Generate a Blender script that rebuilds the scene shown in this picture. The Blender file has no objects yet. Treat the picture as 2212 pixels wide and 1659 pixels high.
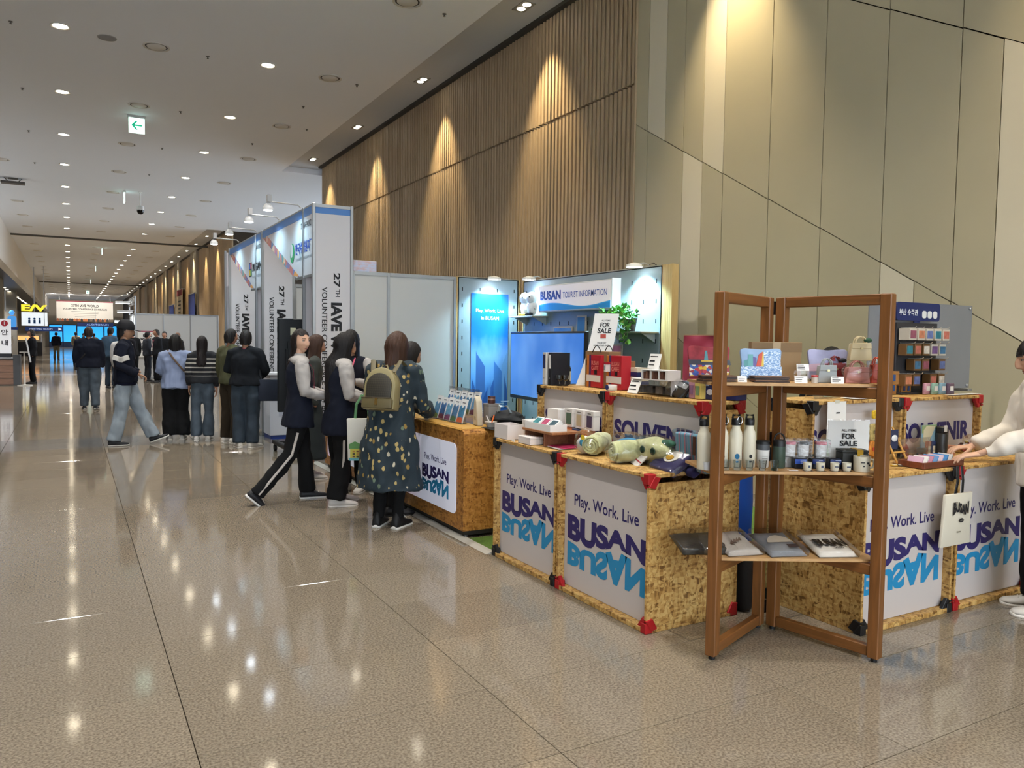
import bpy, bmesh, math, random
import numpy as np
from mathutils import Vector, Matrix, noise
random.seed(7)
SC = bpy.context.scene
COL = SC.collection
PI = math.pi

# ---------------------------------------------------------------- camera
FPX, YAW, PITCH, ROLL, HC = 1680.0, 0.51640, -0.0551, 0.01345, 1.54
IW, IH = 2212, 1659
_f = Vector((math.sin(YAW)*math.cos(PITCH), math.cos(YAW)*math.cos(PITCH), math.sin(PITCH)))
_r = Vector((math.cos(YAW), -math.sin(YAW), 0)); _u = _r.cross(_f)
CR = _r*math.cos(ROLL)+_u*math.sin(ROLL); CU = -_r*math.sin(ROLL)+_u*math.cos(ROLL); CF = _f
cam = bpy.data.cameras.new('camera'); cam.sensor_width = 36; cam.lens = FPX*36/IW
cam.clip_start = 0.05; cam.clip_end = 400
camo = bpy.data.objects.new('camera', cam); COL.objects.link(camo)
camo.matrix_world = Matrix(((CR.x, CU.x, -CF.x, 0), (CR.y, CU.y, -CF.y, 0), (CR.z, CU.z, -CF.z, HC), (0, 0, 0, 1)))
SC.camera = camo
def ray(px, py): return CR*((px-IW/2)/FPX) - CU*((py-IH/2)/FPX) + CF
def G(px, py, z=0.0):
    """point where the pixel's ray meets the level z"""
    r = ray(px, py); t = (z-HC)/r.z; return Vector((r.x*t, r.y*t, z))
def onx(px, py, x):
    r = ray(px, py); t = x/r.x; return Vector((x, r.y*t, HC+r.z*t))
def ony(px, py, y):
    r = ray(px, py); t = y/r.y; return Vector((r.x*t, y, HC+r.z*t))
def depth(p): return (Vector(p)-Vector((0, 0, HC))).dot(CF)
def vis(p):
    v = Vector(p)-Vector((0, 0, HC)); d = v.dot(CF)
    if d < .3: return None
    return (IW/2+FPX*v.dot(CR)/d, IH/2-FPX*v.dot(CU)/d, d)

# ---------------------------------------------------------------- world, exposure
w = bpy.data.worlds.new('world'); SC.world = w; w.use_nodes = True
w.node_tree.nodes['Background'].inputs[0].default_value = (0.80, 0.90, 1, 1)
w.node_tree.nodes['Background'].inputs[1].default_value = 5.8
vs = SC.view_settings
vs.view_transform = 'Standard'; vs.look = 'None'; vs.gamma = 1; vs.use_curve_mapping = False
vs.exposure = 0.12
cy = SC.cycles
cy.max_bounces = 6; cy.diffuse_bounces = 4; cy.glossy_bounces = 3; cy.transmission_bounces = 5; cy.transparent_max_bounces = 10
cy.caustics_reflective = False; cy.caustics_refractive = False; cy.use_adaptive_sampling = True; cy.adaptive_threshold = 0.1

# ---------------------------------------------------------------- lamp energies (lamps are made with their fixtures)
E_DOWN, E_WASH, E_PEG, E_BOOTH = 560.0, 540.0, 200.0, 40.0
C_DOWN, C_WASH, C_COOL = (1.0, 0.965, 0.91), (1.0, 0.80, 0.48), (0.46, 0.82, 1.0)
def spot(name, loc, aim, energy, col, size, blend=.5, rad=.06, parent=None):
    l = bpy.data.lights.new(name, 'SPOT'); l.energy = energy; l.color = col
    l.spot_size = math.radians(size); l.spot_blend = blend; l.shadow_soft_size = rad
    o = bpy.data.objects.new(name, l); COL.objects.link(o)
    d = (Vector(aim)-Vector(loc)).normalized()
    o.matrix_world = Matrix.Translation(loc) @ d.to_track_quat('-Z', 'Y').to_matrix().to_4x4()
    if parent:
        o.parent = parent
        o.matrix_parent_inverse = (Matrix.Translation(parent.location) @ parent.rotation_euler.to_matrix().to_4x4()).inverted()
    return o

# ---------------------------------------------------------------- materials
def lin(c):
    if isinstance(c, str):
        c = [int(c[i:i+2], 16)/255 for i in (0, 2, 4)]
    return tuple((x/12.92 if x <= .04045 else ((x+.055)/1.055)**2.4) for x in c)+(1,)
MATS = {}
def nodes(name):
    m = bpy.data.materials.new(name); m.use_nodes = True
    nt = m.node_tree; return m, nt, nt.nodes['Principled BSDF']
def N(nt, typ, **kw):
    n = nt.nodes.new(typ)
    for k, v in kw.items():
        if k.startswith('i_'): n.inputs[k[2:].replace('_', ' ')].default_value = v
        else: setattr(n, k, v)
    return n
def ramp(nt, stops, fac, const=False):
    n = nt.nodes.new('ShaderNodeValToRGB'); cr = n.color_ramp
    if const: cr.interpolation = 'CONSTANT'
    while len(cr.elements) < len(stops): cr.elements.new(.5)
    for e, (p, c) in zip(cr.elements, stops): e.position = p; e.color = lin(c)
    nt.links.new(fac, n.inputs[0]); return n
def coords(nt, kind='Object', scale=(1, 1, 1), rot=(0, 0, 0)):
    if kind == 'World':
        g = nt.nodes.new('ShaderNodeNewGeometry'); out = g.outputs['Position']
    else:
        t = nt.nodes.new('ShaderNodeTexCoord'); out = t.outputs[kind]
    mp = nt.nodes.new('ShaderNodeMapping'); mp.inputs['Scale'].default_value = scale; mp.inputs['Rotation'].default_value = rot
    nt.links.new(out, mp.inputs[0]); return mp.outputs[0]
def bump(nt, b, h, strength=.2, dist=.01):
    n = N(nt, 'ShaderNodeBump'); n.inputs['Strength'].default_value = strength; n.inputs['Distance'].default_value = dist
    nt.links.new(h, n.inputs['Height']); nt.links.new(n.outputs[0], b.inputs['Normal'])
def M(col, rough=.5, metal=0., emit=0., alpha=1., trans=0., ior=1.45, var=0., vscale=8., bmp=0., coat=0., spec=.5, kind='Object', sheen=0.):
    key = ('plain', col, rough, metal, emit, alpha, trans, var, vscale, bmp, coat, spec, kind, sheen)
    if key in MATS: return MATS[key]
    m, nt, b = nodes('paint_%d' % len(MATS)); MATS[key] = m
    c = lin(col); b.inputs['Base Color'].default_value = c
    b.inputs['Roughness'].default_value = rough; b.inputs['Metallic'].default_value = metal
    b.inputs['IOR'].default_value = ior; b.inputs['Specular IOR Level'].default_value = spec
    if sheen: b.inputs['Sheen Weight'].default_value = sheen
    if coat: b.inputs['Coat Weight'].default_value = coat
    if emit > 2: m.cycles.emission_sampling = 'NONE'      # fixtures carry their own lamp
    if emit: b.inputs['Emission Color'].default_value = c; b.inputs['Emission Strength'].default_value = emit
    if alpha < 1: b.inputs['Alpha'].default_value = alpha
    if trans: b.inputs['Transmission Weight'].default_value = trans
    if var or bmp:
        n = N(nt, 'ShaderNodeTexNoise'); n.inputs['Scale'].default_value = vscale; n.inputs['Detail'].default_value = 5
        nt.links.new(coords(nt, kind), n.inputs['Vector'])
        if var:
            d = [max(0, x*(1-var)) for x in c[:3]]; h = [min(1, x*(1+var)) for x in c[:3]]
            r = nt.nodes.new('ShaderNodeValToRGB'); r.color_ramp.elements[0].position = .3; r.color_ramp.elements[1].position = .7
            r.color_ramp.elements[0].color = (*d, 1); r.color_ramp.elements[1].color = (*h, 1)
            nt.links.new(n.outputs[0], r.inputs[0]); nt.links.new(r.outputs[0], b.inputs['Base Color'])
        if bmp: bump(nt, b, n.outputs[0], bmp, .01)
    return m
def custom(name, fn):
    if name not in MATS:
        m, nt, b = nodes(name); fn(nt, b); MATS[name] = m
    return MATS[name]
def _osb(nt, b, cols, rough=.55):
    L = nt.links.new
    v = coords(nt, 'Object')
    nz = N(nt, 'ShaderNodeTexNoise'); nz.inputs['Scale'].default_value = 5; L(v, nz.inputs['Vector'])
    mx = N(nt, 'ShaderNodeVectorMath', operation='MULTIPLY_ADD'); L(nz.outputs['Color'], mx.inputs[0]); mx.inputs[1].default_value = (.05, .05, .05); L(v, mx.inputs[2])
    outs = []
    for i, (sc, rt) in enumerate(((22, .5), (30, -.7))):
        mp = N(nt, 'ShaderNodeMapping'); mp.inputs['Scale'].default_value = (sc, sc, sc*3.2) if i == 0 else (sc*2.6, sc*2.6, sc); mp.inputs['Rotation'].default_value = (rt, rt*.7, rt)
        L(mx.outputs[0], mp.inputs[0])
        vo = N(nt, 'ShaderNodeTexVoronoi'); vo.inputs['Scale'].default_value = 1; L(mp.outputs[0], vo.inputs['Vector'])
        sp = N(nt, 'ShaderNodeSeparateColor'); L(vo.outputs['Color'], sp.inputs[0]); outs.append(sp.outputs[0])
    mixn = N(nt, 'ShaderNodeMath', operation='ADD'); L(outs[0], mixn.inputs[0]); L(outs[1], mixn.inputs[1])
    hf = N(nt, 'ShaderNodeMath', operation='MULTIPLY'); L(mixn.outputs[0], hf.inputs[0]); hf.inputs[1].default_value = .5
    r = ramp(nt, cols, hf.outputs[0]); L(r.outputs[0], b.inputs['Base Color'])
    b.inputs['Roughness'].default_value = rough
    bump(nt, b, hf.outputs[0], .25, .004)
OSB = custom('osb_chips', lambda nt, b: _osb(nt, b, [(.1, '6e4a1c'), (.3, 'a57a3c'), (.5, 'bf9654'), (.75, 'd2ae6c'), (.95, '8a6228')]))
OSBD = custom('osb_varnished', lambda nt, b: _osb(nt, b, [(.1, '6a3f14'), (.3, '93602a'), (.55, 'a87434'), (.8, 'b98445'), (.95, '7d4f1e')], .35))
def _wood(nt, b, c0, c1, axis=2, scale=1., rough=.45, kind='Object'):
    L = nt.links.new
    s = [9*scale]*3; s[axis] = .7*scale
    v = coords(nt, kind, tuple(s))
    n = N(nt, 'ShaderNodeTexNoise'); n.inputs['Scale'].default_value = 3; n.inputs['Detail'].default_value = 7; n.inputs['Distortion'].default_value = 1.2; L(v, n.inputs['Vector'])
    r = ramp(nt, [(.3, c0), (.7, c1)], n.outputs[0]); L(r.outputs[0], b.inputs['Base Color']); b.inputs['Roughness'].default_value = rough
    bump(nt, b, n.outputs[0], .12, .004)
def WOOD(c0, c1, axis=2, scale=1., rough=.45, kind='Object'):
    return custom('wood_%s%s%d%s%s' % (c0, c1, axis, scale, kind), lambda nt, b: _wood(nt, b, c0, c1, axis, scale, rough, kind))
def _floor(nt, b, c0, c1, c2, rough):
    L = nt.links.new
    v = coords(nt, 'World')
    n1 = N(nt, 'ShaderNodeTexNoise'); n1.inputs['Scale'].default_value = 95; n1.inputs['Detail'].default_value = 3; L(v, n1.inputs['Vector'])
    n2 = N(nt, 'ShaderNodeTexNoise'); n2.inputs['Scale'].default_value = 1.3; n2.inputs['Detail'].default_value = 4; L(v, n2.inputs['Vector'])
    r = ramp(nt, [(.36, c0), (.5, c1), (.66, c2)], n1.outputs[0])
    oi = N(nt, 'ShaderNodeObjectInfo'); mr = N(nt, 'ShaderNodeMapRange'); mr.inputs['To Min'].default_value = .92; mr.inputs['To Max'].default_value = 1.06; L(oi.outputs['Random'], mr.inputs['Value'])
    mu = N(nt, 'ShaderNodeMix', data_type='RGBA', blend_type='MULTIPLY'); mu.inputs[0].default_value = 1
    L(r.outputs[0], mu.inputs[6]); L(mr.outputs[0], mu.inputs[7]); L(mu.outputs[2], b.inputs['Base Color'])
    rr = N(nt, 'ShaderNodeMapRange'); rr.inputs['To Min'].default_value = rough*.7; rr.inputs['To Max'].default_value = rough*1.4; L(n2.outputs[0], rr.inputs['Value']); L(rr.outputs[0], b.inputs['Roughness'])
    b.inputs['IOR'].default_value = 1.55
    n3 = N(nt, 'ShaderNodeTexNoise'); n3.inputs['Scale'].default_value = 7; L(v, n3.inputs['Vector'])
    bump(nt, b, n3.outputs[0], .05, .004)
FLOORM = custom('terrazzo', lambda nt, b: _floor(nt, b, '675d4f', '7d7263', '908473', .075))
BANDM = custom('terrazzo_dark', lambda nt, b: _floor(nt, b, '5c5a57', '6b6966', '797774', .12))
def MIXM(name, fn):  # pattern materials by object coordinates
    return custom(name, fn)
GLASS = M('f4f8f8', .03, trans=1., ior=1.3)
def _clear(nt, b):
    L = nt.links.new; out = nt.nodes['Material Output']; tr = N(nt, 'ShaderNodeBsdfTransparent'); gl = N(nt, 'ShaderNodeBsdfGlossy'); gl.inputs['Roughness'].default_value = .12
    lw = N(nt, 'ShaderNodeLayerWeight'); lw.inputs['Blend'].default_value = .25; ma = N(nt, 'ShaderNodeMath', operation='MULTIPLY_ADD'); L(lw.outputs['Fresnel'], ma.inputs[0]); ma.inputs[1].default_value = .5; ma.inputs[2].default_value = .045
    n = N(nt, 'ShaderNodeTexNoise'); n.inputs['Scale'].default_value = 28; L(coords(nt, 'Object'), n.inputs['Vector']); bp = N(nt, 'ShaderNodeBump'); bp.inputs['Strength'].default_value = .35; bp.inputs['Distance'].default_value = .01; L(n.outputs[0], bp.inputs['Height']); L(bp.outputs[0], gl.inputs['Normal'])
    mx = N(nt, 'ShaderNodeMixShader'); L(ma.outputs[0], mx.inputs[0]); L(tr.outputs[0], mx.inputs[1]); L(gl.outputs[0], mx.inputs[2]); L(mx.outputs[0], out.inputs['Surface'])
CLEAR = custom('clear_plastic', _clear)
ALU = M('a9abad', .35, .8); BLACK = M('121214', .45); WHITE = M('e4e2de', .5); PAPER = M('e9e7e2', .7); INKM = M('17161a', .6)
PURPLE = M('2c2460', .5); CYANP = M('1f86b8', .5); CONRED = M('a3161c', .4); CONBLK = M('151517', .45)

# ---------------------------------------------------------------- mesh helpers
class MB:
    def __init__(s): s.v = []; s.f = []; s.mi = []
    def add(s, vs_, fs, mi=0, X=None):
        o = len(s.v)
        s.v += [tuple(X @ Vector(p)) for p in vs_] if X else [tuple(p) for p in vs_]
        s.f += [tuple(i+o for i in f) for f in fs]; s.mi += [mi]*len(fs); return s
    def box(s, x0, x1, y0, y1, z0, z1, mi=0, X=None):
        v = [(x, y, z) for z in (z0, z1) for y in (y0, y1) for x in (x0, x1)]
        return s.add(v, [(0, 2, 3, 1), (4, 5, 7, 6), (0, 1, 5, 4), (2, 6, 7, 3), (0, 4, 6, 2), (1, 3, 7, 5)], mi, X)
    def cb(s, c, sz, mi=0, X=None):
        return s.box(c[0]-sz[0]/2, c[0]+sz[0]/2, c[1]-sz[1]/2, c[1]+sz[1]/2, c[2]-sz[2]/2, c[2]+sz[2]/2, mi, X)
    def tube(s, pts, rad, n=10, ref=(1, 0, 0), mi=0, dome=False, closed=False, X=None):
        P = [Vector(p) for p in pts]; k = len(P)
        R = [(r, r) if not isinstance(r, (tuple, list)) else r for r in (rad if isinstance(rad, (list,)) else [rad]*k)]
        if dome:
            d0 = (P[0]-P[1]).normalized(); d1 = (P[-1]-P[-2]).normalized(); a0 = min(R[0]); a1 = min(R[-1])
            P = [P[0]+d0*a0*.95, P[0]+d0*a0*.6]+P+[P[-1]+d1*a1*.6, P[-1]+d1*a1*.95]
            R = [(R[0][0]*.3, R[0][1]*.3), (R[0][0]*.8, R[0][1]*.8)]+R+[(R[-1][0]*.8, R[-1][1]*.8), (R[-1][0]*.3, R[-1][1]*.3)]
            k = len(P)
        ref = Vector(ref); vs_ = []
        for i in range(k):
            t = (P[(i+1) % k]-P[i-1]) if closed else (P[min(i+1, k-1)]-P[max(i-1, 0)])
            t = t.normalized() if t.length > 1e-9 else Vector((0, 0, 1))
            a = ref-t*ref.dot(t)
            if a.length < 1e-3: a = t.orthogonal()
            a.normalize(); b = t.cross(a)
            for j in range(n):
                q = 2*PI*j/n; vs_.append(P[i]+a*(math.cos(q)*R[i][0])+b*(math.sin(q)*R[i][1]))
        fs = [(i*n+j, i*n+(j+1) % n, (i+1) % k*n+(j+1) % n, (i+1) % k*n+j) for i in range(k if closed else k-1) for j in range(n)]
        if not closed: fs += [tuple(range(n))[::-1], tuple((k-1)*n+j for j in range(n))]
        return s.add(vs_, fs, mi, X)
    def lathe(s, prof, n=16, mi=0, X=None):
        vs_ = [(r*math.cos(2*PI*j/n), r*math.sin(2*PI*j/n), z) for r, z in prof for j in range(n)]; k = len(prof)
        fs = [(i*n+j, i*n+(j+1) % n, (i+1)*n+(j+1) % n, (i+1)*n+j) for i in range(k-1) for j in range(n)]
        fs += [tuple(range(n))[::-1], tuple((k-1)*n+j for j in range(n))]
        return s.add(vs_, fs, mi, X)
    def cyl(s, c, r, h, n=16, mi=0, r2=None, X=None):
        T = Matrix.Translation(c); return s.lathe([(r, 0), (r if r2 is None else r2, h)], n, mi, (X @ T) if X else T)
    def prism(s, poly, t0, t1, axis='y', mi=0, X=None):
        k = len(poly)
        def p(a, b, t): return {'y': (a, t, b), 'x': (t, a, b), 'z': (a, b, t)}[axis]
        vs_ = [p(a, b, t0) for a, b in poly]+[p(a, b, t1) for a, b in poly]
        fs = [tuple(range(k)), tuple(range(k, 2*k))[::-1]]+[(i, i+k, (i+1) % k+k, (i+1) % k) for i in range(k)]
        return s.add(vs_, fs, mi, X)
    def ball(s, c, r, n=10, mi=0, X=None):
        r = r if isinstance(r, (tuple, list)) else (r, r, r)
        pr = [(max(.02, math.sin(PI*i/n)), -math.cos(PI*i/n)) for i in range(n+1)]
        T = Matrix.Translation(c) @ Matrix.Diagonal((*r, 1)); return s.lathe(pr, int(n*1.6), mi, (X @ T) if X else T)
    def me(s, name='part', bev=0, seg=1):
        m = bpy.data.meshes.new(name); m.from_pydata(s.v, [], s.f)
        if any(s.mi): m.polygons.foreach_set('material_index', s.mi)
        bm = bmesh.new(); bm.from_mesh(m)
        if bev: bmesh.ops.bevel(bm, geom=[e for e in bm.edges], offset=bev, segments=seg, affect='EDGES', profile=.5, clamp_overlap=True)
        bmesh.ops.recalc_face_normals(bm, faces=bm.faces); bm.to_mesh(m); bm.free(); return m
    def build(s, name, mats, parent=None, smooth=False, bev=0, seg=1, loc=(0, 0, 0), rz=0.):
        return put(name, s.me(name, bev, seg), mats, parent, smooth, loc, rz)
def put(name, me, mats=None, parent=None, smooth=False, loc=(0, 0, 0), rz=0.):
    if mats is not None:
        me.materials.clear()
        for m in (mats if isinstance(mats, (list, tuple)) else [mats]): me.materials.append(m)
    if smooth:
        me.polygons.foreach_set('use_smooth', [True]*len(me.polygons))
        if smooth != 'full':
            try: me.set_sharp_from_angle(angle=math.radians(40))
            except Exception: pass
    o = bpy.data.objects.new(name, me); COL.objects.link(o); o.parent = parent; o.location = loc; o.rotation_euler = (0, 0, rz); return o
def rrect(w, h, r, n=4, cx=0, cy=0):
    out = []
    for k, (sx, sy) in enumerate(((1, 1), (-1, 1), (-1, -1), (1, -1))):
        for i in range(n+1):
            a = PI/2*(k+i/n); out.append((cx+sx*(w/2-r)+r*math.cos(a), cy+sy*(h/2-r)+r*math.sin(a)))
    return out
def tag(o, label=None, cat=None, group=None, kind=None):
    if label: o['label'] = label
    if cat: o['category'] = cat
    if group: o['group'] = group
    if kind: o['kind'] = kind
    return o
def thing(name, label, cat, loc=(0, 0, 0), rz=0., group=None):
    o = bpy.data.objects.new(name, None); o.empty_display_size = .1; COL.objects.link(o); o.location = loc; o.rotation_euler = (0, 0, rz)
    return tag(o, label, cat, group)
def dup(root, loc=None, rz=None, label=None, parent=None):
    r = root.copy(); COL.objects.link(r); r.parent = parent
    if loc is not None: r.location = loc
    if rz is not None: r.rotation_euler = (0, 0, rz)
    if label: r['label'] = label
    for ch in root.children: dup(ch, parent=r)
    return r
# ---------------------------------------------------------------- lettering
TXT = {}
def text_me(s, bold=0., font_h=None):
    k = (s, bold)
    if k not in TXT:
        c = bpy.data.curves.new('text', 'FONT'); c.body = s; c.size = 1; c.offset = bold; c.resolution_u = 4; c.align_x = 'CENTER'
        o = bpy.data.objects.new('text', c); me = bpy.data.meshes.new_from_object(o)
        v = np.array([p.co[:2] for p in me.vertices]) if len(me.vertices) else np.zeros((1, 2))
        f = [tuple(p.vertices) for p in me.polygons]
        bpy.data.objects.remove(o); bpy.data.meshes.remove(me); bpy.data.curves.remove(c)
        TXT[k] = (v, f)
    return TXT[k]
def lettering(parent, s, cx, cz, w, h, mat, y=0., bold=0., rot=0., warp=None, name='lettering', X=None, curve=None):
    """text fitted into a w x h box centred on (cx, cz) of the thing's front face at depth y (front is -Y)"""
    v, f = text_me(s, bold); lo, hi = v.min(0), v.max(0); ext = np.maximum(hi-lo, 1e-4)
    if w is None: w = h*ext[0]/ext[1]
    if h is None: h = w*ext[1]/ext[0]
    u = (v-lo)/ext
    if warp: q = np.array([warp(a, b) for a, b in u])
    else: q = np.stack([(u[:, 0]-.5)*w, (u[:, 1]-.5)*h], 1)
    if rot:
        c, sn = math.cos(rot), math.sin(rot); q = np.stack([q[:, 0]*c-q[:, 1]*sn, q[:, 0]*sn+q[:, 1]*c], 1)
    pts = [(cx+a, y, cz+b) for a, b in q]
    if curve: pts = [curve(p) for p in pts]
    mb = MB(); mb.add(pts, f, 0, X)
    m = bpy.data.meshes.new(name); m.from_pydata(mb.v, [], mb.f)
    return put(name, m, mat, parent)
def lines(parent, cx, cz, w, rows, dz, h, mat, y=0., name='small_print', seed=0):
    """rows of unreadably small print as short dashes"""
    rd = random.Random(seed); mb = MB()
    for i in range(rows):
        ww = w*rd.uniform(.6, 1); z = cz-i*dz
        mb.add([(cx-ww/2, y, z-h/2), (cx+ww/2, y, z-h/2), (cx+ww/2, y, z+h/2), (cx-ww/2, y, z+h/2)], [(0, 1, 2, 3)])
    return mb.build(name, mat, parent)
def plate(parent, name, cx, cz, w, h, mat, y=0., r=0., t=.002, X=None):
    poly = rrect(w, h, r, 4, cx, cz) if r else [(cx-w/2, cz-h/2), (cx+w/2, cz-h/2), (cx+w/2, cz+h/2), (cx-w/2, cz+h/2)]
    mb = MB(); mb.prism(poly, y, y+t, 'y', 0, X); return mb.build(name, mat, parent)
def to_neg_x(): return -PI/2      # rotation that turns a thing's front (-Y) towards -X
# ================================================================ the room
XW, ZC, ZV = 6.1, 6.1, 6.25
YEND, YB = 116.0, -9.0
def struct(name, mb, mat, parent=None, smooth=False, **k):
    o = mb.build(name, mat, parent, smooth, **k)
    if parent is None: o['kind'] = 'structure'
    return o
# floor slab with tiles as pieces
TX, TY, X0, Y0 = 1.195, .6075, .383, 3.583
floor = struct('floor', MB().box(-14, 14, YB, YEND, -.2, -.02), M('4a4036', .7))
tme = MB().box(-TX/2+.0015, TX/2-.0015, -TY/2+.0015, TY/2-.0015, -.02, 0).me('tile', .0012)
tme.materials.append(FLOORM); tmd = tme.copy(); tmd.materials.clear(); tmd.materials.append(BANDM)
cand = []
for i in range(-13, 12):
    for j in range(-20, 186):
        c = (X0+(i+.5)*TX, Y0+(j+.5)*TY, 0.)
        if c[1] < YB or c[1] > YEND: continue
        corners = [vis((c[0]+a*TX/2, c[1]+b*TY/2, 0)) for a in (-1, 1) for b in (-1, 1)]
        seen = any(q and -30 < q[0] < IW+30 and q[1] < IH+60 for q in corners)
        behind = (c[0] > 2.9 and 3 < c[1] < 9.6)
        d = depth(c)
        cand.append(((0 if seen and not behind else 1, d if d > 0 else 500-d), i, j, c))
cand.sort(key=lambda t: t[0])
rest = MB(); restd = MB()
for k, (_, i, j, c) in enumerate(cand):
    dark = j in (14, 15, 51, 52, 88, 89)
    if k < 290:
        o = put('tile', tmd if dark else tme, None, floor, loc=c)
    else:
        a, b = TX/2-.002, TY/2-.002
        (restd if dark else rest).add([(c[0]-a, c[1]-b, 0), (c[0]+a, c[1]-b, 0), (c[0]+a, c[1]+b, 0), (c[0]-a, c[1]+b, 0)], [(0, 1, 2, 3)])
tag(rest.build('tile_field', FLOORM, floor), kind='stuff'); tag(restd.build('dark_tile_field', BANDM, floor), kind='stuff')

# ceiling with the raised cove along the wall
CEILM = M('e9eef6', .8)
CX = 5.11
cl = MB().box(-2.3, CX, YB, YEND, ZC, ZC+.4).box(CX, 14, 21.9, 35.4, ZC, ZC+.4)
ceiling = struct('ceiling', cl, CEILM)
MB().box(CX, 8, YB, 21.9, ZV, ZV+.25).build('cove', M('c3c7cd', .8), ceiling); MB().box(CX, 8, 35.4, YEND, ZV, ZV+.25).build('cove', M('c3c7cd', .8), ceiling)  # cove coloured darker than the ceiling to paint in the recess's shade
for y in (42.0, 78.0):
    MB().box(-2.28, 6.1, y-.08, y+.08, ZC-.07, ZC+.01).build('ceiling_joint', M('55534f', .6), ceiling)
MB().box(6.0, 6.12, YB, 21.5, ZV-.05, ZV+.02).build('shadow_gap', M('3a3835', .6), ceiling)
MB().box(6.0, 6.12, 35.4, 100, ZV-.05, ZV+.02).build('shadow_gap', M('3a3835', .6), ceiling)
# bulkhead and lower hall on the far side of the corridor
BULKM = M('e4e2de', .7)
struct('trim_1', MB().box(-2.62, -2.3, YB, YEND, 4.45, ZC+.4), BULKM)
struct('trim_2', MB().box(-14, -2.6, YB, YEND, 4.5, 4.7), M('23252c', .35))
struct('wall_left', MB().box(-14.2, -14, YB, YEND, -.2, 4.7), M('8d8880', .7))
# unseen glazed facades assumed behind the camera and in the alcove, for fill daylight
def facade(name, a, b, along, fixed, ztop):
    n = max(2, int(abs(b-a)/2.3)); mb = MB(); gl = MB()
    for i in range(n+1):
        q = a+(b-a)*i/n
        if along == 'x': mb.box(q-.04, q+.04, fixed-.1, fixed+.02, 0, ztop)
        else: mb.box(fixed-.1, fixed+.02, q-.04, q+.04, 0, ztop)
    for z in (.05, 2.4, 4.4, ztop):
        if along == 'x': mb.box(a, b, fixed-.09, fixed+.01, z-.05, z)
        else: mb.box(fixed-.09, fixed+.01, a, b, z-.05, z)
    o = struct(name, mb, M('3e4044', .4, .6))
    for i in range(n):
        q0, q1 = a+(b-a)*i/n+.04, a+(b-a)*(i+1)/n-.04
        m = MB()
        if along == 'x': m.box(q0, q1, fixed-.05, fixed-.04, .05, ztop-.05)
        else: m.box(fixed-.05, fixed-.04, q0, q1, .05, ztop-.05)
        m.build('pane', CLEAR, o)
facade('fill_window_1', -14, 6.1, 'x', YB, 6.1)
facade('fill_window_2', 21.6, 35.3, 'y', 13.9, 6.1)
fw = struct('wall_front', MB().box(-14.2, 14, YEND, YEND+.2, -.2, 6.6), M('c4bcae', .8))
# right wall: substrate, slats, panels
wr = struct('wall_right', MB().box(XW+.06, XW+.3, YB, 21.5, -.2, 6.55).box(XW+.06, 14, 21.3, 21.5, -.2, 6.55)
            .box(XW+.06, 14, 35.4, 35.6, -.2, 6.55).box(XW+.06, XW+.3, 35.6, YEND, -.2, 6.55), M('352b1f', .8))
SLATM = WOOD('a58f72', 'b9a283', 2, 1.0, .5, 'World')
SY0, SY1 = 7.76, 21.48; NS = 149; PITCH_S = (SY1-SY0)/NS
sl_up = MB().box(XW-.012, XW+.06, -.025, .025, 4.735, ZV).me('slat'); sl_up.materials.append(SLATM)
sl_lo = MB().box(XW, XW+.06, -.025, .025, 0, 4.715).me('slat'); sl_lo.materials.append(SLATM)
for i in range(NS):
    y = SY0+(i+.5)*PITCH_S
    put('slat', sl_up, None, wr, loc=(0, y, 0)); put('slat', sl_lo, None, wr, loc=(0, y, 0))
MB().box(XW-.02, XW+.06, SY0-.02, SY0, 0, ZV).build('edge_strip', SLATM, wr)
# grey panel cladding with sloping seams
PANM = M('b8ae92', .5, var=.03, vscale=1.5, kind='World'); PANW = M('d6ccb4', .5, var=.02, vscale=1.5, kind='World')
PP = .637
def seam(y, k): return 1.895+.573*(y-3.68)+2.13*k
def clipz(pts, z0, z1):
    out = []
    for a, b in pts: out.append((a, min(max(b, z0), z1)))
    return out
edges = [7.74]+[7.511-PP*i for i in range(0, 22)]
for ci in range(len(edges)-1):
    y1, y0 = edges[ci], edges[ci+1]
    for k in range(-3, 4):
        halves = [(y0, y1, PANM)]
        if ci > 0:
            ym = (y0+y1)/2
            key = (ci-1, k)
            sp = {(0, 0): 'a', (1, -1): 'a', (1, 0): 'b', (5, -1): 'a', (6, 0): 'b', (10, 0): 'a', (12, 1): 'b', (14, 0): 'a'}.get(key)
            if sp == 'a': halves = [(ym, y1, PANW), (y0, ym, PANM)]
            elif sp == 'b': halves = [(ym, y1, PANM), (y0, ym, PANW)]
            elif sp == 'ab': halves = [(y0, y1, PANW)]
        for a, b, mt in halves:
            g = .005
            poly = clipz([(a+g, seam(a, k)+g), (b-g, seam(b, k)+g), (b-g, seam(b, k+1)-g), (a+g, seam(a, k+1)-g)], 0, ZV)
            if max(p[1] for p in poly)-min(p[1] for p in poly) < .02: continue
            q = []
            for p in poly:
                if not q or (abs(p[0]-q[-1][0])+abs(p[1]-q[-1][1])) > 1e-4: q.append(p)
            if abs(q[0][0]-q[-1][0])+abs(q[0][1]-q[-1][1]) < 1e-4: q.pop()
            if len(q) < 3: continue
            MB().prism(q, XW, XW+.05, 'x').build('panel', mt, wr)
# farther stretch of wall: tall timber boards and stone piers
FARW = WOOD('a18a6c', 'b59c7a', 2, .5, .5, 'World')
for i in range(48):
    y = 35.9+i*1.25
    pier = (i in (8, 9, 14, 15, 20, 21, 26, 27, 33, 34, 40, 41))
    MB().box(XW-(.12 if pier else 0), XW+.06, y-.6, y+.6, 0, ZV).build('cladding_board', M('a79f90', .6) if pier else FARW, wr)
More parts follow.
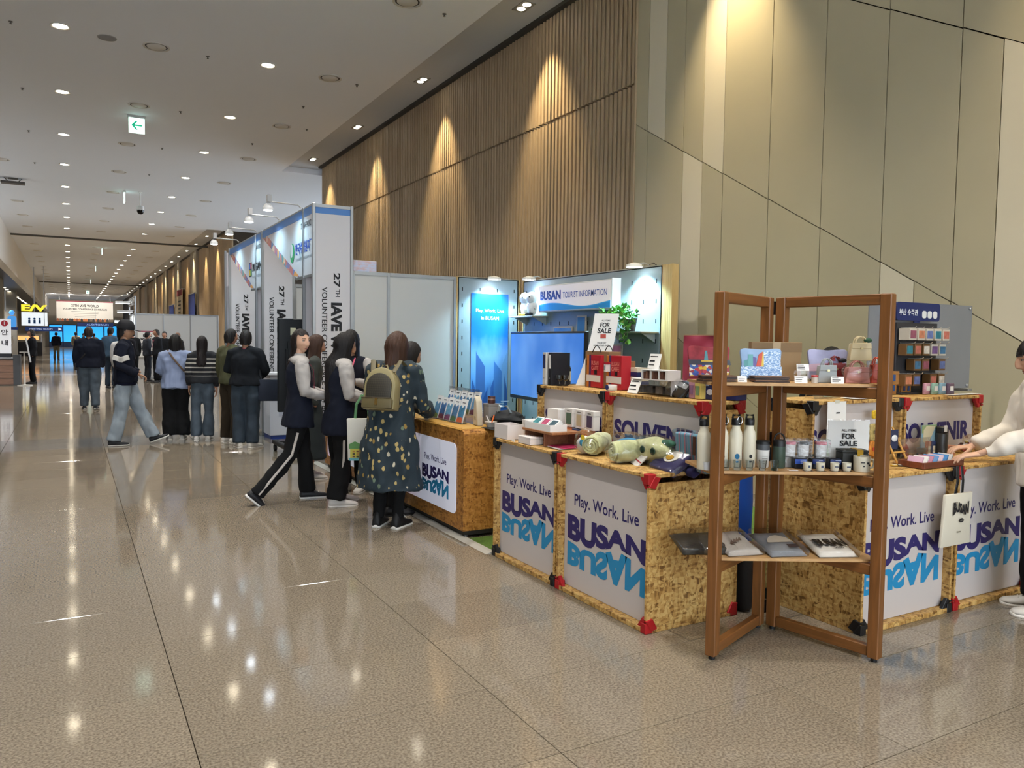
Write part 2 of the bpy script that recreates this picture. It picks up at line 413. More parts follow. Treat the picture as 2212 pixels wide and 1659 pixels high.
# ================================================================ ceiling fixtures
LAMPW = M('fff0d2', .4, emit=28.0); RIMM = M('d8d6d2', .4)
def downlight():
    t = thing('downlight', 'round recessed downlight glowing in the corridor ceiling', 'ceiling light', group='downlights in rows along the ceiling')
    MB().lathe([(.105, .002), (.135, .002), (.135, -.012), (.118, -.012), (.105, -.004)], 20).build('trim_ring', RIMM, t, True)
    MB().lathe([(.001, -.018), (.06, -.016), (.105, -.003)], 20).build('lens', LAMPW, t, True)
    return t
dl0 = downlight(); first = True
for rx, label in ((-.06, 'round downlight in the ceiling row over the middle of the corridor'), (2.95, 'round downlight in the ceiling row over the booth fronts')):
    for i in range(-6, 29):
        y = (13.56 if rx < 0 else 13.62)+3.575*i
        if y < -7 or y > 113: continue
        if first: dl0.location = (rx, y, ZC); dl0['label'] = label; o = dl0; first = False
        else: o = dup(dl0, (rx, y, ZC), label=label)
        if y < 34 or i % 3 == 0: spot('downlight_lamp', (rx, y, ZC-.03), (rx, y, 0), E_DOWN*(1 if y < 34 else 4.5), C_DOWN, 120, .9, .1, o)
def washer():
    t = thing('wall_washer', 'square recessed twin spotlight in the cove above the wall', 'ceiling light', group='twin spotlights along the wall cove')
    MB().box(-.1, .1, -.17, .17, -.008, .002).build('housing', M('8a8780', .4), t)
    for s in (-1, 1):
        MB().lathe([(.002, -.016), (.05, -.014), (.062, -.007)], 16, X=Matrix.Translation((0, s*.08, 0))).build('bulb', M('fff4dc', .4, emit=20), t, True)
    return t
wa0 = washer(); first = True
for i in range(-4, 28):
    y = 9.72+3.655*i
    if 21.9 < y < 35: continue
    if y < -7 or y > 98: continue
    if first: wa0.location = (5.63, y, ZV); o = wa0; first = False
    else: o = dup(wa0, (5.63, y, ZV))
    if y < 72: spot('washer_lamp', (5.66, y, ZV-.04), (6.02, y, 4.0), E_WASH, C_WASH, 60, .95, .04, o)
def diffuser():
    t = thing('air_diffuser', 'round white air diffuser ring in the ceiling', 'air vent', group='round air diffusers in the ceiling')
    MB().lathe([(.2, .002), (.2, -.01), (.175, -.012), (.165, .002)], 28).build('outer_ring', M('d0cec9', .5), t, True)
    MB().lathe([(.165, -.002), (.165, 0.004), (.14, .004), (.14, -.002)], 28).build('slot', M('3c3a38', .7), t)
    MB().lathe([(.001, -.022), (.12, -.02), (.142, -.008), (.142, .002)], 28).build('disc', M('cfcdc8', .5), t, True)
    return t
di0 = diffuser(); first = True
for rx in (1.25, 4.03, -1.5):
    for i in range(-5, 22):
        y = 13.7+3.6*i
        if y < -6 or y > 90: continue
        if first: di0.location = (rx, y, ZC); first = False
        else: dup(di0, (rx, y, ZC))
sp_ = thing('ceiling_speaker', 'flat grey perforated speaker disc beside a diffuser in the ceiling', 'speaker', (.56, 13.7, ZC))
MB().lathe([(.001, -.012), (.11, -.012), (.125, -.004), (.125, .002)], 24).build('grille', M('8a8a8c', .6), sp_, True)
MB().lathe([(.125, .002), (.125, -.008), (.135, -.008), (.135, .002)], 24).build('rim', M('a5a5a5', .5), sp_)
# sprinkler heads
for i, (px, py) in enumerate(((23, 46), (449, 122), (48, 190), (390, 241), (75, 351), (655, 230), (663, 279), (62, 282), (350, 320), (771, 183), (960, 30), (322, 377), (545, 310))):
    p = G(px, py, ZC)
    t = thing('sprinkler_head', 'tiny sprinkler head dotting the white ceiling', 'sprinkler', p, group='sprinkler heads in the ceiling')
    MB().lathe([(.03, .002), (.03, -.006), (.012, -.008), (.01, -.03)], 10).build('cup', M('6d6c6a', .4, .6), t)
    MB().lathe([(.018, -.036), (.018, -.032), (.01, -.03)], 8).build('deflector', M('6d6c6a', .4, .6), t)
# exit signs
def exit_sign(px, py, label, edge=False, y=None):
    p = G(px, py, ZC) if y is None else Vector((px, y, ZC))
    t = thing('exit_sign', label, 'exit sign', p, PI/2 if edge else 0)
    MB().box(-.17, .17, -.035, .035, -.05, .0).build('mount', M('b9b9b7', .4), t)
    MB().box(-.15, .15, -.018, .018, -.36, -.05).build('lit_box', M('d8fff2', .4, emit=1.6), t)
    g = M('13b98a', .4, emit=.6)
    for s in (-1, 1):
        mb = MB(); yy = s*.0195
        mb.prism([(-.1, -.2), (-.02, -.11), (.02, -.11), (-.04, -.185), (.1, -.185), (.1, -.215), (-.04, -.215), (.02, -.29), (-.02, -.29)], yy-.001, yy+.001, 'y')
        mb.build('arrow', g, t)
    return t
exit_sign(295, 250, 'green arrow exit sign glowing under the ceiling near the diffuser')
exit_sign(1.55, 0, 'edge-on lit exit sign hanging beside the dome camera', True, 27.7)
for y in (46.0, 58.0, 72.0): exit_sign(1.5, 0, 'edge-on lit exit sign hanging far down the corridor', True, y)['group'] = 'exit signs far down the corridor'
exit_sign(1.6, 0, 'green lit exit sign facing down the corridor near its end', False, 90.0)
# dome camera
t = thing('dome_camera', 'white bracket dome security camera with black globe under the ceiling', 'camera', (2.0, 27.6, ZC))
MB().lathe([(.06, .002), (.06, -.02), (.02, -.03), (.02, -.42), (.1, -.44), (.11, -.54), (.11, -.56)], 16).build('bracket', M('dcdcda', .4), t, True)
MB().lathe([(.108, -.56), (.105, -.6), (.08, -.66), (.04, -.69), (.002, -.695)], 16).build('globe', M('0c0c0e', .1), t, True)
# projector frame hanging on the far side
t = thing('ceiling_projector', 'dark projector bracket hanging near the corridor bulkhead', 'projector', tuple(G(28, 385, ZC)))
MB().box(-.3, .3, -.15, .15, -.16, -.1).build('body', M('4b4845', .5), t)
for s in (-1, 1):
    MB().tube([(s*.22, 0, 0), (s*.12, 0, -.1)], .012, 6).build('strut', M('4b4845', .5), t)
MB().box(-.12, .12, -.12, .12, -.02, 0).build('plate', M('6b6864', .5), t)
# low hall lights on the far side
sl0 = None
for rx in (-3.6, -5.6):
    for i in range(28):
        y = 30+i*2.4
        if sl0 is None:
            sl0 = thing('strip_downlight', 'small bright lamp in the dark lowered ceiling beyond the bulkhead', 'ceiling light', (rx, y, 4.5), group='lamps in the dark lowered ceiling')
            MB().box(-.12, .12, -.2, .2, -.02, .002).build('trim', M('c9c9c9', .4), sl0)
            MB().box(-.09, .09, -.17, .17, -.026, -.018).build('lens', M('fff3dc', .4, emit=9), sl0)
            o = sl0
        else: o = dup(sl0, (rx, y, 4.5))
for i in range(4):
    spot('hall_lamp', (-4.6, 26+i*18, 4.4), (-4.6, 26+i*18, 0), 800, C_DOWN, 130, .8, .15)

for i in range(5):  # spotlights added to brighten the dim far wall and banner
    t = thing('wall_washer', 'added square spotlight brightening the far end wall', 'ceiling light', (-1.6+1.7*i, 99.5, ZC), group='added spotlights brightening the far end wall')
    bx_ = MB().box(-.12, .12, -.12, .12, -.01, .002).build('housing', M('8a8780', .4), t); MB().lathe([(.002, -.02), (.08, -.018), (.09, -.01)], 16).build('bulb', M('fff4dc', .4, emit=10), t, True)
    spot('end_wall_fill', (-1.6+1.7*i, 99.5, ZC-.06), (-1.6+1.7*i, 106.5, 3.2), 420, C_DOWN, 110, .9, .06, t)
# ================================================================ souvenir stand: counters
WAVE = [(0, .90), (.15, .98), (.3, 1.0), (.47, .84), (.67, .6), (.85, .7), (1, .86)]
def wv(x):
    for (a, p), (b, q) in zip(WAVE, WAVE[1:]):
        if x <= b: s = (x-a)/(b-a); s = s*s*(3-2*s); return p+(q-p)*s
    return WAVE[-1][1]
def busan_print(parent, cx, ztop, w, y):
    """three-line print: slogan, wavy name and its mirror image"""
    H = .42*w
    lettering(parent, 'Play. Work. Live', cx-.0*w, ztop+.115*w, w*.82, w*.125, PURPLE, y, .012, name='slogan_lettering')
    Hb = H*.53
    lettering(parent, 'BUSAN', cx, ztop, 1, 1, PURPLE, y, .055, warp=lambda a, b: ((a-.5)*w, -(1-b)*Hb*wv(a)), name='name_lettering')
    lettering(parent, 'BUSAN', cx, ztop, 1, 1, CYANP, y, .055, warp=lambda a, b: ((a-.5)*w, -(Hb*wv(a)+.02*w+b*(H-Hb*wv(a)-.02*w))), name='mirrored_lettering')
def connector(parent, x, y, z, sx, sy, sz, mat):
    """corner block: cube with webs reaching along the three edges"""
    mb = MB(); a = .05
    mb.box(min(x, x+sx*.045), max(x, x+sx*.045), min(y, y+sy*a), max(y, y+sy*a), min(z, z+sz*.055), max(z, z+sz*.055))
    mb.prism([(x+sx*.04, z), (x+sx*.085, z+sz*.022), (x+sx*.04, z+sz*.085), (x, z+sz*.07)], y+sy*.008, y+sy*.03, 'y')
    mb.prism([(y+sy*.04, z+sz*.01), (y+sy*.08, z+sz*.022), (y+sy*.045, z+sz*.08), (y, z+sz*.07)], x-sx*.004, x+sx*.016, 'x')
    mb.build('corner_connector', mat, parent, bev=.003)
SEQ = {}
def module(name, label, cat, loc, rz, w, d, h, cm, kind, group=None):
    t = thing(name, label, cat, loc, rz, group); W2 = w/2
    for s in (-1, 1): MB().box(min(s*W2, s*(W2-.018)), max(s*W2, s*(W2-.018)), .004, d-.004, .03, h-.05).build('side_panel', OSB, t)
    MB().box(-W2, W2, 0, d, h-.02, h).build('top_board', OSB, t, bev=.002)
    MB().box(-W2, W2, 0, d, 0, .028).build('bottom_board', OSB, t, bev=.002)
    fb = MB(); fb.prism(rrect(w-.04, h-.055, .03, 4, 0, h/2+.003), .05, .06, 'y'); fb = fb.build('front_board', M('c4bcb8', .45), t)
    MB().box(-W2+.02, W2-.02, d-.02, d-.01, .03, h-.03).build('back_panel', OSB, t)
    for sx in (-1, 1):
        for yy, sy in ((-.004, 1), (d+.004, -1)):
            for zz, sz in ((h+.002, -1), (.0, 1)): connector(t, sx*(W2+.004), yy, zz, -sx, sy, sz, cm)
    if kind == 'busan': busan_print(fb, -.005, h*.565, w*.86, .0485)
    else: lettering(fb, 'SOUVENIR', -.01 if kind == 's0' else -.02, h*.38, w*.88, .125, PURPLE, .0485, .045)
    return t
NX = to_neg_x()
module('display_counter', 'chipboard display counter with white printed front and black corner connectors beside the information desk', 'counter', (2.62, 4.46, 0), NX, .82, .66, .85, CONBLK, 'busan')
module('display_counter', 'chipboard display counter with white printed front and red corner connectors under the towels', 'counter', (2.62, 3.59, 0), NX, .88, .66, .85, CONRED, 'busan')
module('display_counter', 'chipboard display counter with black corner connectors and a white bag hanging at its edge', 'counter', (4.03, 2.60, 0), 0, .81, .66, .85, CONBLK, 'busan')
module('display_counter', 'chipboard display counter beside the woman in the white blouse', 'counter', (4.873, 2.60, 0), 0, .825, .66, .85, CONRED, 'busan')
module('display_riser', 'low chipboard riser with black connectors carrying black binders and red boxes', 'display stand', (2.98, 4.46, .853), NX, .82, .32, .37, CONBLK, 's0')
module('display_riser', 'low chipboard riser with red connectors behind the green towels', 'display stand', (2.98, 3.59, .853), NX, .88, .32, .37, CONRED, 's1')
module('display_riser', 'low chipboard riser with black connectors behind the folded wooden stand', 'display stand', (4.03, 2.95, .853), 0, .81, .32, .37, CONBLK, 's1')
module('display_riser', 'low chipboard riser with red connectors under the hanging card rack', 'display stand', (4.873, 2.95, .853), 0, .825, .32, .37, CONRED, 's0')
# carpet of the stand with its aluminium edge
ca = bpy.data.objects.new('floor_carpet', None); COL.objects.link(ca); ca['kind'] = 'structure'
MB().box(3.26, 5.6, 3.3, 9.58, .0, .008).box(2.66, 3.26, 4.9, 5.34, .0, .008).build('carpet', M('4f6a24', .95, var=.3, vscale=90), ca)
MB().prism([(2.585, .0), (2.66, .0), (2.66, .012), (2.625, .012)], 4.9, 9.56, 'y', 0, None).build('edge_strip', M('c9c5ba', .4, .3), ca)
# ================================================================ information desks
def _grad(nt, b):
    L = nt.links.new; t = nt.nodes.new('ShaderNodeTexCoord'); sp = nt.nodes.new('ShaderNodeSeparateXYZ'); L(t.outputs['Object'], sp.inputs[0])
    mr = N(nt, 'ShaderNodeMapRange'); mr.inputs['From Min'].default_value = -.85; mr.inputs['From Max'].default_value = .1; L(sp.outputs[0], mr.inputs['Value'])
    r = ramp(nt, [(0, 'd9d2ee'), (.45, 'eba6b4'), (.62, 'e6c9d6'), (1, 'd7daea')], mr.outputs[0])
    L(r.outputs[0], b.inputs['Base Color']); b.inputs['Roughness'].default_value = .3
    L(r.outputs[0], b.inputs['Emission Color']); b.inputs['Emission Strength'].default_value = .22
GRADM = custom('backlit_print', _grad)
def desk(label, y0, y1, text=True):
    w = y1-y0; h = .85; d = .62
    t = thing('information_desk', label, 'desk', (2.62, (y0+y1)/2, 0), NX)
    r = .05; W2 = w/2
    prof = [(-W2, .06), (W2, .06), (W2, h-r)]+[(W2-r+r*math.cos(a), h-r+r*math.sin(a)) for a in (PI/8, PI/4, 3*PI/8)]+[(W2-r, h), (-W2+r, h)]+[(-W2+r-r*math.sin(a), h-r+r*math.cos(a)) for a in (PI/8, PI/4, 3*PI/8)]+[(-W2, h-r)]
    MB().prism(prof, .004, .016, 'y').build('front_panel', OSBD, t)
    # wrapped top and ends
    shell = [(-W2, .06), (-W2, h-r)]+[(-W2+r-r*math.cos(a), h-r+r*math.sin(a)) for a in (PI/8, PI/4, 3*PI/8)]+[(-W2+r, h), (W2-r, h)]+[(W2-r+r*math.sin(a), h-r+r*math.cos(a)) for a in (PI/8, PI/4, 3*PI/8)]+[(W2, h-r), (W2, .06)]
    mb = MB(); k = len(shell)
    inner = [(x*(1-.02/W2), z-.02 if z > .5 else z) for x, z in shell]
    for y_a, y_b in ((.016, d),):
        vs_ = [(x, y_a, z) for x, z in shell]+[(x, y_b, z) for x, z in shell]+[(x, y_b, z) for x, z in inner]+[(x, y_a, z) for x, z in inner]
        fs = []
        for i in range(k-1):
            for q in range(4):
                a0, a1 = q*k, (q+1) % 4*k; fs.append((a0+i, a0+i+1, a1+i+1, a1+i))
        mb.add(vs_, fs)
    mb.build('top_shell', OSBD, t)
    MB().tube([(-W2+r, .006, h-.004), (W2-r, .006, h-.004)], .007, 8).build('front_edge', WOOD('b98a3c', 'c99b4c', 0), t)
    tp = MB().box(-W2+r, W2-r, .02, d, h, h+.003).build('top_laminate', WOOD('b0822f', 'c49a48', 0), t)
    MB().box(-W2+.03, W2-.03, .03, d-.03, .02, .06).build('plinth', M('2e2a26', .6), t)
    for sx in (-1, 1):
        for yy in (.05, d-.05): MB().cyl((sx*(W2-.05), yy, 0), .02, .06, 10).build('leveling_foot', M('77797a', .4, .7), t)
    pw = w*.86
    p = MB(); p.prism(rrect(pw, .56, .05, 5, 0, .45), -.002, .004, 'y'); p = p.build('lightbox_panel', GRADM, t)
    busan_print(p, pw/2-.40, .49, .54, -.004)
    if text: MB().box(W2, W2+.003, .28, .4, .59, .62).build('tape_mark', M('d8622a', .5), t)
    return t
desk('varnished chipboard information desk with backlit panel next to the black-cornered counter', 5.36, 7.16)
desk('varnished chipboard information desk hidden behind the queueing girls', 7.32, 9.12, False)
# ================================================================ stand walls
PANELW = M('bfbebb', .5); 
def wall_panel(label, loc, rz, widths, h, name='partition_wall', cat='partition'):
    t = thing(name, label, cat, loc, rz); x = 0
    for w_ in widths:
        MB().box(x+.02, x+w_-.02, .005, .015, .04, h-.04).build('panel', PANELW, t)
        x += w_
    tot = sum(widths); x = 0
    for w_ in [0]+list(widths):
        x += w_; MB().box(x-.02, x+.02, -.01, .03, 0, h).build('upright', ALU, t, bev=.004)
    x = 0
    for w_ in widths:
        MB().box(x+.02, x+w_-.02, -.008, .028, h-.045, h).build('rail', ALU, t); MB().box(x+.02, x+w_-.02, -.008, .028, 0, .045).build('rail', ALU, t); x += w_
    return t
wall_panel('white partition wall with aluminium frame between the tall banner column and the pegboards', (3.12, 9.6, 0), 0, [.47, .95], 2.4)
PEGM = M('8d9aa0', .42, var=.02)
def pegboard(label, loc, rz, w, h, step, endpost=False):
    t = thing('pegboard_wall', label, 'pegboard', loc, rz)
    MB().box(0, w, 0, .02, .02, h).build('board', PEGM, t)
    sl = MB(); n = int(w/step); z = h-.16
    while z > .2:
        for i in range(n+1):
            x = (w-n*step)/2+i*step
            if .03 < x < w-.03: sl.box(x-.007, x+.007, -.0015, .001, z-.024, z+.024)
        z -= .22
    tag(sl.build('slots', M('0e1012', .6), t), kind='stuff')
    for x in (0, w): MB().box(x-.018, x+.018, .0, .06, 0, h+.01).build('edge_frame', WOOD('b8935c', 'cdac78', 2), t)
    for z in (.0, h): MB().box(.018, w-.018, .0, .05, z-.01, z+.012).build('frame_rail', WOOD('9c9689', 'b0aa9c', 0), t)
    if endpost:
        for i in range(5): MB().box(w+.018+i*.029, w+.045+i*.029, .0, .09, 0, h+.01).build('timber_lath', WOOD('c6a266', 'd8b97f', 2), t)
    return t
PB1 = pegboard('blue-grey pegboard wall carrying the tall blue city poster', (4.585, 9.6, .01), 0, .95, 2.39, .27)
PB2 = pegboard('long blue-grey pegboard wall behind the tourist information lightbox', (5.6, 9.57, .01), NX, 2.98, 2.37, .215, True)
# tall blue poster
def _poster(nt, b):
    L = nt.links.new; t = nt.nodes.new('ShaderNodeTexCoord'); sp = nt.nodes.new('ShaderNodeSeparateXYZ'); L(t.outputs['Object'], sp.inputs[0])
    n = N(nt, 'ShaderNodeTexNoise'); n.inputs['Scale'].default_value = 3; L(coords(nt, 'Object', (3, 1, 1.2)), n.inputs['Vector'])
    ad = N(nt, 'ShaderNodeMath', operation='MULTIPLY_ADD'); L(n.outputs[0], ad.inputs[0]); ad.inputs[1].default_value = .25; L(sp.outputs[2], ad.inputs[2])
    mr = N(nt, 'ShaderNodeMapRange'); mr.inputs['From Max'].default_value = 1.75; L(ad.outputs[0], mr.inputs['Value'])
    r = ramp(nt, [(0, '0f3f8e'), (.12, '2a5fb4'), (.2, '1d55b0'), (.35, '5b97d8'), (.55, '77a9e2'), (.72, '1c6fd2'), (1, '0c54c0')], mr.outputs[0])
    L(r.outputs[0], b.inputs['Base Color']); b.inputs['Roughness'].default_value = .35
t = thing('city_poster', 'tall blue poster of skyscrapers reading Play. Work. Live in BUSAN', 'poster', (5.08, 9.594, .48))
MB().box(-.29, .29, -.002, .002, 0, 1.71).build('sheet', custom('blue_poster', _poster), t)
lettering(t, 'Play. Work. Live', 0, 1.47, .44, .06, M('cfe8f6', .5), -.004, .01); lettering(t, 'in BUSAN', 0, 1.375, .28, .05, M('e6f2f8', .5), -.004, .012)
for i, (x0, x1, z1, c) in enumerate(((-.21, -.07, .92, '3d66a4'), (.02, .10, .62, '2f5ea8'), (.07, .24, .80, '4277bd'), (.20, .28, .94, '6b9bd2'), (-.27, -.2, .55, '305b9c'), (-.05, .02, .5, '5282c2'), (.24, .28, .6, '2b5599'), (-.12, -.03, .42, '254f93'))):
    curve = [(x0, .12), (x1, .12), (x1, z1-.22)] + [(x1-(x1-x0)*math.sin(a), z1-.22+.22*math.sin(a)*.9) for a in (PI/8, PI/4, 3*PI/8)]+[(x0, z1)]
    if i % 2: curve = [(x1+x0-a, b) for a, b in curve]
    m = MB(); m.prism(curve, -.0032-.0002*i, -.0030-.0002*i, 'y'); m.build('printed_tower', M(c, .4), t)
for i in range(6):
    m = MB(); z = .05+.03*i; x = -.2+.08*i; m.prism([(x, z), (x+.1, z), (x+.12, z+.015), (x-.02, z+.015)], -.0055, -.005, 'y'); m.build('printed_boat', M('b9cbe4', .5), t)
# lightbox sign
t = thing('lightbox_sign', 'long white lightbox reading BUSAN TOURIST INFORMATION with blue wave', 'sign', (5.6, 8.145, 1.93), NX)
MB().box(-.815, .815, -.12, -.002, 0, .35).build('box', M('c8c8c6', .4), t, bev=.006)
MB().box(.817, .83, -.125, -.002, -.01, .36).build('end_cap', M('dfe9ee', .3, emit=.25), t)
fc = MB().box(-.8, .8, -.126, -.121, .015, .335).build('face', M('dcd6d6', .35, emit=.22), t)
lettering(fc, 'BUSAN', -.51, .215, .50, .12, M('2b3c86', .5), -.128, .05); lettering(fc, 'TOURIST INFORMATION', .255, .205, .94, .075, M('3d56a0', .5), -.128, .006)
for dz, c in ((0, '3aa3dd'), (-.012, '2a8fd0')):
    pts = [(-.795+1.59*i/24, .085+dz+.03*math.sin(i/24*2*PI*1.05+.3)) for i in range(25)]
    m = MB(); m.prism([(-.795, .018)]+pts+[(.795, .018)], -.1275+dz*.1, -.1265+dz*.1, 'y'); m.build('printed_wave', M(c, .4), fc)
# shelves on the pegboard
def pshelf(label, y, z, w, d):
    t = thing('wall_shelf', label, 'shelf', (5.597, y, z), NX)
    MB().box(-w/2, w/2, -d, 0, -.02, 0).build('board', WOOD('8d8b80', 'a09d90', 0), t, bev=.003)
    for s in (-1, 1): MB().prism([(0, -.02), (-d*.8, -.02), (0, -.12)], s*w*.4-.008, s*w*.4+.008, 'x').build('bracket', M('9aa2a6', .4), t)
pshelf('small grey shelf with plush toys under the pegboard lamp', 9.2, 1.885, .62, .26); pshelf('small grey shelf carrying the trailing plant on the pegboard', 6.98, 1.665, .72, .24)
# peg lamps
def peg_lamp(label, loc, rz):
    t = thing('arm_spotlight', label, 'lamp', loc, rz)
    MB().tube([(0, .05, -.03), (0, .05, .05), (0, -.02, .07), (0, -.14, .05)], .008, 8).build('arm', M('c9c9c9', .35, .6), t, True)
    MB().lathe([(.02, .05), (.085, .03), (.095, 0), (.09, .0)], 18, X=Matrix.Translation((0, -.16, .015))).build('shade', M('d9d9d6', .4), t, True)
    MB().lathe([(.002, -.006), (.085, -.001), (.088, .002)], 18, X=Matrix.Translation((0, -.16, .014))).build('bulb', M('e6f6ff', .4, emit=22), t, True)
    MB().tube([(0, .05, .05), (.06, .06, .07), (.14, .06, .03), (.2, .055, .02)], .005, 6).build('cable', BLACK, t, True)
    f = Matrix.Rotation(rz, 3, 'Z') @ Vector((0, -.16, 0)); p = Vector(loc)+f
    bk = Matrix.Rotation(rz, 3, 'Z') @ Vector((0, -.02, 0))
    spot('peg_lamp_light', p+Vector((0, 0, -.005)), Vector(loc)+bk+Vector((0, 0, -1.1)), E_PEG, C_COOL, 125, .7, .05, t)
peg_lamp('round cool-white lamp on an arm over the blue poster', (5.06, 9.6, 2.36), 0)
peg_lamp('round cool-white lamp on an arm over the plush toy shelf', (5.6, 9.15, 2.36), NX)
peg_lamp('round cool-white lamp on an arm over the plant shelf', (5.6, 6.88, 2.36), NX)
# television
t = thing('television', 'large flat television showing a plain blue screen beside the desk', 'television', (4.95, 7.95, 0), NX-.10)
MB().box(-1.0, 1.0, 0, .05, .80, 1.66).build('bezel', M('14161c', .3), t, bev=.006)
def _scr(nt, b):
    L = nt.links.new; v = coords(nt, 'Object', (1.2, 1, .8)); n = N(nt, 'ShaderNodeTexNoise'); n.inputs['Scale'].default_value = 1.3; L(v, n.inputs['Vector'])
    r = ramp(nt, [(.35, '2f6fcb'), (.65, '5a8fdc')], n.outputs[0]); L(r.outputs[0], b.inputs['Base Color']); L(r.outputs[0], b.inputs['Emission Color']); b.inputs['Emission Strength'].default_value = .55; b.inputs['Roughness'].default_value = .25
MB().box(-.975, .975, -.004, .0, .845, 1.635).build('screen', custom('blue_screen', _scr), t)
MB().box(-.08, .08, .05, .12, .06, 1.3).build('post', BLACK, t); MB().box(-.5, .5, -.2, .3, 0, .05).build('base', BLACK, t, bev=.01)
# ================================================================ neighbouring booths: columns, fascias, arm lamps
BANW = M('c8c6ca', .5); BANB = M('4f7fc0', .45)
def _band(nt, b):
    L = nt.links.new; v = coords(nt, 'Object', (1, 1, 1)); n = N(nt, 'ShaderNodeTexVoronoi'); n.inputs['Scale'].default_value = 7; L(v, n.inputs['Vector'])
    sp = N(nt, 'ShaderNodeSeparateColor'); L(n.outputs['Color'], sp.inputs[0])
    r = ramp(nt, [(.05, 'd9a03a'), (.25, 'd98a72'), (.45, '9c5a6e'), (.6, '6f86b8'), (.8, '5f8f7c'), (.95, 'e8b8a0')], sp.outputs[0]); L(r.outputs[0], b.inputs['Base Color'])
BANDC = custom('watercolour_band', _band)
def column(y, label):
    t = thing('banner_column', label, 'banner', (2.62, y, 0)); h = 3.19
    MB().box(.02, .46, .0, .01, .05, h-.11).build('front_sheet', BANW, t)
    MB().box(.02, .46, -.002, .01, h-.11, h-.01).build('blue_header', BANB, t)
    MB().box(.02, .46, .45, .46, .05, h-.02).build('rear_sheet', BANW, t); MB().box(.47, .48, .02, .44, .05, h-.02).build('side_sheet', BANW, t)
    for x in (0, .48):
        for yy in (0, .46): MB().box(x-.02, x+.02, yy-.015, yy+.025, 0, h+.01).build('upright', ALU, t, bev=.004)
    for zz in (.03, h-.015): MB().box(.02, .46, -.008, .02, zz-.02, zz+.02).build('rail', ALU, t)
    X = None
    lettering(t, '27', .29, 2.27, .18, .085, INKM, -.004, .03, rot=-PI/2); lettering(t, 'TH', .302, 2.11, .095, .055, INKM, -.004, .02, rot=-PI/2)
    lettering(t, 'IAVE WORLD', .285, 1.46, 1.06, .14, INKM, -.004, .05, rot=-PI/2)
    lettering(t, 'VOLUNTEER CONFERENCE 2024 BUSAN', .135, 1.29, 1.78, .066, INKM, -.004, .012, rot=-PI/2)
    return t
column(9.6, 'tall white banner column with vertical black lettering next to the partition wall')
column(12.53, 'tall white banner column with vertical lettering behind the black display stand')
column(15.4, 'tall white banner column with vertical lettering behind the man in black')
def fascia(y0, y1, label, logo):
    """sloping-ended printed header between two columns; built in a frame whose x runs towards the camera"""
    t = thing('booth_fascia', label, 'banner', (2.62, (y0+y1)/2, 0), NX); W2 = (y1-y0)/2-.02; zt = 3.18; zb = 2.34
    top = MB().box(-W2, W2, -.004, .016, zt-.1, zt).build('blue_header', BANB, t)
    m = MB(); m.prism([(-W2, zt-.1), (W2*.42, zb), (W2, zb), (W2, zt-.1)], 0, .012, 'y'); sh = m.build('sheet', BANW, t)
    m = MB(); m.prism([(-W2, zt-.1), (W2*.3, zb+.04), (W2*.56, zb), (-W2+.3, zt-.1)], -.003, .0, 'y'); m.build('painted_band', BANDC, t)
    MB().box(W2*.4, W2, -.006, .02, zb-.03, zb).build('lower_rail', ALU, t); MB().box(-W2, W2, -.006, .02, zt, zt+.02).build('upper_rail', ALU, t)
    if logo:
        g1 = MB(); g1.lathe([(.001, 0), (.1, 0), (.1, .002)], 24, X=Matrix.Translation((.42, -.005, 2.68)) @ Matrix.Rotation(PI/2, 4, 'X') @ Matrix.Diagonal((1.1, 1.3, 1, 1))); g1.build('logo_disc', M('2f9a5e', .5), sh)
        g2 = MB(); g2.lathe([(.001, 0), (.07, 0), (.07, .002)], 24, X=Matrix.Translation((.40, -.0075, 2.71)) @ Matrix.Rotation(PI/2, 4, 'X') @ Matrix.Diagonal((.9, 1.3, 1, 1))); g2.build('logo_highlight', M('d3d1d4', .5), sh)
        lettering(sh, '한국수력원자력', 1.0, 2.71, .84, .15, M('2b4fa8', .5), -.005, .03); lettering(sh, 'KOREA HYDRO & NUCLEAR POWER', 1.0, 2.57, .8, .035, M('6f7480', .5), -.005, .004)
        lettering(sh, '27TH IAVE WORLD', 1.12, 2.98, .5, .075, INKM, -.005, .02)
    else:
        m = MB(); m.box(.42, .62, -.005, -.003, 2.55, 2.78).build('logo_frame', M('2a2c30', .5), sh)
        for i, c in enumerate(('e0b23c', '4f9d5d', '3f6fc0', 'c8503c')): plate(sh, 'logo_tile', 0.47+.1*(i % 2), 2.61+.11*(i//2), .085, .095, M(c, .5), -.007)
        lettering(sh, 'BUSAN', 1.02, 2.68, .68, .13, INKM, -.005, .03); lettering(sh, 'VOLUNTEER CENTER', 1.0, 2.53, .7, .04, M('6f7480', .5), -.005)
        lettering(sh, '27TH IAVE WORLD', 1.12, 2.98, .5, .075, INKM, -.005, .02)
    return t
fascia(9.62, 12.51, 'white booth header with green oval logo and blue Korean lettering', True)
fascia(12.55, 15.38, 'white booth header with square coloured logo beyond the Korean one', False)
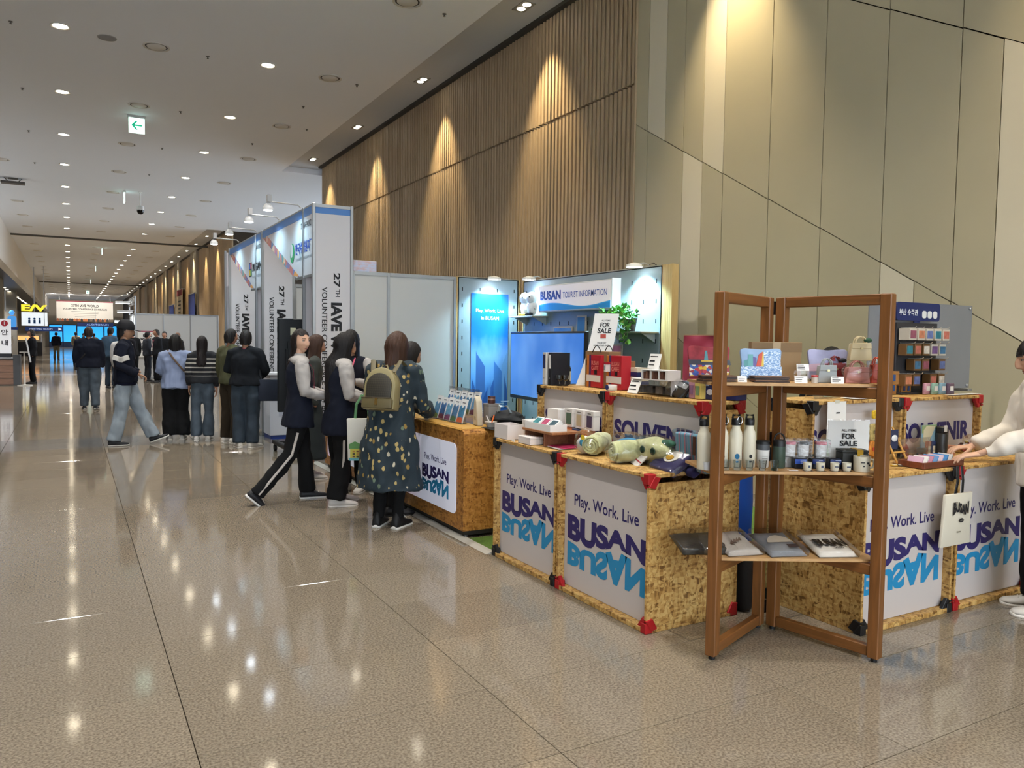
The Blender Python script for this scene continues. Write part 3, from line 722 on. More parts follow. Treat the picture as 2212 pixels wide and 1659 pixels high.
def arm_lamp(y, label):
    t = thing('arm_spotlight', label, 'lamp', (2.62, y, 3.205), NX, 'arm spotlights over the booth headers')
    MB().tube([(0, .0, .015), (0, -.04, .05), (0, -.4, .06)], .009, 8).build('arm', M('d0d0d0', .3, .7), t, True)
    MB().box(-.05, .05, -.43, -.38, .05, .14).build('transformer', M('b9b9b9', .4), t)
    MB().lathe([(.03, .05), (.06, .01), (.065, -.03), (.06, -.03)], 14, X=Matrix.Translation((0, -.42, -.02))).build('shade', M('cfcfcf', .4), t, True)
    MB().lathe([(.002, -.012), (.055, -.004), (.058, .0)], 14, X=Matrix.Translation((0, -.42, -.05))).build('bulb', M('e8f4ff', .4, emit=25), t, True)
    spot('arm_lamp_light', (2.2, y, 3.14), (2.75, y, 2.2), E_BOOTH, C_COOL, 130, .8, .05, t)
for y in (10.2, 11.4, 12.95, 14.45): arm_lamp(y, 'cool-white spotlight on an arm reaching out from the booth header')
wall_panel('white back wall of the neighbouring booth', (5.55, 12.6, 0), PI/2, [.98, .98, .98], 2.4)
wall_panel('white side wall between the two neighbouring booths', (3.12, 12.53, 0), 0, [.8, .8, .8], 2.4)
# small blue cabinet poster boards inside the booth
t = thing('booth_poster', 'small blue poster hung inside the neighbouring booth', 'poster', (3.75, 12.5, 1.72))
MB().box(-.3, .3, -.004, .004, 0, .42).build('sheet', M('4c74b8', .5, var=.4, vscale=4), t); MB().box(-.31, .31, .004, .012, -.01, .43).build('backing', PAPER, t)
t = thing('booth_poster', 'small pale sunrise poster on top of the partition wall', 'poster', (3.3, 9.72, 2.4))
MB().box(-.19, .17, -.004, .004, .0, .145).build('sheet', custom('sunrise', lambda nt, b: nt.links.new(ramp(nt, [(.2, 'd8a49a'), (.6, 'c9cfe4'), (.9, 'aebbe0')], N(nt, 'ShaderNodeTexNoise').outputs[0]).outputs[0], b.inputs['Base Color'])), t)
MB().box(-.19, .17, .004, .012, 0, .15).build('backing', PAPER, t)
# black rolling display stand seen from the back
t = thing('display_stand', 'black rolling display stand seen from behind next to the banner column', 'display stand', (2.66, 10.55, 0))
MB().box(-.26, .26, -.02, .05, .55, 1.8).build('screen_back', M('0c1014', .5), t, bev=.01)
MB().box(-.17, .17, -.05, -.02, .9, 1.4).build('mount_box', M('0a0c0f', .6), t, bev=.008)
for s in (-1, 1): MB().box(s*.12-.02, s*.12+.02, -.07, -.03, .1, 1.5).build('rail', M('101316', .5), t)
MB().box(-.1, -.03, -.0225, -.0205, 1.58, 1.68).build('label_sticker', M('c9c5a6', .6), t)
for s in (-1, 1):
    leg = MB().box(s*.24-.035, s*.24+.035, -.38, .3, .09, .15).build('foot_bar', BLACK, t, bev=.01)
    for yy in (-.34, .26):
        ww = MB(); ww.tube([(s*.24-.018, yy, .042), (s*.24+.018, yy, .042)], .042, 14); ww.build('caster', M('1a1a1c', .5), leg, True)
MB().box(-.24, .24, -.04, .02, .1, .16).build('cross_bar', BLACK, t)
# reception pedestal of the neighbouring booth
t = thing('reception_pedestal', 'white reception pedestal with blue base stripe in the neighbouring booth', 'desk', (2.78, 12.0, 0))
MB().box(-.17, .3, 0, .45, .06, .98).build('body', M('cfd2dc', .5), t, bev=.004); MB().box(-.2, .33, -.03, .48, .98, 1.01).build('top', M('dcdce2', .4), t); MB().box(-.16, .29, .01, .44, 0, .06).build('plinth', M('28408c', .5), t)
plate(t, 'window_print', .06, .5, .2, .3, M('b7bbcb', .5), -.003)
# ================================================================ folding wooden stand
WD = WOOD('66401c', '855428', 2, 1.1, .45); WDH = WOOD('66401c', '855428', 0, 1.1, .45)
st = thing('folding_display_stand', 'two-leaf brown wooden folding stand with three shelf boards', 'display stand', (0, 0, 0))
def leaf(a, b):
    a, b = Vector(a), Vector(b); d = (b-a); ln = d.length; X = Matrix.Translation(a) @ Matrix.Rotation(math.atan2(d.y, d.x), 4, 'Z')
    for x in (0.0275, ln-.0275):
        MB().box(x-.0275, x+.0275, -.026, .026, .018, 1.79).build('post', WD, st, bev=.004).matrix_local = X
        f = MB().cyl((x, 0, 0), .016, .02, 10).build('rubber_foot', BLACK, st); f.matrix_local = X
    for z in (.05, .45, .88, 1.312, 1.765):
        hz = .025 if z < 1.7 else .025
        o = MB().box(.055, ln-.055, -.02, .02, z-.028, z+.025).build('cross_rail', WDH, st, bev=.004); o.matrix_local = X
leaf((2.685, 2.745, 0), (3.262, 2.962, 0)); leaf((3.40, 2.33, 0), (3.292, 2.93, 0))
for z in (.08, 1.0, 1.7): MB().box(3.262, 3.292, 2.935, 2.965, z, z+.07).build('hinge', M('6a6a6a', .3, .9), st)
FL, FR, BR, BL = (2.70, 2.80), (3.44, 2.385), (3.575, 2.70), (2.835, 3.116)
SHZ = (1.353, .921, .491)
for z in SHZ: MB().prism([FL, FR, BR, BL], z-.014, z, 'z').build('shelf_board', WOOD('a98050', 'c29a66', 0, .8), st)
# ================================================================ goods on the stand
RS = math.atan2(-.415, .74)          # facing of the folding stand's shelves
ZT, ZR = .8535, 1.2265               # counter tops, riser tops
def S(px, p): return px*depth(p)/FPX
def item(name, label, cat, px, py, z, rz=NX, group=None, back=0., dep=.06):
    p = G(px, py, z)
    if back: p = p+Matrix.Rotation(rz, 3, 'Z') @ Vector((0, back, 0))
    if ZT-.02 < z < ZR+.4 and abs(rz) < .35 or abs(rz-NX) < .7:      # keep goods on the free strip of their board
        up = z > ZR-.05
        if abs(rz-NX) < .7:
            lo, hi = (2.99, 3.285-dep) if up else (2.635, 2.968-dep); q = min(max(p.x, lo), max(lo, hi)); p = Vector((q, p.y*q/p.x, z))
        else:
            lo, hi = (2.965, 3.255-dep) if up else (2.615, 2.938-dep); q = min(max(p.y, lo), max(lo, hi)); p = Vector((p.x*q/p.y, q, z))
    return thing(name, label, cat, p, rz, group)
def bx(t, name, x0, x1, y0, y1, z0, z1, mat, bev=.0015): return MB().box(x0, x1, y0, y1, z0, z1).build(name, mat, t, bev=bev)
def carton(name, label, cat, px, py, z, w, d, h, col, rz=NX, lid=None, prints=(), group=None, back=0.):
    """lidded box: body, lid, printed patches (cx, cz, w, h, colour) on the front"""
    t = item(name, label, cat, px, py, z, rz, group, back, d+.004); k = .25*h
    b = bx(t, 'body', -w/2, w/2, 0, d, 0, h-k, M(col, .5)); bx(t, 'lid', -w/2-.0015, w/2+.0015, -.0015, d+.0015, h-k, h, M(lid or col, .5))
    for cx, cz, pw, ph, c in prints: plate(b, 'print', cx*w, cz*h, pw*w, ph*h, M(c, .5), -.0035)
    return t
def open_box(label, px, py, z, w, d, h, col='d8d0cc', rz=NX, name='gift_box', inside='b9b0aa'):
    t = item(name, label, 'box', px, py, z, rz, None, 0, d); m = M(col, .5); q = .004
    for nm, a in (('front_wall', (-w/2, w/2, 0, q)), ('back_wall', (-w/2, w/2, d-q, d)), ('side_wall', (-w/2, -w/2+q, q, d-q)), ('side_wall', (w/2-q, w/2, q, d-q))): bx(t, nm, *a, 0, h, m, 0)
    bx(t, 'base', -w/2+q, w/2-q, q, d-q, 0, .004, m, 0); bx(t, 'lining', -w/2+q, w/2-q, q, d-q, h*.55, h*.6, M(inside, .8, var=.25, vscale=60), 0); return t
def price_card(label, px, py, z, w, h, rz=NX, tilt=.25, back=0., rows=3, txt=None):
    t = item('price_card', label, 'price card', px, py, z, rz, None, back)
    X = Matrix.Rotation(-tilt, 4, 'X'); c = MB(); c.box(-w/2, w/2, -.0012, .0012, 0, h, 0, X); c.build('card', PAPER, t)
    f = MB(); f.prism([(0, .0), (.05, 0), (h*math.sin(tilt)+.004, h*math.cos(tilt)*.9)], -.004, .004, 'x'); f.build('prop', PAPER, t)
    mb = MB(); rd = random.Random(px)
    for i in range(rows):
        ww = w*rd.uniform(.45, .8); zz = h*(.85-.28*i); hh = h*(.10 if i == 1 else .06); mb.box(-w*.42, -w*.42+ww, -.0022, -.0014, zz-hh, zz, 0, X)
    mb.build('small_print', INKM, t); return t
# ---- counter with black connectors: gift boxes
open_box('open white gift box with tissue at the desk end of the counter', 1082, 951, ZT, .19, .13, .10)
carton('gift_box', 'low white gift box lying at the counter edge below the wooden riser', 'box', 1132, 961, ZT, .16, .10, .05, 'd9d0cb')
carton('gift_box', 'wide plain white gift box behind the wooden riser', 'box', 1132, 934, ZT, .24, .16, .13, 'd8d2cb', back=.06)
t = item('wooden_riser', 'brown wooden step riser carrying a tray of souvenir sets', 'display stand', 1165, 962, ZT, NX, None, 0, .21)
bx(t, 'top', -.21, .17, -.01, .22, .085, .10, WOOD('8a5a36', 'a2704a', 0)); bx(t, 'leg_panel', .05, .065, 0, .2, 0, .085, WOOD('6a3f28', '83543a', 0)); bx(t, 'leg_panel', -.19, -.175, 0, .2, 0, .085, WOOD('6a3f28', '83543a', 0)); bx(t, 'back_panel', -.175, .17, .19, .205, 0, .085, WOOD('6a3f28', '83543a', 0))
p0 = t.location.copy()
def on(p, dx, dy, dz, rz=NX): return p+Matrix.Rotation(rz, 3, 'Z') @ Vector((dx, dy, dz))
t = thing('souvenir_tray', 'white tray with three tilted picture boxes on the wooden riser', 'tray', on(p0, -.03, .0, .1005), NX)
for a in ((-.16, .16, -.0, .004), (-.16, .16, .126, .13)): bx(t, 'rim', *a, 0, .045, WHITE, 0)
for a in ((-.16, -.156, .004, .126), (.156, .16, .004, .126)): bx(t, 'rim', *a, 0, .045, WHITE, 0)
bx(t, 'base', -.156, .156, .004, .126, 0, .004, WHITE, 0)
for i, c in enumerate(('2f7f86', 'a33a5e', '2b4a55')):
    X = Matrix.Translation((-.105+.1*i, .03, .02)) @ Matrix.Rotation(-.9, 4, 'X')
    bb = MB(); bb.box(-.042, .042, 0, .03, 0, .085, 0, X); bb = bb.build('picture_box', WHITE, t)
    bb2 = MB(); bb2.box(-.032, .032, -.002, 0, .012, .073, 0, X); bb2.build('picture', M(c, .35, var=.5, vscale=30), bb)
t = item('window_box', 'tall white box with a cut-out window showing two white cups', 'box', 1163, 905, ZT, NX, None, .15)
bx(t, 'body', -.07, .07, .012, .12, 0, .22, WHITE); 
for a in ((-.07, -.05, .0, .22), (.05, .07, .0, .22), (-.05, .05, 0, .06), (-.05, .05, .15, .22)): bx(t, 'window_frame', a[0], a[1], 0, .012, a[2], a[3], M('ded8d0', .5), 0)
bx(t, 'window_back', -.05, .05, .006, .0115, .06, .15, M('8d8474', .6), 0)
for s in (-1, 1): MB().lathe([(.016, .06), (.02, .12), (.018, .12)], 12, X=Matrix.Translation((s*.022, .0, 0))).build('cup', M('e6e0d6', .4), t, True)
for i in range(3):
    carton('framed_card_box', 'white box with %s picture window on the card rack' % ('green forest', 'cream patterned', 'dusk violet')[i], 'box', 1196+22*i, 899+3*i, ZT+.115, .088, .05, .125, 'd9d4ce', prints=((0, .45, .62, .6, ('4d6450', 'b7a684', '4a3a52')[i]), (0, .86, .4, .05, '6d6860')), back=.14)
for i, c in enumerate(('b8673c', '2a3860', 'c0703f', '3a2e48')):
    carton('candle_box', '%s souvenir box packed under the framed cards' % ('orange', 'navy blue', 'light orange', 'dark violet')[i], 'box', (1196, 1214, 1232, 1206)[i], (921, 925, 930, 930)[i], ZT, .075 if i < 3 else .1, .06, .11 if i < 3 else .07, c, back=.13 if i < 3 else .05, prints=((0, .45, .5, .5, ('d08a5a', '44538a', 'a85a30', '5c3c5c')[i]),))
carton('playing_card_box', 'blue and white box beside the bagged plush', 'box', 1233, 950, ZT, .10, .05, .11, 'c9cdd6', prints=((0, .35, .9, .6, '23376e'),), back=.05)
t = item('brochure_pile', 'fan of crimson brochures lying flat at the counter corner', 'brochures', 1190, 967, ZT)
for i in range(3): X = Matrix.Translation((.01*i, .02*i, .001+.003*i)) @ Matrix.Rotation(.15*i-.1, 4, 'Z'); m = MB(); m.box(-.11, .11, 0, .15, 0, .002, 0, X); m.build('brochure', M(('c9c1bd', 'b0305a', 'a32a50')[i], .4), t)
t = item('shelf_tag', 'tiny white price tag clipped to the counter edge', 'price tag', 1110, 966, .845, NX, None, -.006); bx(t, 'card', -.02, .02, -.001, .001, -.022, .022, PAPER, 0); plate(t, 'ink', 0, 0, .014, .014, INKM, -.002)
# ---- riser with black connectors: binders, bottle, red boxes
for i, (px, c) in enumerate(((1175, 'c9c4bc'), (1187, '14161e'))):
    t = item('ring_binder', ('pale grey ring binder with navy spine label', 'black ring binder with white spine label', 'plain black ring binder beside the bottle')[i], 'binder', px, 832, ZR, NX, None, 0, .17)
    bx(t, 'spine', -.022, .022, 0, .004, 0, .235, M(c, .5)); bx(t, 'cover', -.022, -.018, .004, .16, 0, .235, M(c, .5)); bx(t, 'cover', .018, .022, .004, .16, 0, .235, M(c, .5)); bx(t, 'pages', -.017, .017, .01, .15, .006, .22, PAPER, 0)
    if i < 2: pl = plate(t, 'spine_label', 0, .17, .03 if i == 0 else .022, .1, M('232c55' if i == 0 else 'd8d5cf', .5), -.002); MB().lathe([(.004, 0), (.006, .002)], 10, X=Matrix.Translation((0, -.001, .05)) @ Matrix.Rotation(PI/2, 4, 'X')).build('finger_hole', ALU, t)
t = item('sauce_bottle', 'dark glass bottle with white label and white cap', 'bottle', 1211, 826, ZR, NX, None, .05)
MB().lathe([(.033, 0), (.035, .01), (.035, .115), (.03, .13), (.014, .145), (.014, .165)], 18).build('glass_body', M('1c1712', .12), t, True); MB().lathe([(.0355, .02), (.0355, .095)], 18).build('label', M('d2d0c8', .6), t, True); MB().lathe([(.016, .163), (.016, .187), (.014, .189)], 14).build('cap', M('dedcd6', .4), t, True)
for i, px in enumerate((1209, 1221)):
    t = item('footed_glass', 'small footed clear glass in front of the dark bottle', 'glass', px, 833, ZR, NX, 'footed glasses before the dark bottle')
    MB().lathe([(.022, 0), (.021, .003), (.004, .008), (.004, .03)], 14).build('foot', GLASS, t, True); MB().lathe([(.004, .03), (.026, .045), (.031, .075), (.029, .075), (.024, .047), (.003, .034)], 16).build('bowl', GLASS, t, True)
t = item('paper_shopper', 'brown kraft paper shopping bag with black twisted handles', 'paper bag', 1248, 830, ZR, NX, None, .17, .105)
bx(t, 'bag', -.14, .14, 0, .1, 0, .25, M('8a6b4a', .7, var=.1)); plate(t, 'printed_title', -.06, .17, .12, .04, M('2a201a', .6), -.003)
for yy in (-.002, .102): MB().tube([(-.05+.1*i/10, yy, .245+.045*math.sin(PI*i/10)) for i in range(11)], .0035, 6).build('handle', BLACK, t, True)
carton('coffee_box', 'cardboard box edge standing behind the red coffee boxes', 'box', 1290, 812, ZR, .2, .08, .19, '8a5f3e', back=.22)
for i, px in enumerate((1268, 1305)):
    t = item('coffee_box', ('red coffee gift box with orange side and white band', 'second red coffee gift box half hidden behind the small boxes')[i], 'box', px, (836, 832)[i], ZR, NX-.12, None, .05+.03*i, .12); w_, h_ = .19, .225
    bx(t, 'body', -w_/2, w_/2, 0, .075, 0, h_, M('b01f2c', .4)); b = bx(t, 'spine', -w_/2-.002, -w_/2+.03, -.002, .077, 0, h_, M('c9752a', .4)); bx(t, 'violet_stripe', -w_/2+.03, -w_/2+.055, -.0015, .0, 0, h_, M('4a2a55', .4), 0)
    bx(t, 'band', -w_/2-.003, w_/2+.001, -.003, .0, .04, .085, M('d5cfc9', .5), 0); lettering(t, 'BUSAN', .02, .17, .1, .028, M('e0897c', .5), -.002, .01); lettering(t, 'CAFFE', .02, .135, .1, .028, M('e0897c', .5), -.002, .01); plate(t, 'photo', .03, .105, .035, .03, M('1c1216', .5), -.0025)
t = item('leaflet_easel', 'slanted cream leaflet with dark photo on a small easel', 'leaflet', 1278, 829, ZR, NX)
X = Matrix.Translation((0, 0, .012)) @ Matrix.Rotation(-.55, 4, 'X'); m = MB(); m.box(-.085, .085, -.004, .004, 0, .12, 0, X); m.build('card', M('d8d0c4', .5), t); m = MB(); m.box(-.01, .07, -.006, -.004, .012, .105, 0, X); m.build('photo', M('2b2d3c', .4, var=.3, vscale=50), t)
m = MB(); m.prism([(0, 0), (.09, 0), (.06, .09), (.055, .09)], -.03, .03, 'x'); m.build('prop', BLACK, t)
for i in range(4):
    m = MB(); m.box(-.075, -.02, -.006, -.0045, .1-.02*i, .106-.02*i, 0, X); m.build('text_line', M('a3584c', .6), t)
t = item('coaster_stack', 'stack of thin white boxes tied with a brown strap', 'boxes', 1315, 838, ZR, NX)
for i in range(10): bx(t, 'thin_box', -.062, .062, 0, .09, .0115*i, .0115*i+.0105, M('d6cfbf', .5), .001)
bx(t, 'strap', .005, .02, -.002, .0, .03, .105, M('8a5530', .5), 0)
for i in range(3): carton('seaweed_box', ('narrow white box with red top beside the coffee boxes', 'white and grey striped box with red top', 'square white box with two red seals and red top')[i], 'box', (1301, 1309, 1323)[i], 803, ZR+.1155, (.022, .022, .06)[i], .05, .065, 'd5d2cc', lid='9e1c28', prints=((-.2, .5, .3, .18, 'b5202c'), (.25, .5, .3, .18, 'b5202c')) if i == 2 else ((0, .4, .5, .5, '8d8f92'),), back=.02)
t = item('book_pile', 'pile of cream and navy notebooks beside the thin white boxes', 'books', 1347, 838, ZR, NX, None, .06)
for i, c in enumerate(('d4cbb5', '1f2a5a', 'd4cbb5', '1f2a5a', 'd4cbb5')): bx(t, 'notebook', -.07, .07, 0, .1, .03*i, .03*i+.029, M(c, .5))
t = item('round_tin', 'small white tin with dark blue oval mark', 'tin', 1321, 843, ZR, NX); MB().lathe([(.035, 0), (.037, .004), (.037, .032), (.034, .036)], 20).build('tin', M('d9d6d0', .35), t, True); MB().lathe([(.018, 0), (.018, .002)], 16, X=Matrix.Translation((0, -.037, .02)) @ Matrix.Rotation(PI/2, 4, 'X')).build('mark', M('1c2a66', .4), t)
# tall curling FOR SALE sheet
def sale_sheet(label, loc, rz, w, h, lean, extra=True):
    t = thing('sale_sign', label, 'sign', loc, rz)
    f = lambda z: lean*z+.02*math.sin(z/h*3)
    n = 10; mb = MB(); vs_ = []
    for i in range(n+1):
        z = h*i/n; vs_ += [(-w/2+f(z), .03*math.sin(z/h*2.5), z), (w/2+f(z), .03*math.sin(z/h*2.5), z), (w/2+f(z), .03*math.sin(z/h*2.5)+.0015, z), (-w/2+f(z), .03*math.sin(z/h*2.5)+.0015, z)]
    fs = [(4*i+a, 4*i+(a+1) % 4, 4*i+4+(a+1) % 4, 4*i+4+a) for i in range(n) for a in range(4)]+[(0, 1, 2, 3), (4*n, 4*n+1, 4*n+2, 4*n+3)]
    mb.add(vs_, fs); mb.build('sheet', PAPER, t)
    cv = lambda p: (p[0]+f(p[2]), p[1]+.03*math.sin(p[2]/h*2.5), p[2])
    k = w/.21
    lettering(t, 'ALL ITEMS', 0, h*.905, .075*k, .014*k, INKM, -.002, .01, curve=cv); lettering(t, 'FOR', 0, h*.845, .085*k, .042*k, INKM, -.002, .03, curve=cv); lettering(t, 'SALE', 0, h*.765, .115*k, .042*k, INKM, -.002, .03, curve=cv)
    if extra:
        m = MB(); m.box(-.02, .02, -.003, -.002, h*.66, h*.715); o = m.build('red_mark', M('b0493c', .6), t); o.location = (f(h*.69), .03*math.sin(1.72), 0)
        lettering(t, 'THE MONEY', 0, h*.595, .08*k, .013*k, INKM, -.002, .01, curve=cv); lettering(t, 'NOT A FREE GIFT', 0, h*.56, .13*k, .013*k, INKM, -.002, .01, curve=cv)
    return t
sale_sheet('tall curled white sheet reading ALL ITEMS FOR SALE above the red boxes', (3.255, 4.62, ZR), -.62, .175, .52, .24)
# ---- riser with red connectors
t = item('acrylic_box', 'clear acrylic drawer box with a white frame behind the price cards', 'drawer box', 1395, 852, ZR, NX, None, .02, .14)
for i in range(4):
    x = -.16+.09*i; bx(t, 'clear_drawer', x, x+.085, .004, .13, .004, .085, CLEAR, 0); bx(t, 'drawer_contents', x+.01, x+.075, .03, .12, .006, .05, M(('8f8b86', '55565a', 'a29a92', '6b6a6e')[i], .6, var=.3, vscale=40), 0)
bx(t, 'frame_top', -.165, .205, 0, .135, .088, .094, WHITE); bx(t, 'frame_end', .2, .205, 0, .135, 0, .088, WHITE)
t = item('incense_box', 'white open-front box filled with brown sachets on the acrylic drawers', 'box', 1404, 822, ZR+.095, NX, None, .03, .14)
for a in ((-.12, .12, .055, .06), (-.12, .12, 0, .004)): bx(t, 'shelf_face', a[0], a[1], 0, .1, a[2]+.0, a[3], WHITE, 0)
for x in (-.12, -.04, .035, .1): bx(t, 'divider', x, x+.02 if x == .1 else x+.006, 0, .1, .004, .055, WHITE, 0)
rd = random.Random(3)
for i in range(11):
    x = -.11+.019*i; m = MB(); m.box(x, x+.008, .01, .08, .004, .05, 0, Matrix.Rotation(rd.uniform(-.08, .08), 4, 'Y')); m.build('sachet', M(('6b4636', '8a6450', '7a5546')[i % 3], .6), t)
price_card('white price card standing on top of the sachet box', 1402, 797, ZR+.1555, .105, .095, back=.03); price_card('white price card leaning against the acrylic drawers', 1371, 849, ZR, .10, .095, tilt=.4, back=-.07+.05)
t = item('bagged_gadget', 'black and grey gadget sealed in a crinkled clear bag', 'packaged item', 1448, 858, ZR, NX, None, .03)
def blob(mb, c, r, seed, amp=.25, n=12):
    b = MB(); b.ball((0, 0, 0), 1, n); out = []
    for v in b.v:
        d = Vector(v); k = 1+amp*noise.noise(d*1.6+Vector((seed*3.1, seed, 0))); out.append((c[0]+d.x*r[0]*k, c[1]+d.y*r[1]*k, c[2]+d.z*r[2]*k))
    mb.add(out, b.f)
m = MB(); m.box(-.05, .05, 0, .03, .0, .11, 0, Matrix.Rotation(-.6, 4, 'X') @ Matrix.Rotation(.25, 4, 'Y')); m.build('gadget', M('26282a', .3), t, bev=.008); m = MB(); m.box(-.048, .048, -.003, .0, .07, .1, 0, Matrix.Rotation(-.6, 4, 'X') @ Matrix.Rotation(.25, 4, 'Y')); m.build('grey_cap', M('8f9294', .3), t)
m = MB(); blob(m, (0, .03, .052), (.075, .06, .06), 2, .35); m.build('clear_bag', CLEAR, t, True)
for i, (c, c2) in enumerate((('8fa9bd', 'b8cad6'), ('b98a9a', '8d6a8e'), ('c9b868', '6f8f68'))): carton('pastel_box', ('pale blue', 'rose pink', 'mustard yellow')[i]+' slim box in a row of three on the riser', 'box', 1475+13*i, 858+2*i, ZR, .044, .05, .095, c, lid=c, prints=((0, .5, .6, .55, c2),), back=.02)
for i, px in enumerate((1522, 1568)):
    t = carton('navy_tin_box', ('navy gift box with pale oval emblem beside the yellow box', 'navy gift box with pale oval emblem at the riser end')[i], 'box', px, 863-i, ZR, .1, .08, .1, '1b2358', prints=((-.1, .82, .25, .12, '8b93b8'),), back=.03)
    MB().lathe([(.022, 0), (.022, .002)], 18, X=Matrix.Translation((.012, -.003, .042)) @ Matrix.Rotation(PI/2, 4, 'X') @ Matrix.Diagonal((1.1, .75, 1, 1))).build('emblem', M('b9bed0', .5), t)
carton('snack_packet', 'flat silver and navy packet lying on the navy gift boxes', 'packet', 1525, 832, ZR+.1025, .16, .06, .022, '9aa4ae', lid='232c66', back=.04)
# red rock poster leaning behind
t = item('rock_poster', 'dark pink poster of rounded rocks leaning behind the riser', 'poster', 1455, 833, ZR, NX+.15, None, .33, .1)
def _rock(nt, b):
    L = nt.links.new; v = N(nt, 'ShaderNodeTexVoronoi'); v.inputs['Scale'].default_value = 9; v.feature = 'SMOOTH_F1'; L(coords(nt, 'Object', (1, 1, 1.4), (0, .6, 0)), v.inputs['Vector']); r = ramp(nt, [(.1, 'b8566a'), (.45, '9c3a4c'), (.8, '5c1f2c')], v.outputs['Distance']); L(r.outputs[0], b.inputs['Base Color']); b.inputs['Roughness'].default_value = .35
bx(t, 'sheet', -.14, .14, -.003, .003, 0, .36, custom('rock_print', _rock), 0); bx(t, 'backing', -.145, .145, .003, .012, -.005, .365, M('9c8464', .6), 0)
lettering(t, 'RED BREEZE', 0, .27, .13, .02, M('d8a8a4', .5), -.005, .01); lettering(t, 'LANTERN OF LINE', .01, .245, .18, .014, M('d8a8a4', .5), -.005)
m = MB(); m.prism([(0.012, 0), (.09, 0), (.012, .3)], -.02, .02, 'x'); m.build('prop', M('9c8464', .6), t); t.location.z = ZR
# ---- towels on the counter with red connectors
def wrinkle(me, amp, sc, seed=0):
    for v in me.vertices:
        n_ = noise.noise(Vector(v.co)*sc+Vector((seed, 0, seed*2.))); v.co += v.normal*amp*n_
    return me
def bag_skin(t, pts, seed, name='clear_bag'):
    m = MB()
    for c, r in pts: blob(m, c, r, seed, .22, 12)
    me_ = m.me(name); o = put(name, me_, CLEAR, t, True); return o
GREENT = M('b3b585', .9, var=.12, vscale=30, bmp=.5, sheen=.4)
def towel_roll(label, px, py, ln, r, rz, seed, back=.1):
    t = item('towel_roll', label, 'towel', px, py, ZT, rz, None, back, ln/2+.02)
    m = MB(); m.tube([(0, -ln/2, r), (0, -ln/2+.02, r*1.05), (0, 0, r*1.08), (0, ln/2, r)], [r*.92, r*1.03, r*1.05, r*.95], 22, dome=False); me_ = m.me('roll'); wrinkle(me_, .012, 14, seed); put('roll', me_, GREENT, t, True)
    sp = [(math.cos(a)*r*.9*(1-a/(7*PI)), -ln/2-.006, r+math.sin(a)*r*.9*(1-a/(7*PI))) for a in [i*.35 for i in range(52)]]
    MB().tube(sp, .0085, 6, ref=(0, 1, 0)).build('rolled_edge', GREENT, t, True)
    bag_skin(t, [((0, -.02, r*1.02), (r*1.18, ln*.62, r*1.08))], seed); return t
towel_roll('rolled pale green towel in clear wrap facing the counter edge', 1322, 1000, .2, .062, NX-.25, 1, .11); towel_roll('rolled pale green towel in clear wrap lying beside the white plush', 1275, 985, .22, .062, NX+.6, 2, .12)
t = item('towel_bundle', 'folded pale green towel with round dark buttons in clear wrap', 'towel', 1365, 968, ZT, NX, None, .17, .11)
m = MB(); blob(m, (-.02, .02, .075), (.17, .075, .075), 5, .2, 16); m.build('folded_cloth', GREENT, t, True)
for x in (-.02, .07): MB().ball((x, -.055, .085), (.022, .008, .022), 10).build('button', M('15332a', .2), t, True)
MB().ball((.1, .03, .13), (.06, .03, .02), 10).build('green_trim', M('2d5a46', .8), t, True); bag_skin(t, [((-.01, .02, .078), (.2, .1, .088))], 4)
t = item('towel_bundle', 'folded blue towel in clear wrap behind the green towels', 'towel', 1300, 945, ZT, NX, None, .22, .1)
m = MB(); blob(m, (0, .03, .06), (.13, .055, .06), 9, .2, 14); m.build('folded_cloth', M('3c7fa6', .9, var=.15, vscale=30), t, True); bag_skin(t, [((0, .03, .07), (.17, .07, .085))], 6)
t = item('plush_packet', 'white plush with blue scarf and yellow tag in a clear bag', 'plush toy', 1240, 982, ZT, NX, None, .08)
m = MB(); blob(m, (0, 0, .055), (.055, .05, .055), 3, .15, 12); m.build('plush', M('d9d8d4', .9), t, True); MB().ball((.03, -.035, .075), (.03, .02, .025), 10).build('scarf', M('3f8fb4', .8), t, True); MB().lathe([(.022, 0), (.022, .002)], 14, X=Matrix.Translation((.05, -.052, .11)) @ Matrix.Rotation(PI/2, 4, 'X') @ Matrix.Diagonal((1, .7, 1, 1))).build('tag', M('d8bf2a', .5), t)
bag_skin(t, [((0, 0, .075), (.085, .065, .078))], 8)
t = item('card_pack', 'white card pack with red ribbon in front of the green towels', 'card', 1352, 1004, ZT, NX, None, .05)
X = Matrix.Rotation(-.75, 4, 'X') @ Matrix.Rotation(.3, 4, 'Y'); m = MB(); m.box(-.045, .045, 0, .008, 0, .14, 0, X); m.build('card', M('d6d2cc', .6), t); m = MB(); m.box(-.045, .045, -.002, 0, .03, .037, 0, X); m.build('ribbon', M('a83038', .5), t); m = MB(); m.box(-.02, .025, -.002, 0, .125, .138, 0, X); m.build('red_comb', M('b02830', .5), t); m = MB(); m.box(-.04, -.015, -.003, 0, .085, .1, 0, X); m.build('yellow_patch', M('d0a02c', .5), t)
t = item('blanket_pack', 'navy folded blanket with round white patch in a shiny clear pack', 'blanket', 1404, 1012, ZT, NX, None, .05, .2)
X = Matrix.Rotation(-.95, 4, 'X') @ Matrix.Rotation(.12, 4, 'Y')
for k in range(2):
    Xk = Matrix.Translation((.06*k, .09*k, 0)) @ X; m = MB(); m.box(-.11, .11, 0, .05, .01, .2, 0, Xk); me_ = m.me('folded_blanket', .018, 3); put('folded_blanket', me_, M('2a2650', .9, var=.1, vscale=40), t, True)
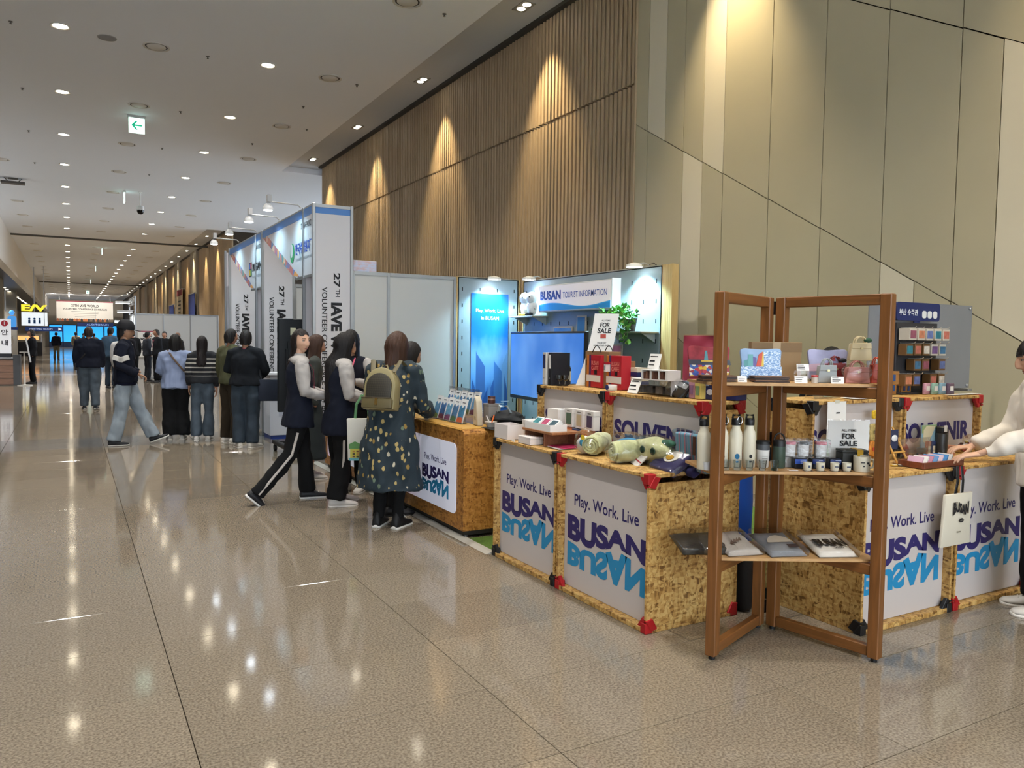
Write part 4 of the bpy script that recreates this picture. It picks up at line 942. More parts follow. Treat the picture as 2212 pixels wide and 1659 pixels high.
m = MB(); m.lathe([(.06, 0), (.06, .003), (.055, .004)], 24, 0, X @ Matrix.Translation((.0, -.001, .125)) @ Matrix.Rotation(PI/2, 4, 'X') @ Matrix.Diagonal((1, .95, 1, 1))); m.build('white_patch', M('d8d4ca', .9), t, True)
m = MB(); m.lathe([(.024, 0), (.024, .003)], 20, 0, X @ Matrix.Translation((.002, -.006, .1)) @ Matrix.Rotation(PI/2, 4, 'X') @ Matrix.Diagonal((1.2, .8, 1, 1))); m.build('yellow_spot', M('c89a28', .8), t)
m = MB(); m.box(-.125, .125, -.012, .065, 0.004, .215, 0, X); me_ = m.me('clear_pack', .012, 2); put('clear_pack', me_, CLEAR, t, True)
def _stripe(nt, b):
    L = nt.links.new; sp = N(nt, 'ShaderNodeSeparateXYZ'); L(coords(nt, 'Object', (1, 1, 1), (0, .12, 0)), sp.inputs[0]); mu = N(nt, 'ShaderNodeMath', operation='MULTIPLY'); L(sp.outputs[0], mu.inputs[0]); mu.inputs[1].default_value = 22; fr = N(nt, 'ShaderNodeMath', operation='FRACT'); L(mu.outputs[0], fr.inputs[0]); r = ramp(nt, [(0, '6fa3b8'), (.38, 'b9818f'), (.62, '5c8fa6'), (.85, '8f9fb8')], fr.outputs[0], True); L(r.outputs[0], b.inputs['Base Color']); b.inputs['Roughness'].default_value = .8
STR = custom('striped_towel', _stripe)
for i in range(2):
    t = item('striped_towel', ('folded blue and pink striped towel standing in clear wrap', 'folded striped towel with a brown strip behind the blanket pack')[i], 'towel', (1452, 1492)[i], (975, 985)[i], ZT, NX, None, (.1, .07)[i], .075)
    m = MB(); m.box(-.085 if i == 0 else -.05, .085 if i == 0 else .05, 0, .06, 0, .2); me_ = m.me('folded_cloth', .012, 3); wrinkle(me_, .006, 20, i); put('folded_cloth', me_, STR, t, True)
    if i: bx(t, 'brown_strip', -.048, -.03, -.004, .0, .09, .19, M('7a4636', .7), 0)
    m = MB(); m.box(-.095 if i == 0 else -.06, .095 if i == 0 else .06, -.01, .07, 0, .215); put('clear_wrap', m.me('clear_wrap', .01, 2), CLEAR, t, True)
# ================================================================ plush and plant on the pegboard shelves, pictures
for i, (yy, zz) in enumerate(((9.27, 1.887), (9.09, 1.887))):
    t = thing('plush_toy', ('white plush toy with yellow feet on the pegboard shelf', 'white plush toy with a dark patch on the pegboard shelf')[i], 'plush toy', (5.46, yy, zz), NX)
    m = MB(); blob(m, (0, 0, .1), (.075, .065, .1), i, .1, 12); blob(m, (0, -.01, .24), (.085, .07, .08), i+3, .1, 12); m.build('stuffed_body', M('d7dad8', .9, bmp=.4, vscale=60), t, True)
    for s in (-1, 1): MB().ball((s*.04, -.05, .02), (.025, .04, .02), 8).build('foot', M('c9a23a' if i == 0 else '20242c', .8), t, True); MB().ball((s*.085, 0, .13), (.02, .03, .05), 8).build('flipper', M('d7dad8', .9), t, True)
    MB().ball((.03, -.066, .25), (.018, .01, .018), 8).build('dark_patch', M('1c2530', .7), t, True)
t = thing('potted_plant', 'leafy green plant trailing from a dark pot on the pegboard shelf', 'plant', (5.42, 6.9, 1.6665), NX)
MB().lathe([(.05, 0), (.055, .005), (.075, .13), (.08, .13), (.08, .145), (.07, .145), (.065, .12)], 18).build('pot', M('3a2e28', .6), t, True); MB().lathe([(.001, .12), (.064, .12)], 16).build('soil', M('241a12', .9), t)
rd = random.Random(11); LEAFS = [M(c, .4) for c in ('5f9a3a', '3d7a2e', '93b45a', '2a5a24')]
stems = []
for i in range(26):
    a = rd.uniform(0, 2*PI); ln = rd.uniform(.08, .22); x0, y0 = .05*math.cos(a), -.02+.05*math.sin(a)
    x1 = x0+rd.uniform(-.46, .2); y1 = -.1-rd.uniform(.02, .09); zt = .13+rd.uniform(.04, .14)
    dr = rd.uniform(.2, .62) if x1 < -.05 else rd.uniform(0.05, .3)
    if i > 15: dr = -.02; y1 += .1
    pts = [(x0, y0, .12), ((x0+x1)/2, (y0+y1)/2, zt), (x1, y1, zt-.06), (x1-.01, y1-.01, zt-.06-dr*.5), (x1-.03, y1+.01, zt-.06-dr)]
    stems.append([Vector(p) for p in pts]); MB().tube(pts, .0025, 5).build('vine', LEAFS[1], t)
leafme = []
for k in range(4):
    m = MB(); m.add([(0, 0, 0), (.013, .004, .016), (.017, .002, .034), (0, -.003, .055), (-.017, .002, .034), (-.013, .004, .016), (0, -.004, .03)], [(0, 1, 6), (1, 2, 6), (2, 3, 6), (3, 4, 6), (4, 5, 6), (5, 0, 6)]); me_ = bpy.data.meshes.new('leaf'); me_.from_pydata(m.v, [], m.f); me_.materials.append(LEAFS[k]); leafme.append(me_)
for i in range(290):
    st_ = rd.choice(stems); q = rd.uniform(.15, 1)*(len(st_)-1); k = min(int(q), len(st_)-2); p = st_[k].lerp(st_[k+1], q-k)+Vector((rd.gauss(0, .02), rd.gauss(0, .018), rd.gauss(0, .015)))
    o = bpy.data.objects.new('leaf', leafme[rd.choice((0, 0, 1, 1, 2, 3))]); COL.objects.link(o); o.parent = t; o.location = p; o.rotation_euler = (rd.uniform(-1.6, 2.6), rd.uniform(-1, 1), rd.uniform(-PI, PI)); s_ = rd.uniform(.9, 1.5); o.scale = (s_, s_, s_)
for i, (y, z, w, h, c, lab) in enumerate(((8.5, 1.45, .44, .29, '4f7fb8', 'small framed blue print above the television'), (8.05, 1.55, .2, .32, '2a6a9c', 'narrow framed teal print behind the sale sheet'), (7.42, 1.0, .46, .52, 'b9789c', 'framed pink sunset print leaning behind the red boxes'))):
    t = thing('framed_print', lab, 'picture', (5.59-.02*i, y, z), NX); bx(t, 'frame', -w/2, w/2, -.018, 0, 0, h, WOOD('a89a88', 'bcae9c', 0)); bx(t, 'print', -w/2+.02, w/2-.02, -.021, -.0185, .02, h-.02, M(c, .3, var=.25, vscale=5), 0)
# ================================================================ goods on the folding stand
C0 = Vector((FL[0], FL[1], 0)); UX = Vector((.873, -.489, 0)); UY = Vector((.489, .873, 0))
def shp(px, py, z, v=None, dep=.05):
    """spot on a stand shelf: under the pixel, kept on the board; v forces the distance from its front edge"""
    p = G(px, py, z+.0005)
    if v is not None:          # slide along the sight line to that depth
        r = Vector((p.x, p.y, 0)); k = (v+C0.dot(UY))/r.dot(UY); p = Vector((p.x*k, p.y*k, z+.0005))
    else:
        b = (p-C0).dot(UY); q = min(max(b, .012), .335-dep)
        if abs(q-b) > 1e-4: k = (q+C0.dot(UY))/Vector((p.x, p.y, 0)).dot(UY); p = Vector((p.x*k, p.y*k, z+.0005))
    return p
Z1, Z2, Z3 = SHZ
def sthing(name, label, cat, px, py, z, rz=RS, group=None, v=None, dep=.05): return thing(name, label, cat, shp(px, py, z, v, dep), rz, group)
# bottles with black caps
CREAM = M('d6cfba', .35)
for i, (px, v) in enumerate(((1519, .05), (1558, .10), (1588, .11), (1617, .12))):
    t = sthing('sports_bottle', ('cream steel bottle with black cap at the shelf end', 'cream steel bottle with a small bird print', 'cream steel bottle with a round blue print', 'cream steel bottle with a lighthouse print')[i], 'bottle', px, 1000, Z2, v=v)
    MB().lathe([(.028, 0), (.031, .004), (.031, .13), (.028, .15), (.02, .163), (.019, .178)], 20).build('bottle_body', CREAM, t, True)
    MB().lathe([(.022, .178), (.023, .182), (.023, .2), (.018, .206)], 18).build('cap', BLACK, t, True)
    MB().tube([(-.018, 0, .198), (-.016, 0, .22), (.016, 0, .22), (.018, 0, .198)], .006, 8).build('carry_loop', BLACK, t, True)
    if i:
        c = M(('2a2a2e', '2a7fae', '2b2b30')[i-1], .5)
        X = Matrix.Translation((0, -.0315, .05)) @ Matrix.Rotation(PI/2, 4, 'X'); m = MB(); m.lathe([(.001, 0), (.012 if i == 2 else .008, 0)], 12, 0, X); m.build('print', c, t); plate(t, 'print', .0, .028, .014, .006, c, -.0325)
    t.scale = (1.02, 1.02, 1.2)
    if i in (1, 2): MB().tube([(.012+.012*math.cos(a), -.02, .2+.016*math.sin(a)) for a in [k*PI/6 for k in range(12)]], .002, 5, closed=True).build('carabiner', M('c9c9c9', .25, .9), t, True)
t = sthing('tumbler', 'white tumbler with black and grey lid beside the bottles', 'tumbler', 1647, 998, Z2, v=.13)
MB().lathe([(.027, 0), (.03, .004), (.033, .09)], 20).build('cup', M('d4d2ce', .4), t, True); MB().lathe([(.0335, .09), (.0335, .118)], 20).build('grey_band', M('4a4c50', .4), t, True); MB().lathe([(.034, .118), (.034, .132), (.03, .136)], 20).build('lid', BLACK, t, True); lines(t, 0, .06, .03, 4, .012, .003, M('8c8880', .6), -.0345)
t = sthing('tumbler', 'dark green tumbler with black ring handle', 'tumbler', 1682, 1000, Z2, v=.12)
MB().lathe([(.027, 0), (.03, .004), (.031, .11)], 20).build('cup', M('3a4a40', .4), t, True); MB().lathe([(.0315, .11), (.0315, .135), (.026, .142)], 20).build('lid', BLACK, t, True); MB().tube([(.026*math.cos(a), 0, .14+.034*math.sin(a)) for a in [k*PI/10 for k in range(11)]], .0045, 8).build('ring_handle', BLACK, t, True)
for i, (px, c) in enumerate(((1705, 'c0606c'), (1734, '2a2828'), (1772, 'c0606c'))):
    t = sthing('boxed_cup', ('white cup with pink lid half hidden behind the green tumbler', 'white cup with black lid in a clear box', 'white cup with pink lid in a clear box beside the sale sign')[i], 'cup', px, 985, Z2, v=.17)
    MB().lathe([(.022, .05), (.028, .054), (.03, .115)], 18).build('cup', M('cfcac6', .4), t, True); MB().lathe([(.031, .115), (.031, .126), (.027, .128)], 18).build('lid', M(c, .4), t, True); bx(t, 'clear_box', -.036, .036, -.036, .036, 0, .142, CLEAR, 0); bx(t, 'inner_stand', -.03, .03, -.03, .03, 0, .05, M('8f8a84', .6), 0)
for i, px in enumerate((1730, 1768, 1806)):
    t = sthing('tin_case', ('glossy dark blue tin with the caught light painted into its label', 'dark blue tin in the middle of three', 'dark blue tin next to the black box')[i], 'tin', px, 1000, Z2, v=.09)
    bx(t, 'case', -.032, .032, 0, .05, 0, .055, M('1a1c26', .15), .004); plate(t, 'label', 0, .036, .058, .024, M('20306a' if i else '2a4a9a', .25), -.002); lines(t, .01, .044, .03, 3, .007, .002, M('b9c2d8', .5), -.0045, seed=i)  # first tin's label is a lighter blue, painting in the light on it
for i, (px) in enumerate((1744, 1772, 1803, 1829)):
    t = sthing('small_cup', ('small cream cup with a dark twig mark in the twig-marked pair', 'small cream cup with a dark blue wave mark in the wave-marked pair')[i//2], 'cup', px, 1011, Z2, v=.035, group=('twig-marked cups', 'wave-marked cups')[i//2])
    MB().lathe([(.016, .002), (.019, .006), (.021, .042), (.019, .042), (.017, .008)], 18).build('cup', M('d2ccb8', .4), t, True); plate(t, 'mark', .002, .024, .018 if i > 1 else .01, .005 if i > 1 else .012, M('2a3350', .5), -.0215); bx(t, 'clear_tray', -.023, .023, -.023, .023, 0, .002, CLEAR, 0)
t = sthing('gift_case', 'black box with yellow ribbon seal behind the mug', 'box', 1848, 990, Z2, v=.08)
bx(t, 'case', -.066, .066, 0, .08, 0, .085, M('151510', .5), .003); bx(t, 'lid', -.067, .067, -.001, .081, .086, .098, M('17170f', .5), .002); plate(t, 'yellow_seal', .022, .083, .03, .03, M('c79a1e', .5), -.004); bx(t, 'ribbon', .007, .037, -.002, .081, .0985, .1, M('c79a1e', .5), 0)
t = sthing('mug', 'stout cream mug with small face-like marks and a handle', 'mug', 1861, 1015, Z2, v=.04)
MB().lathe([(.036, 0), (.038, .003), (.04, .075), (.037, .075), (.035, .006)], 24).build('cup', M('d4cdb9', .4), t, True); MB().tube([(.036, 0, .06), (.055, 0, .058), (.06, 0, .038), (.052, 0, .018), (.036, 0, .016)], .005, 8).build('handle', M('d4cdb9', .4), t, True)
for x, z, w_, h_ in ((-.012, .048, .02, .005), (.014, .045, .01, .01), (-.006, .03, .008, .006), (.02, .036, .008, .008)): plate(t, 'mark', x, z, w_, h_, INKM, -.0405)
SHOT = M('e8eeee', .04, trans=1., ior=1.25)
for i, px in enumerate((1568, 1592, 1619, 1647, 1673)):
    t = sthing('shot_glass', ('clear shot glass', 'shot glass')[0]+' in the row along the front edge of the middle shelf', 'glass', px, 1010, Z2, v=.03, group='shot glasses on the middle shelf')
    MB().lathe([(.015, 0), (.016, .002), (.02, .05), (.018, .05), (.014, .012), (.002, .011)], 18).build('glass', SHOT, t, True); MB().lathe([(.001, .0125), (.014, .0125)], 14).build('base_print', M('8a8478', .5), t)
t = sthing('shot_glass', 'short white frosted glass beside the shelf-end bottle', 'glass', 1527, 1008, Z2, v=.02); MB().lathe([(.015, 0), (.018, .04), (.016, .04), (.013, .01), (.002, .01)], 18).build('glass', M('c9ccd0', .3), t, True)
price_tag = sthing('price_card', 'small white price card lying in front of the dark tins', 'price card', 1715, 1010, Z2, v=.03); bx(price_tag, 'card', -.022, .022, 0, .03, 0, .0015, PAPER, 0)
m = MB(); [m.box(-.016, .014-.006*i, .006+.008*i, .009+.008*i, .0016, .002) for i in range(3)]; m.build('small_print', INKM, price_tag)
# A4 sale sign in an acrylic holder
t = sthing('sale_sign', 'A4 sheet reading ALL ITEMS FOR SALE in an acrylic holder on the middle shelf', 'sign', 1831, 990, Z2, v=.2); k = 1.0
bx(t, 'sheet', -.105, .105, .0, .002, 0, .235, PAPER, 0); bx(t, 'acrylic', -.11, .11, .003, .006, 0, .24, CLEAR, 0); bx(t, 'foot', -.11, .11, -.03, .05, 0, .003, CLEAR, 0)
lettering(t, 'ALL ITEMS', 0, .185, .075, .012, INKM, -.005, .02); lettering(t, 'FOR', 0, .155, .066, .028, INKM, -.005, .035); lettering(t, 'SALE', 0, .118, .09, .028, INKM, -.005, .035)
# ---- top shelf
def pillow_shape(w, h):
    pts = []
    for i in range(28):
        a = 2*PI*i/28; c, s_ = math.cos(a), math.sin(a)
        x = (abs(c)**.45)*(1 if c > 0 else -1)*w/2; z = (abs(s_)**.45)*(1 if s_ > 0 else -1)*h/2
        pin = 1-.16*(abs(s_)**3) if False else 1
        q = (1-.14*math.cos(2*a)**2*0)
        x0_ = x; x *= 1-.2*max(0, 1-(abs(z)/(h/2))**2); z *= 1-.2*max(0, 1-(abs(x0_)/(w/2))**1.6); pts.append((x, z+h/2))
    return pts
def keepsake(label, px, py, v, w, h, base, parts, lean=-.12):
    t = sthing('printed_cushion', label, 'cushion', px, py, Z1, v=v); X = Matrix.Rotation(lean, 4, 'X')
    m = MB(); m.prism(pillow_shape(w, h), 0, .02, 'y', 0, X); me_ = m.me('pad', .004, 2); put('pad', me_, base, t, True)
    for k, (poly, c) in enumerate(parts): m = MB(); m.prism([(a*w, b*h) for a, b in poly], -.0015-.0004*k, -.0004*k, 'y', 0, X); m.build('printed_shape', M(c, .4) if isinstance(c, str) else c, t)
    m = MB(); m.prism([(0.02, 0), (.07, 0), (.03, h*.8)], -.015, .015, 'x'); m.build('prop', M('cfcac0', .6), t); return t
REDP = M('8a2430', .45, var=.25, vscale=30); BLUEP = M('8aa6c8', .4, var=.1, vscale=12); LAVP = M('9a9ab8', .4, var=.2, vscale=10)
_conf = custom('confetti_print', lambda nt, b: (nt.links.new(ramp(nt, [(0, '2a3f8c'), (.2, 'a82a34'), (.4, 'd8d2c4'), (.55, 'c9a82a'), (.7, '8a2430'), (.85, '2a5a9c')], (lambda v: (nt.links.new(coords(nt, 'Object', (60, 60, 75)), v.inputs['Vector']), v.inputs['Scale'].__setattr__('default_value', 1.), (lambda sp: (nt.links.new(v.outputs['Color'], sp.inputs[0]), sp.outputs[0])[1])(N(nt, 'ShaderNodeSeparateColor')))[-1])(N(nt, 'ShaderNodeTexVoronoi')), True).outputs[0], b.inputs['Base Color'])))
_sea = custom('foil_sea', lambda nt, b: (nt.links.new(ramp(nt, [(.35, '3f6aa0'), (.5, '6f97c4'), (.62, 'd6e2ee')], (lambda n: (nt.links.new(coords(nt, 'Object', (20, 20, 70)), n.inputs['Vector']), n.outputs[0])[1])(N(nt, 'ShaderNodeTexNoise'))).outputs[0], b.inputs['Base Color']), b.inputs['Roughness'].__setattr__('default_value', .15)))
keepsake('dark red cushion-shaped board with festival crowd print', 1532, 812, .16, .25, .19, REDP, [([(-.4, .12), (.4, .12), (.4, .42), (-.4, .42)], _conf), ([(-.4, .42), (.44, .42), (.42, .56), (-.42, .56)], '2a2a38'), ([(-.1, .55), (-.02, .55), (-.04, .8), (-.08, .8)], '4a8a94'), ([(-.16, .5), (.1, .5), (.1, .545), (-.16, .545)], 'c9a83a')])
keepsake('light blue cushion-shaped board with sails and glittering sea', 1645, 808, .15, .245, .18, BLUEP, [([(-.42, .1), (.42, .1), (.42, .42), (-.42, .42)], _sea), ([(.05, .42), (.4, .42), (.4, .85), (.05, .85)], _sea), ([(-.36, .42), (-.26, .42), (-.26, .62), (-.36, .58)], '4a8a8c'), ([(-.27, .42), (-.17, .42), (-.17, .76), (-.27, .76)], '5a9a9c'), ([(-.17, .42), (-.1, .42), (-.1, .66), (-.17, .7)], '5a4a8c'), ([(-.11, .42), (.03, .42), (.03, .84), (-.05, .76)], 'c8482a'), ([(-.0, .42), (.05, .42), (.05, .78), (.03, .84)], 'd8b83a')])
keepsake('lavender cushion-shaped board partly behind the cream bag', 1790, 805, .2, .24, .18, LAVP, [([(-.42, .3), (.3, .3), (.1, .55), (-.4, .5)], 'b89aa8'), ([(.1, .6), (.16, .6), (.13, .78)], 'a82a34')])
t = sthing('cardboard_panel', 'plain brown cardboard box standing behind the blue cushion board', 'cardboard box', 1676, 805, Z1, v=.24); bx(t, 'box', -.13, .13, 0, .05, 0, .2, M('8f7350', .75, var=.05)); bx(t, 'flap', -.13, .13, -.0015, .0, .15, .197, M('7f6546', .75), 0); bx(t, 'tape', -.02, .02, -.003, -.0015, 0, .2, M('a08660', .4), 0)
for i, (px, v) in enumerate(((1555, .06), (1668, .05))):
    t = sthing('packet_stack', ('stack of thin brown packets behind the left post', 'stack of thin brown packets in front of the blue cushion board')[i], 'packets', px, 818, Z1, v=v); rd = random.Random(i)
    for k in range(5): m = MB(); m.box(-.085, .085, 0, .1, .001+.0062*k, .0062*k+.006, 0, Matrix.Rotation(rd.uniform(-.12, .12), 4, 'Z')); m.build('packet', M(('3a241a', '6a4a30', '2e1c14')[k % 3], .5), t)
price_card('white price card beside the brown packet stack', 1604, 812, Z1, .045, .03, RS, .3).location = shp(1604, 812, Z1, .06)
for i, (px, lab) in enumerate(((1731, 'white price card on the top shelf before the pale grey bag'), (1810, 'white price card on the top shelf before the pink bag'), (1734, 'white card raised behind on a clear block'))):
    o = price_card(lab, px, 815, Z1, .062, .034, RS, .2); o.location = shp(px, 815, Z1, .03 if i < 2 else .12)
    if i == 2: bx(o, 'clear_block', -.03, .03, -.002, .04, 0, .058, CLEAR, 0); [setattr(c, 'location', (0, 0, .058)) for c in o.children if not c.name.startswith('clear_block')]
t = sthing('badge_jar', 'tiny clear jar with red lid between the price cards', 'jar', 1760, 815, Z1, v=.05); MB().lathe([(.016, 0), (.016, .03)], 14).build('jar', M('b9b0a4', .2), t, True); MB().lathe([(.017, .03), (.017, .038), (.015, .04)], 14).build('lid', M('a83a3a', .4), t, True)
def mini_bag(label, px, v, w, h, c, lift=0., bow=None, wrap=False):
    t = sthing('mini_handbag', label, 'handbag', px, 815, Z1, v=v); t.location.z += lift; mt = M(c, .4)
    m = MB(); m.prism([(-w*.5, 0), (w*.5, 0), (w*.42, h*.72), (-w*.42, h*.72)], -.02, .02, 'y'); put('bag_body', m.me('bag_body', .006, 2), mt, t, True)
    m = MB(); m.prism([(-w*.43, h*.5), (w*.43, h*.5), (w*.41, h*.74), (-w*.41, h*.74)], -.024, -.0195, 'y'); m.build('flap', mt, t, bev=.002)
    for yy in (-.012, .012): MB().tube([(w*.24*math.cos(a), yy, h*.7+h*.3*math.sin(a)) for a in [k*PI/10 for k in range(11)]], .004, 8).build('handle', mt, t, True)
    MB().box(-.006, .006, -.027, -.023, h*.48, h*.56).build('clasp', M('b9a878', .3, .8), t)
    if bow: MB().ball((w*.3, -.01, h*.85), (.022, .01, .012), 8).build('scarf_knot', M(bow, .6), t, True)
    if wrap: m = MB(); blob(m, (0, 0, h*.48), (w*.58, .045, h*.5), 7, .15, 12); m.build('clear_bag', CLEAR, t, True)
    return t
mini_bag('pale grey mini handbag behind the price cards', 1785, .1, .1, .12, '8f9494'); mini_bag('red and black mini handbag behind the others', 1803, .2, .11, .13, '7a2a28', bow='14141a')
b_ = mini_bag('dusty pink mini handbag in a clear bag', 1850, .09, .125, .11, 'b0746a', wrap=True); mini_bag('cream mini handbag with a green scarf set on top of the pink one', 1855, .13, .115, .12, 'c9b78e', lift=.112, bow='1f4a34'); mini_bag('orange red mini handbag at the shelf end', 1893, .14, .07, .13, 'a83a22', wrap=True)
# ---- bottom shelf: folded shirts
def shirt(label, px, v, w, d, c, rz, z0, fancy=None):
    t = sthing('folded_shirt', label, 'shirt', px, 1205, Z3, v=v); t.rotation_euler = (.2, 0, rz); t.location.z += z0
    m = MB(); n = 12; vs_ = []
    for j in range(n+1):
        for i in range(n+1):
            x = (i/n-.5)*w; y = j/n*d; e = min(i, n-i, j, n-j); z = .016+.012*min(1, e/3)+.006*noise.noise(Vector((x*14, y*14, px*.1)))
            vs_.append((x, y, z if e else .004))
    fs = [(j*(n+1)+i, j*(n+1)+i+1, (j+1)*(n+1)+i+1, (j+1)*(n+1)+i) for j in range(n) for i in range(n)]
    k = len(vs_); ring = [i for i in range(n+1)]+[(j+1)*(n+1)-1 for j in range(1, n+1)]+[n*(n+1)+i for i in range(n-1, -1, -1)]+[j*(n+1) for j in range(n-1, 0, -1)]
    vs_ += [(vs_[i][0], vs_[i][1], 0) for i in ring]; fs += [(ring[i], k+i, k+(i+1) % len(ring), ring[(i+1) % len(ring)]) for i in range(len(ring))]+[tuple(k+i for i in range(len(ring)))]
    m.add(vs_, fs); m.build('folded_cloth', M(c, .85, var=.06, vscale=20), t, 'full')
    if fancy: fancy(t, w, d)
    m = MB(); m.box(-w/2-.008, w/2+.008, -.008, d+.008, .0, .036); put('clear_bag', m.me('clear_bag', .006, 1), CLEAR, t, True); return t
def flat(t, poly, c, z=.031, name='print'): m = MB(); m.prism(poly, z, z+.0015, 'z'); return m.build(name, M(c, .6), t)
shirt('black folded shirt in clear bag at the shelf end', 1512, .05, .17, .22, '24221f', RS+.12, 0.); shirt('dark grey folded shirt in clear bag beside the black one', 1556, .05, .16, .23, '3a3833', RS+.1, .004)
shirt('off-white folded shirt with brown sketch print', 1612, .04, .19, .25, 'b3aaa0', RS+.25, .0, lambda t, w, d: [flat(t, [(-.05+.02*i, .08+.01*i), (-.03+.02*i, .07+.012*i), (-.02+.02*i, .12+.01*i)], '6f5a50') for i in range(4)])
shirt('grey-blue folded shirt with pale mountain print', 1705, .03, .19, .25, '7d7f84', RS+.15, .0, lambda t, w, d: (flat(t, [(-.07, .1), (.07, .1), (.05, .15), (.01, .18), (-.03, .165), (-.06, .13)], 'c0b4a2'), flat(t, [(.02, .04), (.07, .04), (.07, .075), (.02, .075)], '3c2e30')))
def tee(t, w, d):
    X = Matrix.Translation((0, .10, .033)) @ Matrix.Rotation(-PI/2, 4, 'X'); lettering(t, 'BUSAN', 0, 0, .16, .085, INKM, 0, .06, X=X)
    X = Matrix.Translation((.02, .045, .033)) @ Matrix.Rotation(-PI/2, 4, 'X'); lettering(t, 'GOOD', 0, 0, .05, .016, INKM, 0, .05, X=X)
shirt('white folded shirt with bold black BUSAN lettering', 1812, .03, .2, .24, 'd8d0c4', RS+.1, .0, tee)
# ================================================================ right-hand counter goods
def rc(name, label, cat, px, py, z=ZT, rz=0., dep=.05, back=0.): return item(name, label, cat, px, py, z, rz, None, back, dep)
t = rc('wooden_easel', 'slim wooden easel holding navy magnets on the right counter', 'easel', 1950, 1000, dep=.12)
for s in (-1, 1): MB().tube([(s*.05, 0, 0), (s*.05, .11, .2)], .006, 8).build('upright', WOOD('b8853a', 'c99a50', 2), t)
MB().tube([(-.06, .03, .06), (.06, .03, .06)], .006, 8).build('ledge', WOOD('b8853a', 'c99a50', 0), t); MB().tube([(0, .115, .19), (0, .115, .0)], .005, 8).build('back_leg', WOOD('b8853a', 'c99a50', 2), t)
bx(t, 'navy_card', -.04, .04, .062, .066, .075, .19, M('23304f', .5), 0); MB().ball((0, .058, .14), (.028, .006, .02), 8).build('white_badge', M('d8d8d6', .5), t, True)
rd = random.Random(5)
for i in range(9):
    t = rc('fridge_magnet', ('%s flat magnet lying near the counter edge' % ('yellow', 'dark brown', 'rust red', 'mustard', 'navy', 'tan', 'ochre', 'plum', 'black')[i]), 'magnet', 1932+13*(i % 5)+4*(i//5), (1006, 1000)[i//5], dep=.05)
    m = MB(); m.prism(rrect(.05, .035, .012, 3), 0, .006, 'z', 0, Matrix.Rotation(rd.uniform(-.6, .6), 4, 'Z')); m.build('magnet', M(('b8902a', '3a261a', '8a3a2a', 'c79a3a', '24304f', 'a8845a', 'b07a2a', '5a2a48', '1c1a1c')[i], .4), t); m = MB(); m.prism(rrect(.03, .018, .006, 3), .006, .007, 'z'); m.build('picture', M('d0c8b0', .5), t)
t = rc('booklet_tray', 'reddish brown wooden tray with a row of passport booklets', 'tray', 2040, 1010, dep=.17); WR = WOOD('5a2a16', '7a3f22', 0)
for a in ((-.19, .19, 0, .012), (-.19, .19, .148, .16)): bx(t, 'rim', *a, 0, .035, WR)
for a in ((-.19, -.178, .012, .148), (.178, .19, .012, .148)): bx(t, 'rim', *a, 0, .035, WR)
bx(t, 'base', -.178, .178, .012, .148, 0, .008, WR, 0)
for i in range(7):
    X = Matrix.Translation((-.14+.047*i, .05, .012)) @ Matrix.Rotation(.5, 4, 'Y'); m = MB(); m.box(-.004, .004, 0, .09, 0, .05, 0, X); m.build('booklet', M(('c9a0b0', 'd8d4ce', 'b0788a', '5f8fbe', 'd0b8c0', '3f7fb8', 'c8c4c0')[i], .5), t)
t = rc('acrylic_case', 'clear hinged acrylic case of key rings behind the booklet tray', 'display case', 2008, 985, dep=.14); bx(t, 'clear_lid', -.15, .15, .08, .09, .0, .13, CLEAR, 0); bx(t, 'clear_shelf', -.15, .15, .03, .14, .05, .055, CLEAR, 0); bx(t, 'clear_base', -.15, .15, 0, .14, 0, .012, CLEAR, 0)
for i in range(8): MB().ball((-.12+.034*i, .06, .02), (.013, .01, .012), 6).build('key_ring', M(('b88a6a', '6a8a9c', 'c9b090', '8a4a3c')[i % 4], .4), t, True)
t = rc('map_card', 'upright picture map card in blue and green behind the acrylic case', 'card', 2058, 930, dep=.03, back=.2); bx(t, 'card', -.075, .075, 0, .006, 0.06, .2, M('7fa0ac', .5), 0); m = MB(); m.prism([(-.06, .1), (-.02, .08), (.03, .14), (.06, .19), (-.03, .195), (-.06, .17)], -.002, 0, 'y'); m.build('printed_land', M('c9bf9c', .5), t); bx(t, 'stand', -.075, .075, -.01, .03, 0, .06, M('3a3a40', .5))
m = MB(); m.prism([(-.075, .15), (.075, .185), (.075, .2), (-.075, .2)], -.0015, 0, 'y'); m.build('printed_sky', M('8a9c6c', .5), t)
t = rc('thermos', 'tall black thermos with white clip behind the postcards', 'thermos', 2091, 950, dep=.06, back=.2); MB().lathe([(.03, 0), (.034, .004), (.034, .14), (.03, .15)], 18).build('flask', M('2c2a28', .35), t, True); MB().lathe([(.032, .15), (.034, .155), (.034, .185), (.028, .19)], 18).build('lid', BLACK, t, True); bx(t, 'clip', -.03, -.005, -.037, -.03, .16, .2, M('c9c4bc', .4))
for i, (px, c, lab) in enumerate(((2052, 'b0523c', 'rust'), (2062, '2f3a5c', 'navy'), (2075, '9c9a3a', 'olive yellow'), (2058, 'a8a060', 'pale green'), (2080, 'b8846a', 'peach'))): carton('tea_box', lab+' small box in the cluster behind the booklet tray', 'box', px, (965, 962, 964, 985, 985)[i], ZT, .036, .04, (.1, .1, .095, .06, .06)[i], c, 0., prints=((0, .45, .6, .5, 'd0c8b0'),), back=(.15 if i < 3 else .06))
t = rc('candy_bag', 'clear bag of mixed wrapped sweets beside the reaching hand', 'sweets', 2121, 970, dep=.14); rd = random.Random(9)
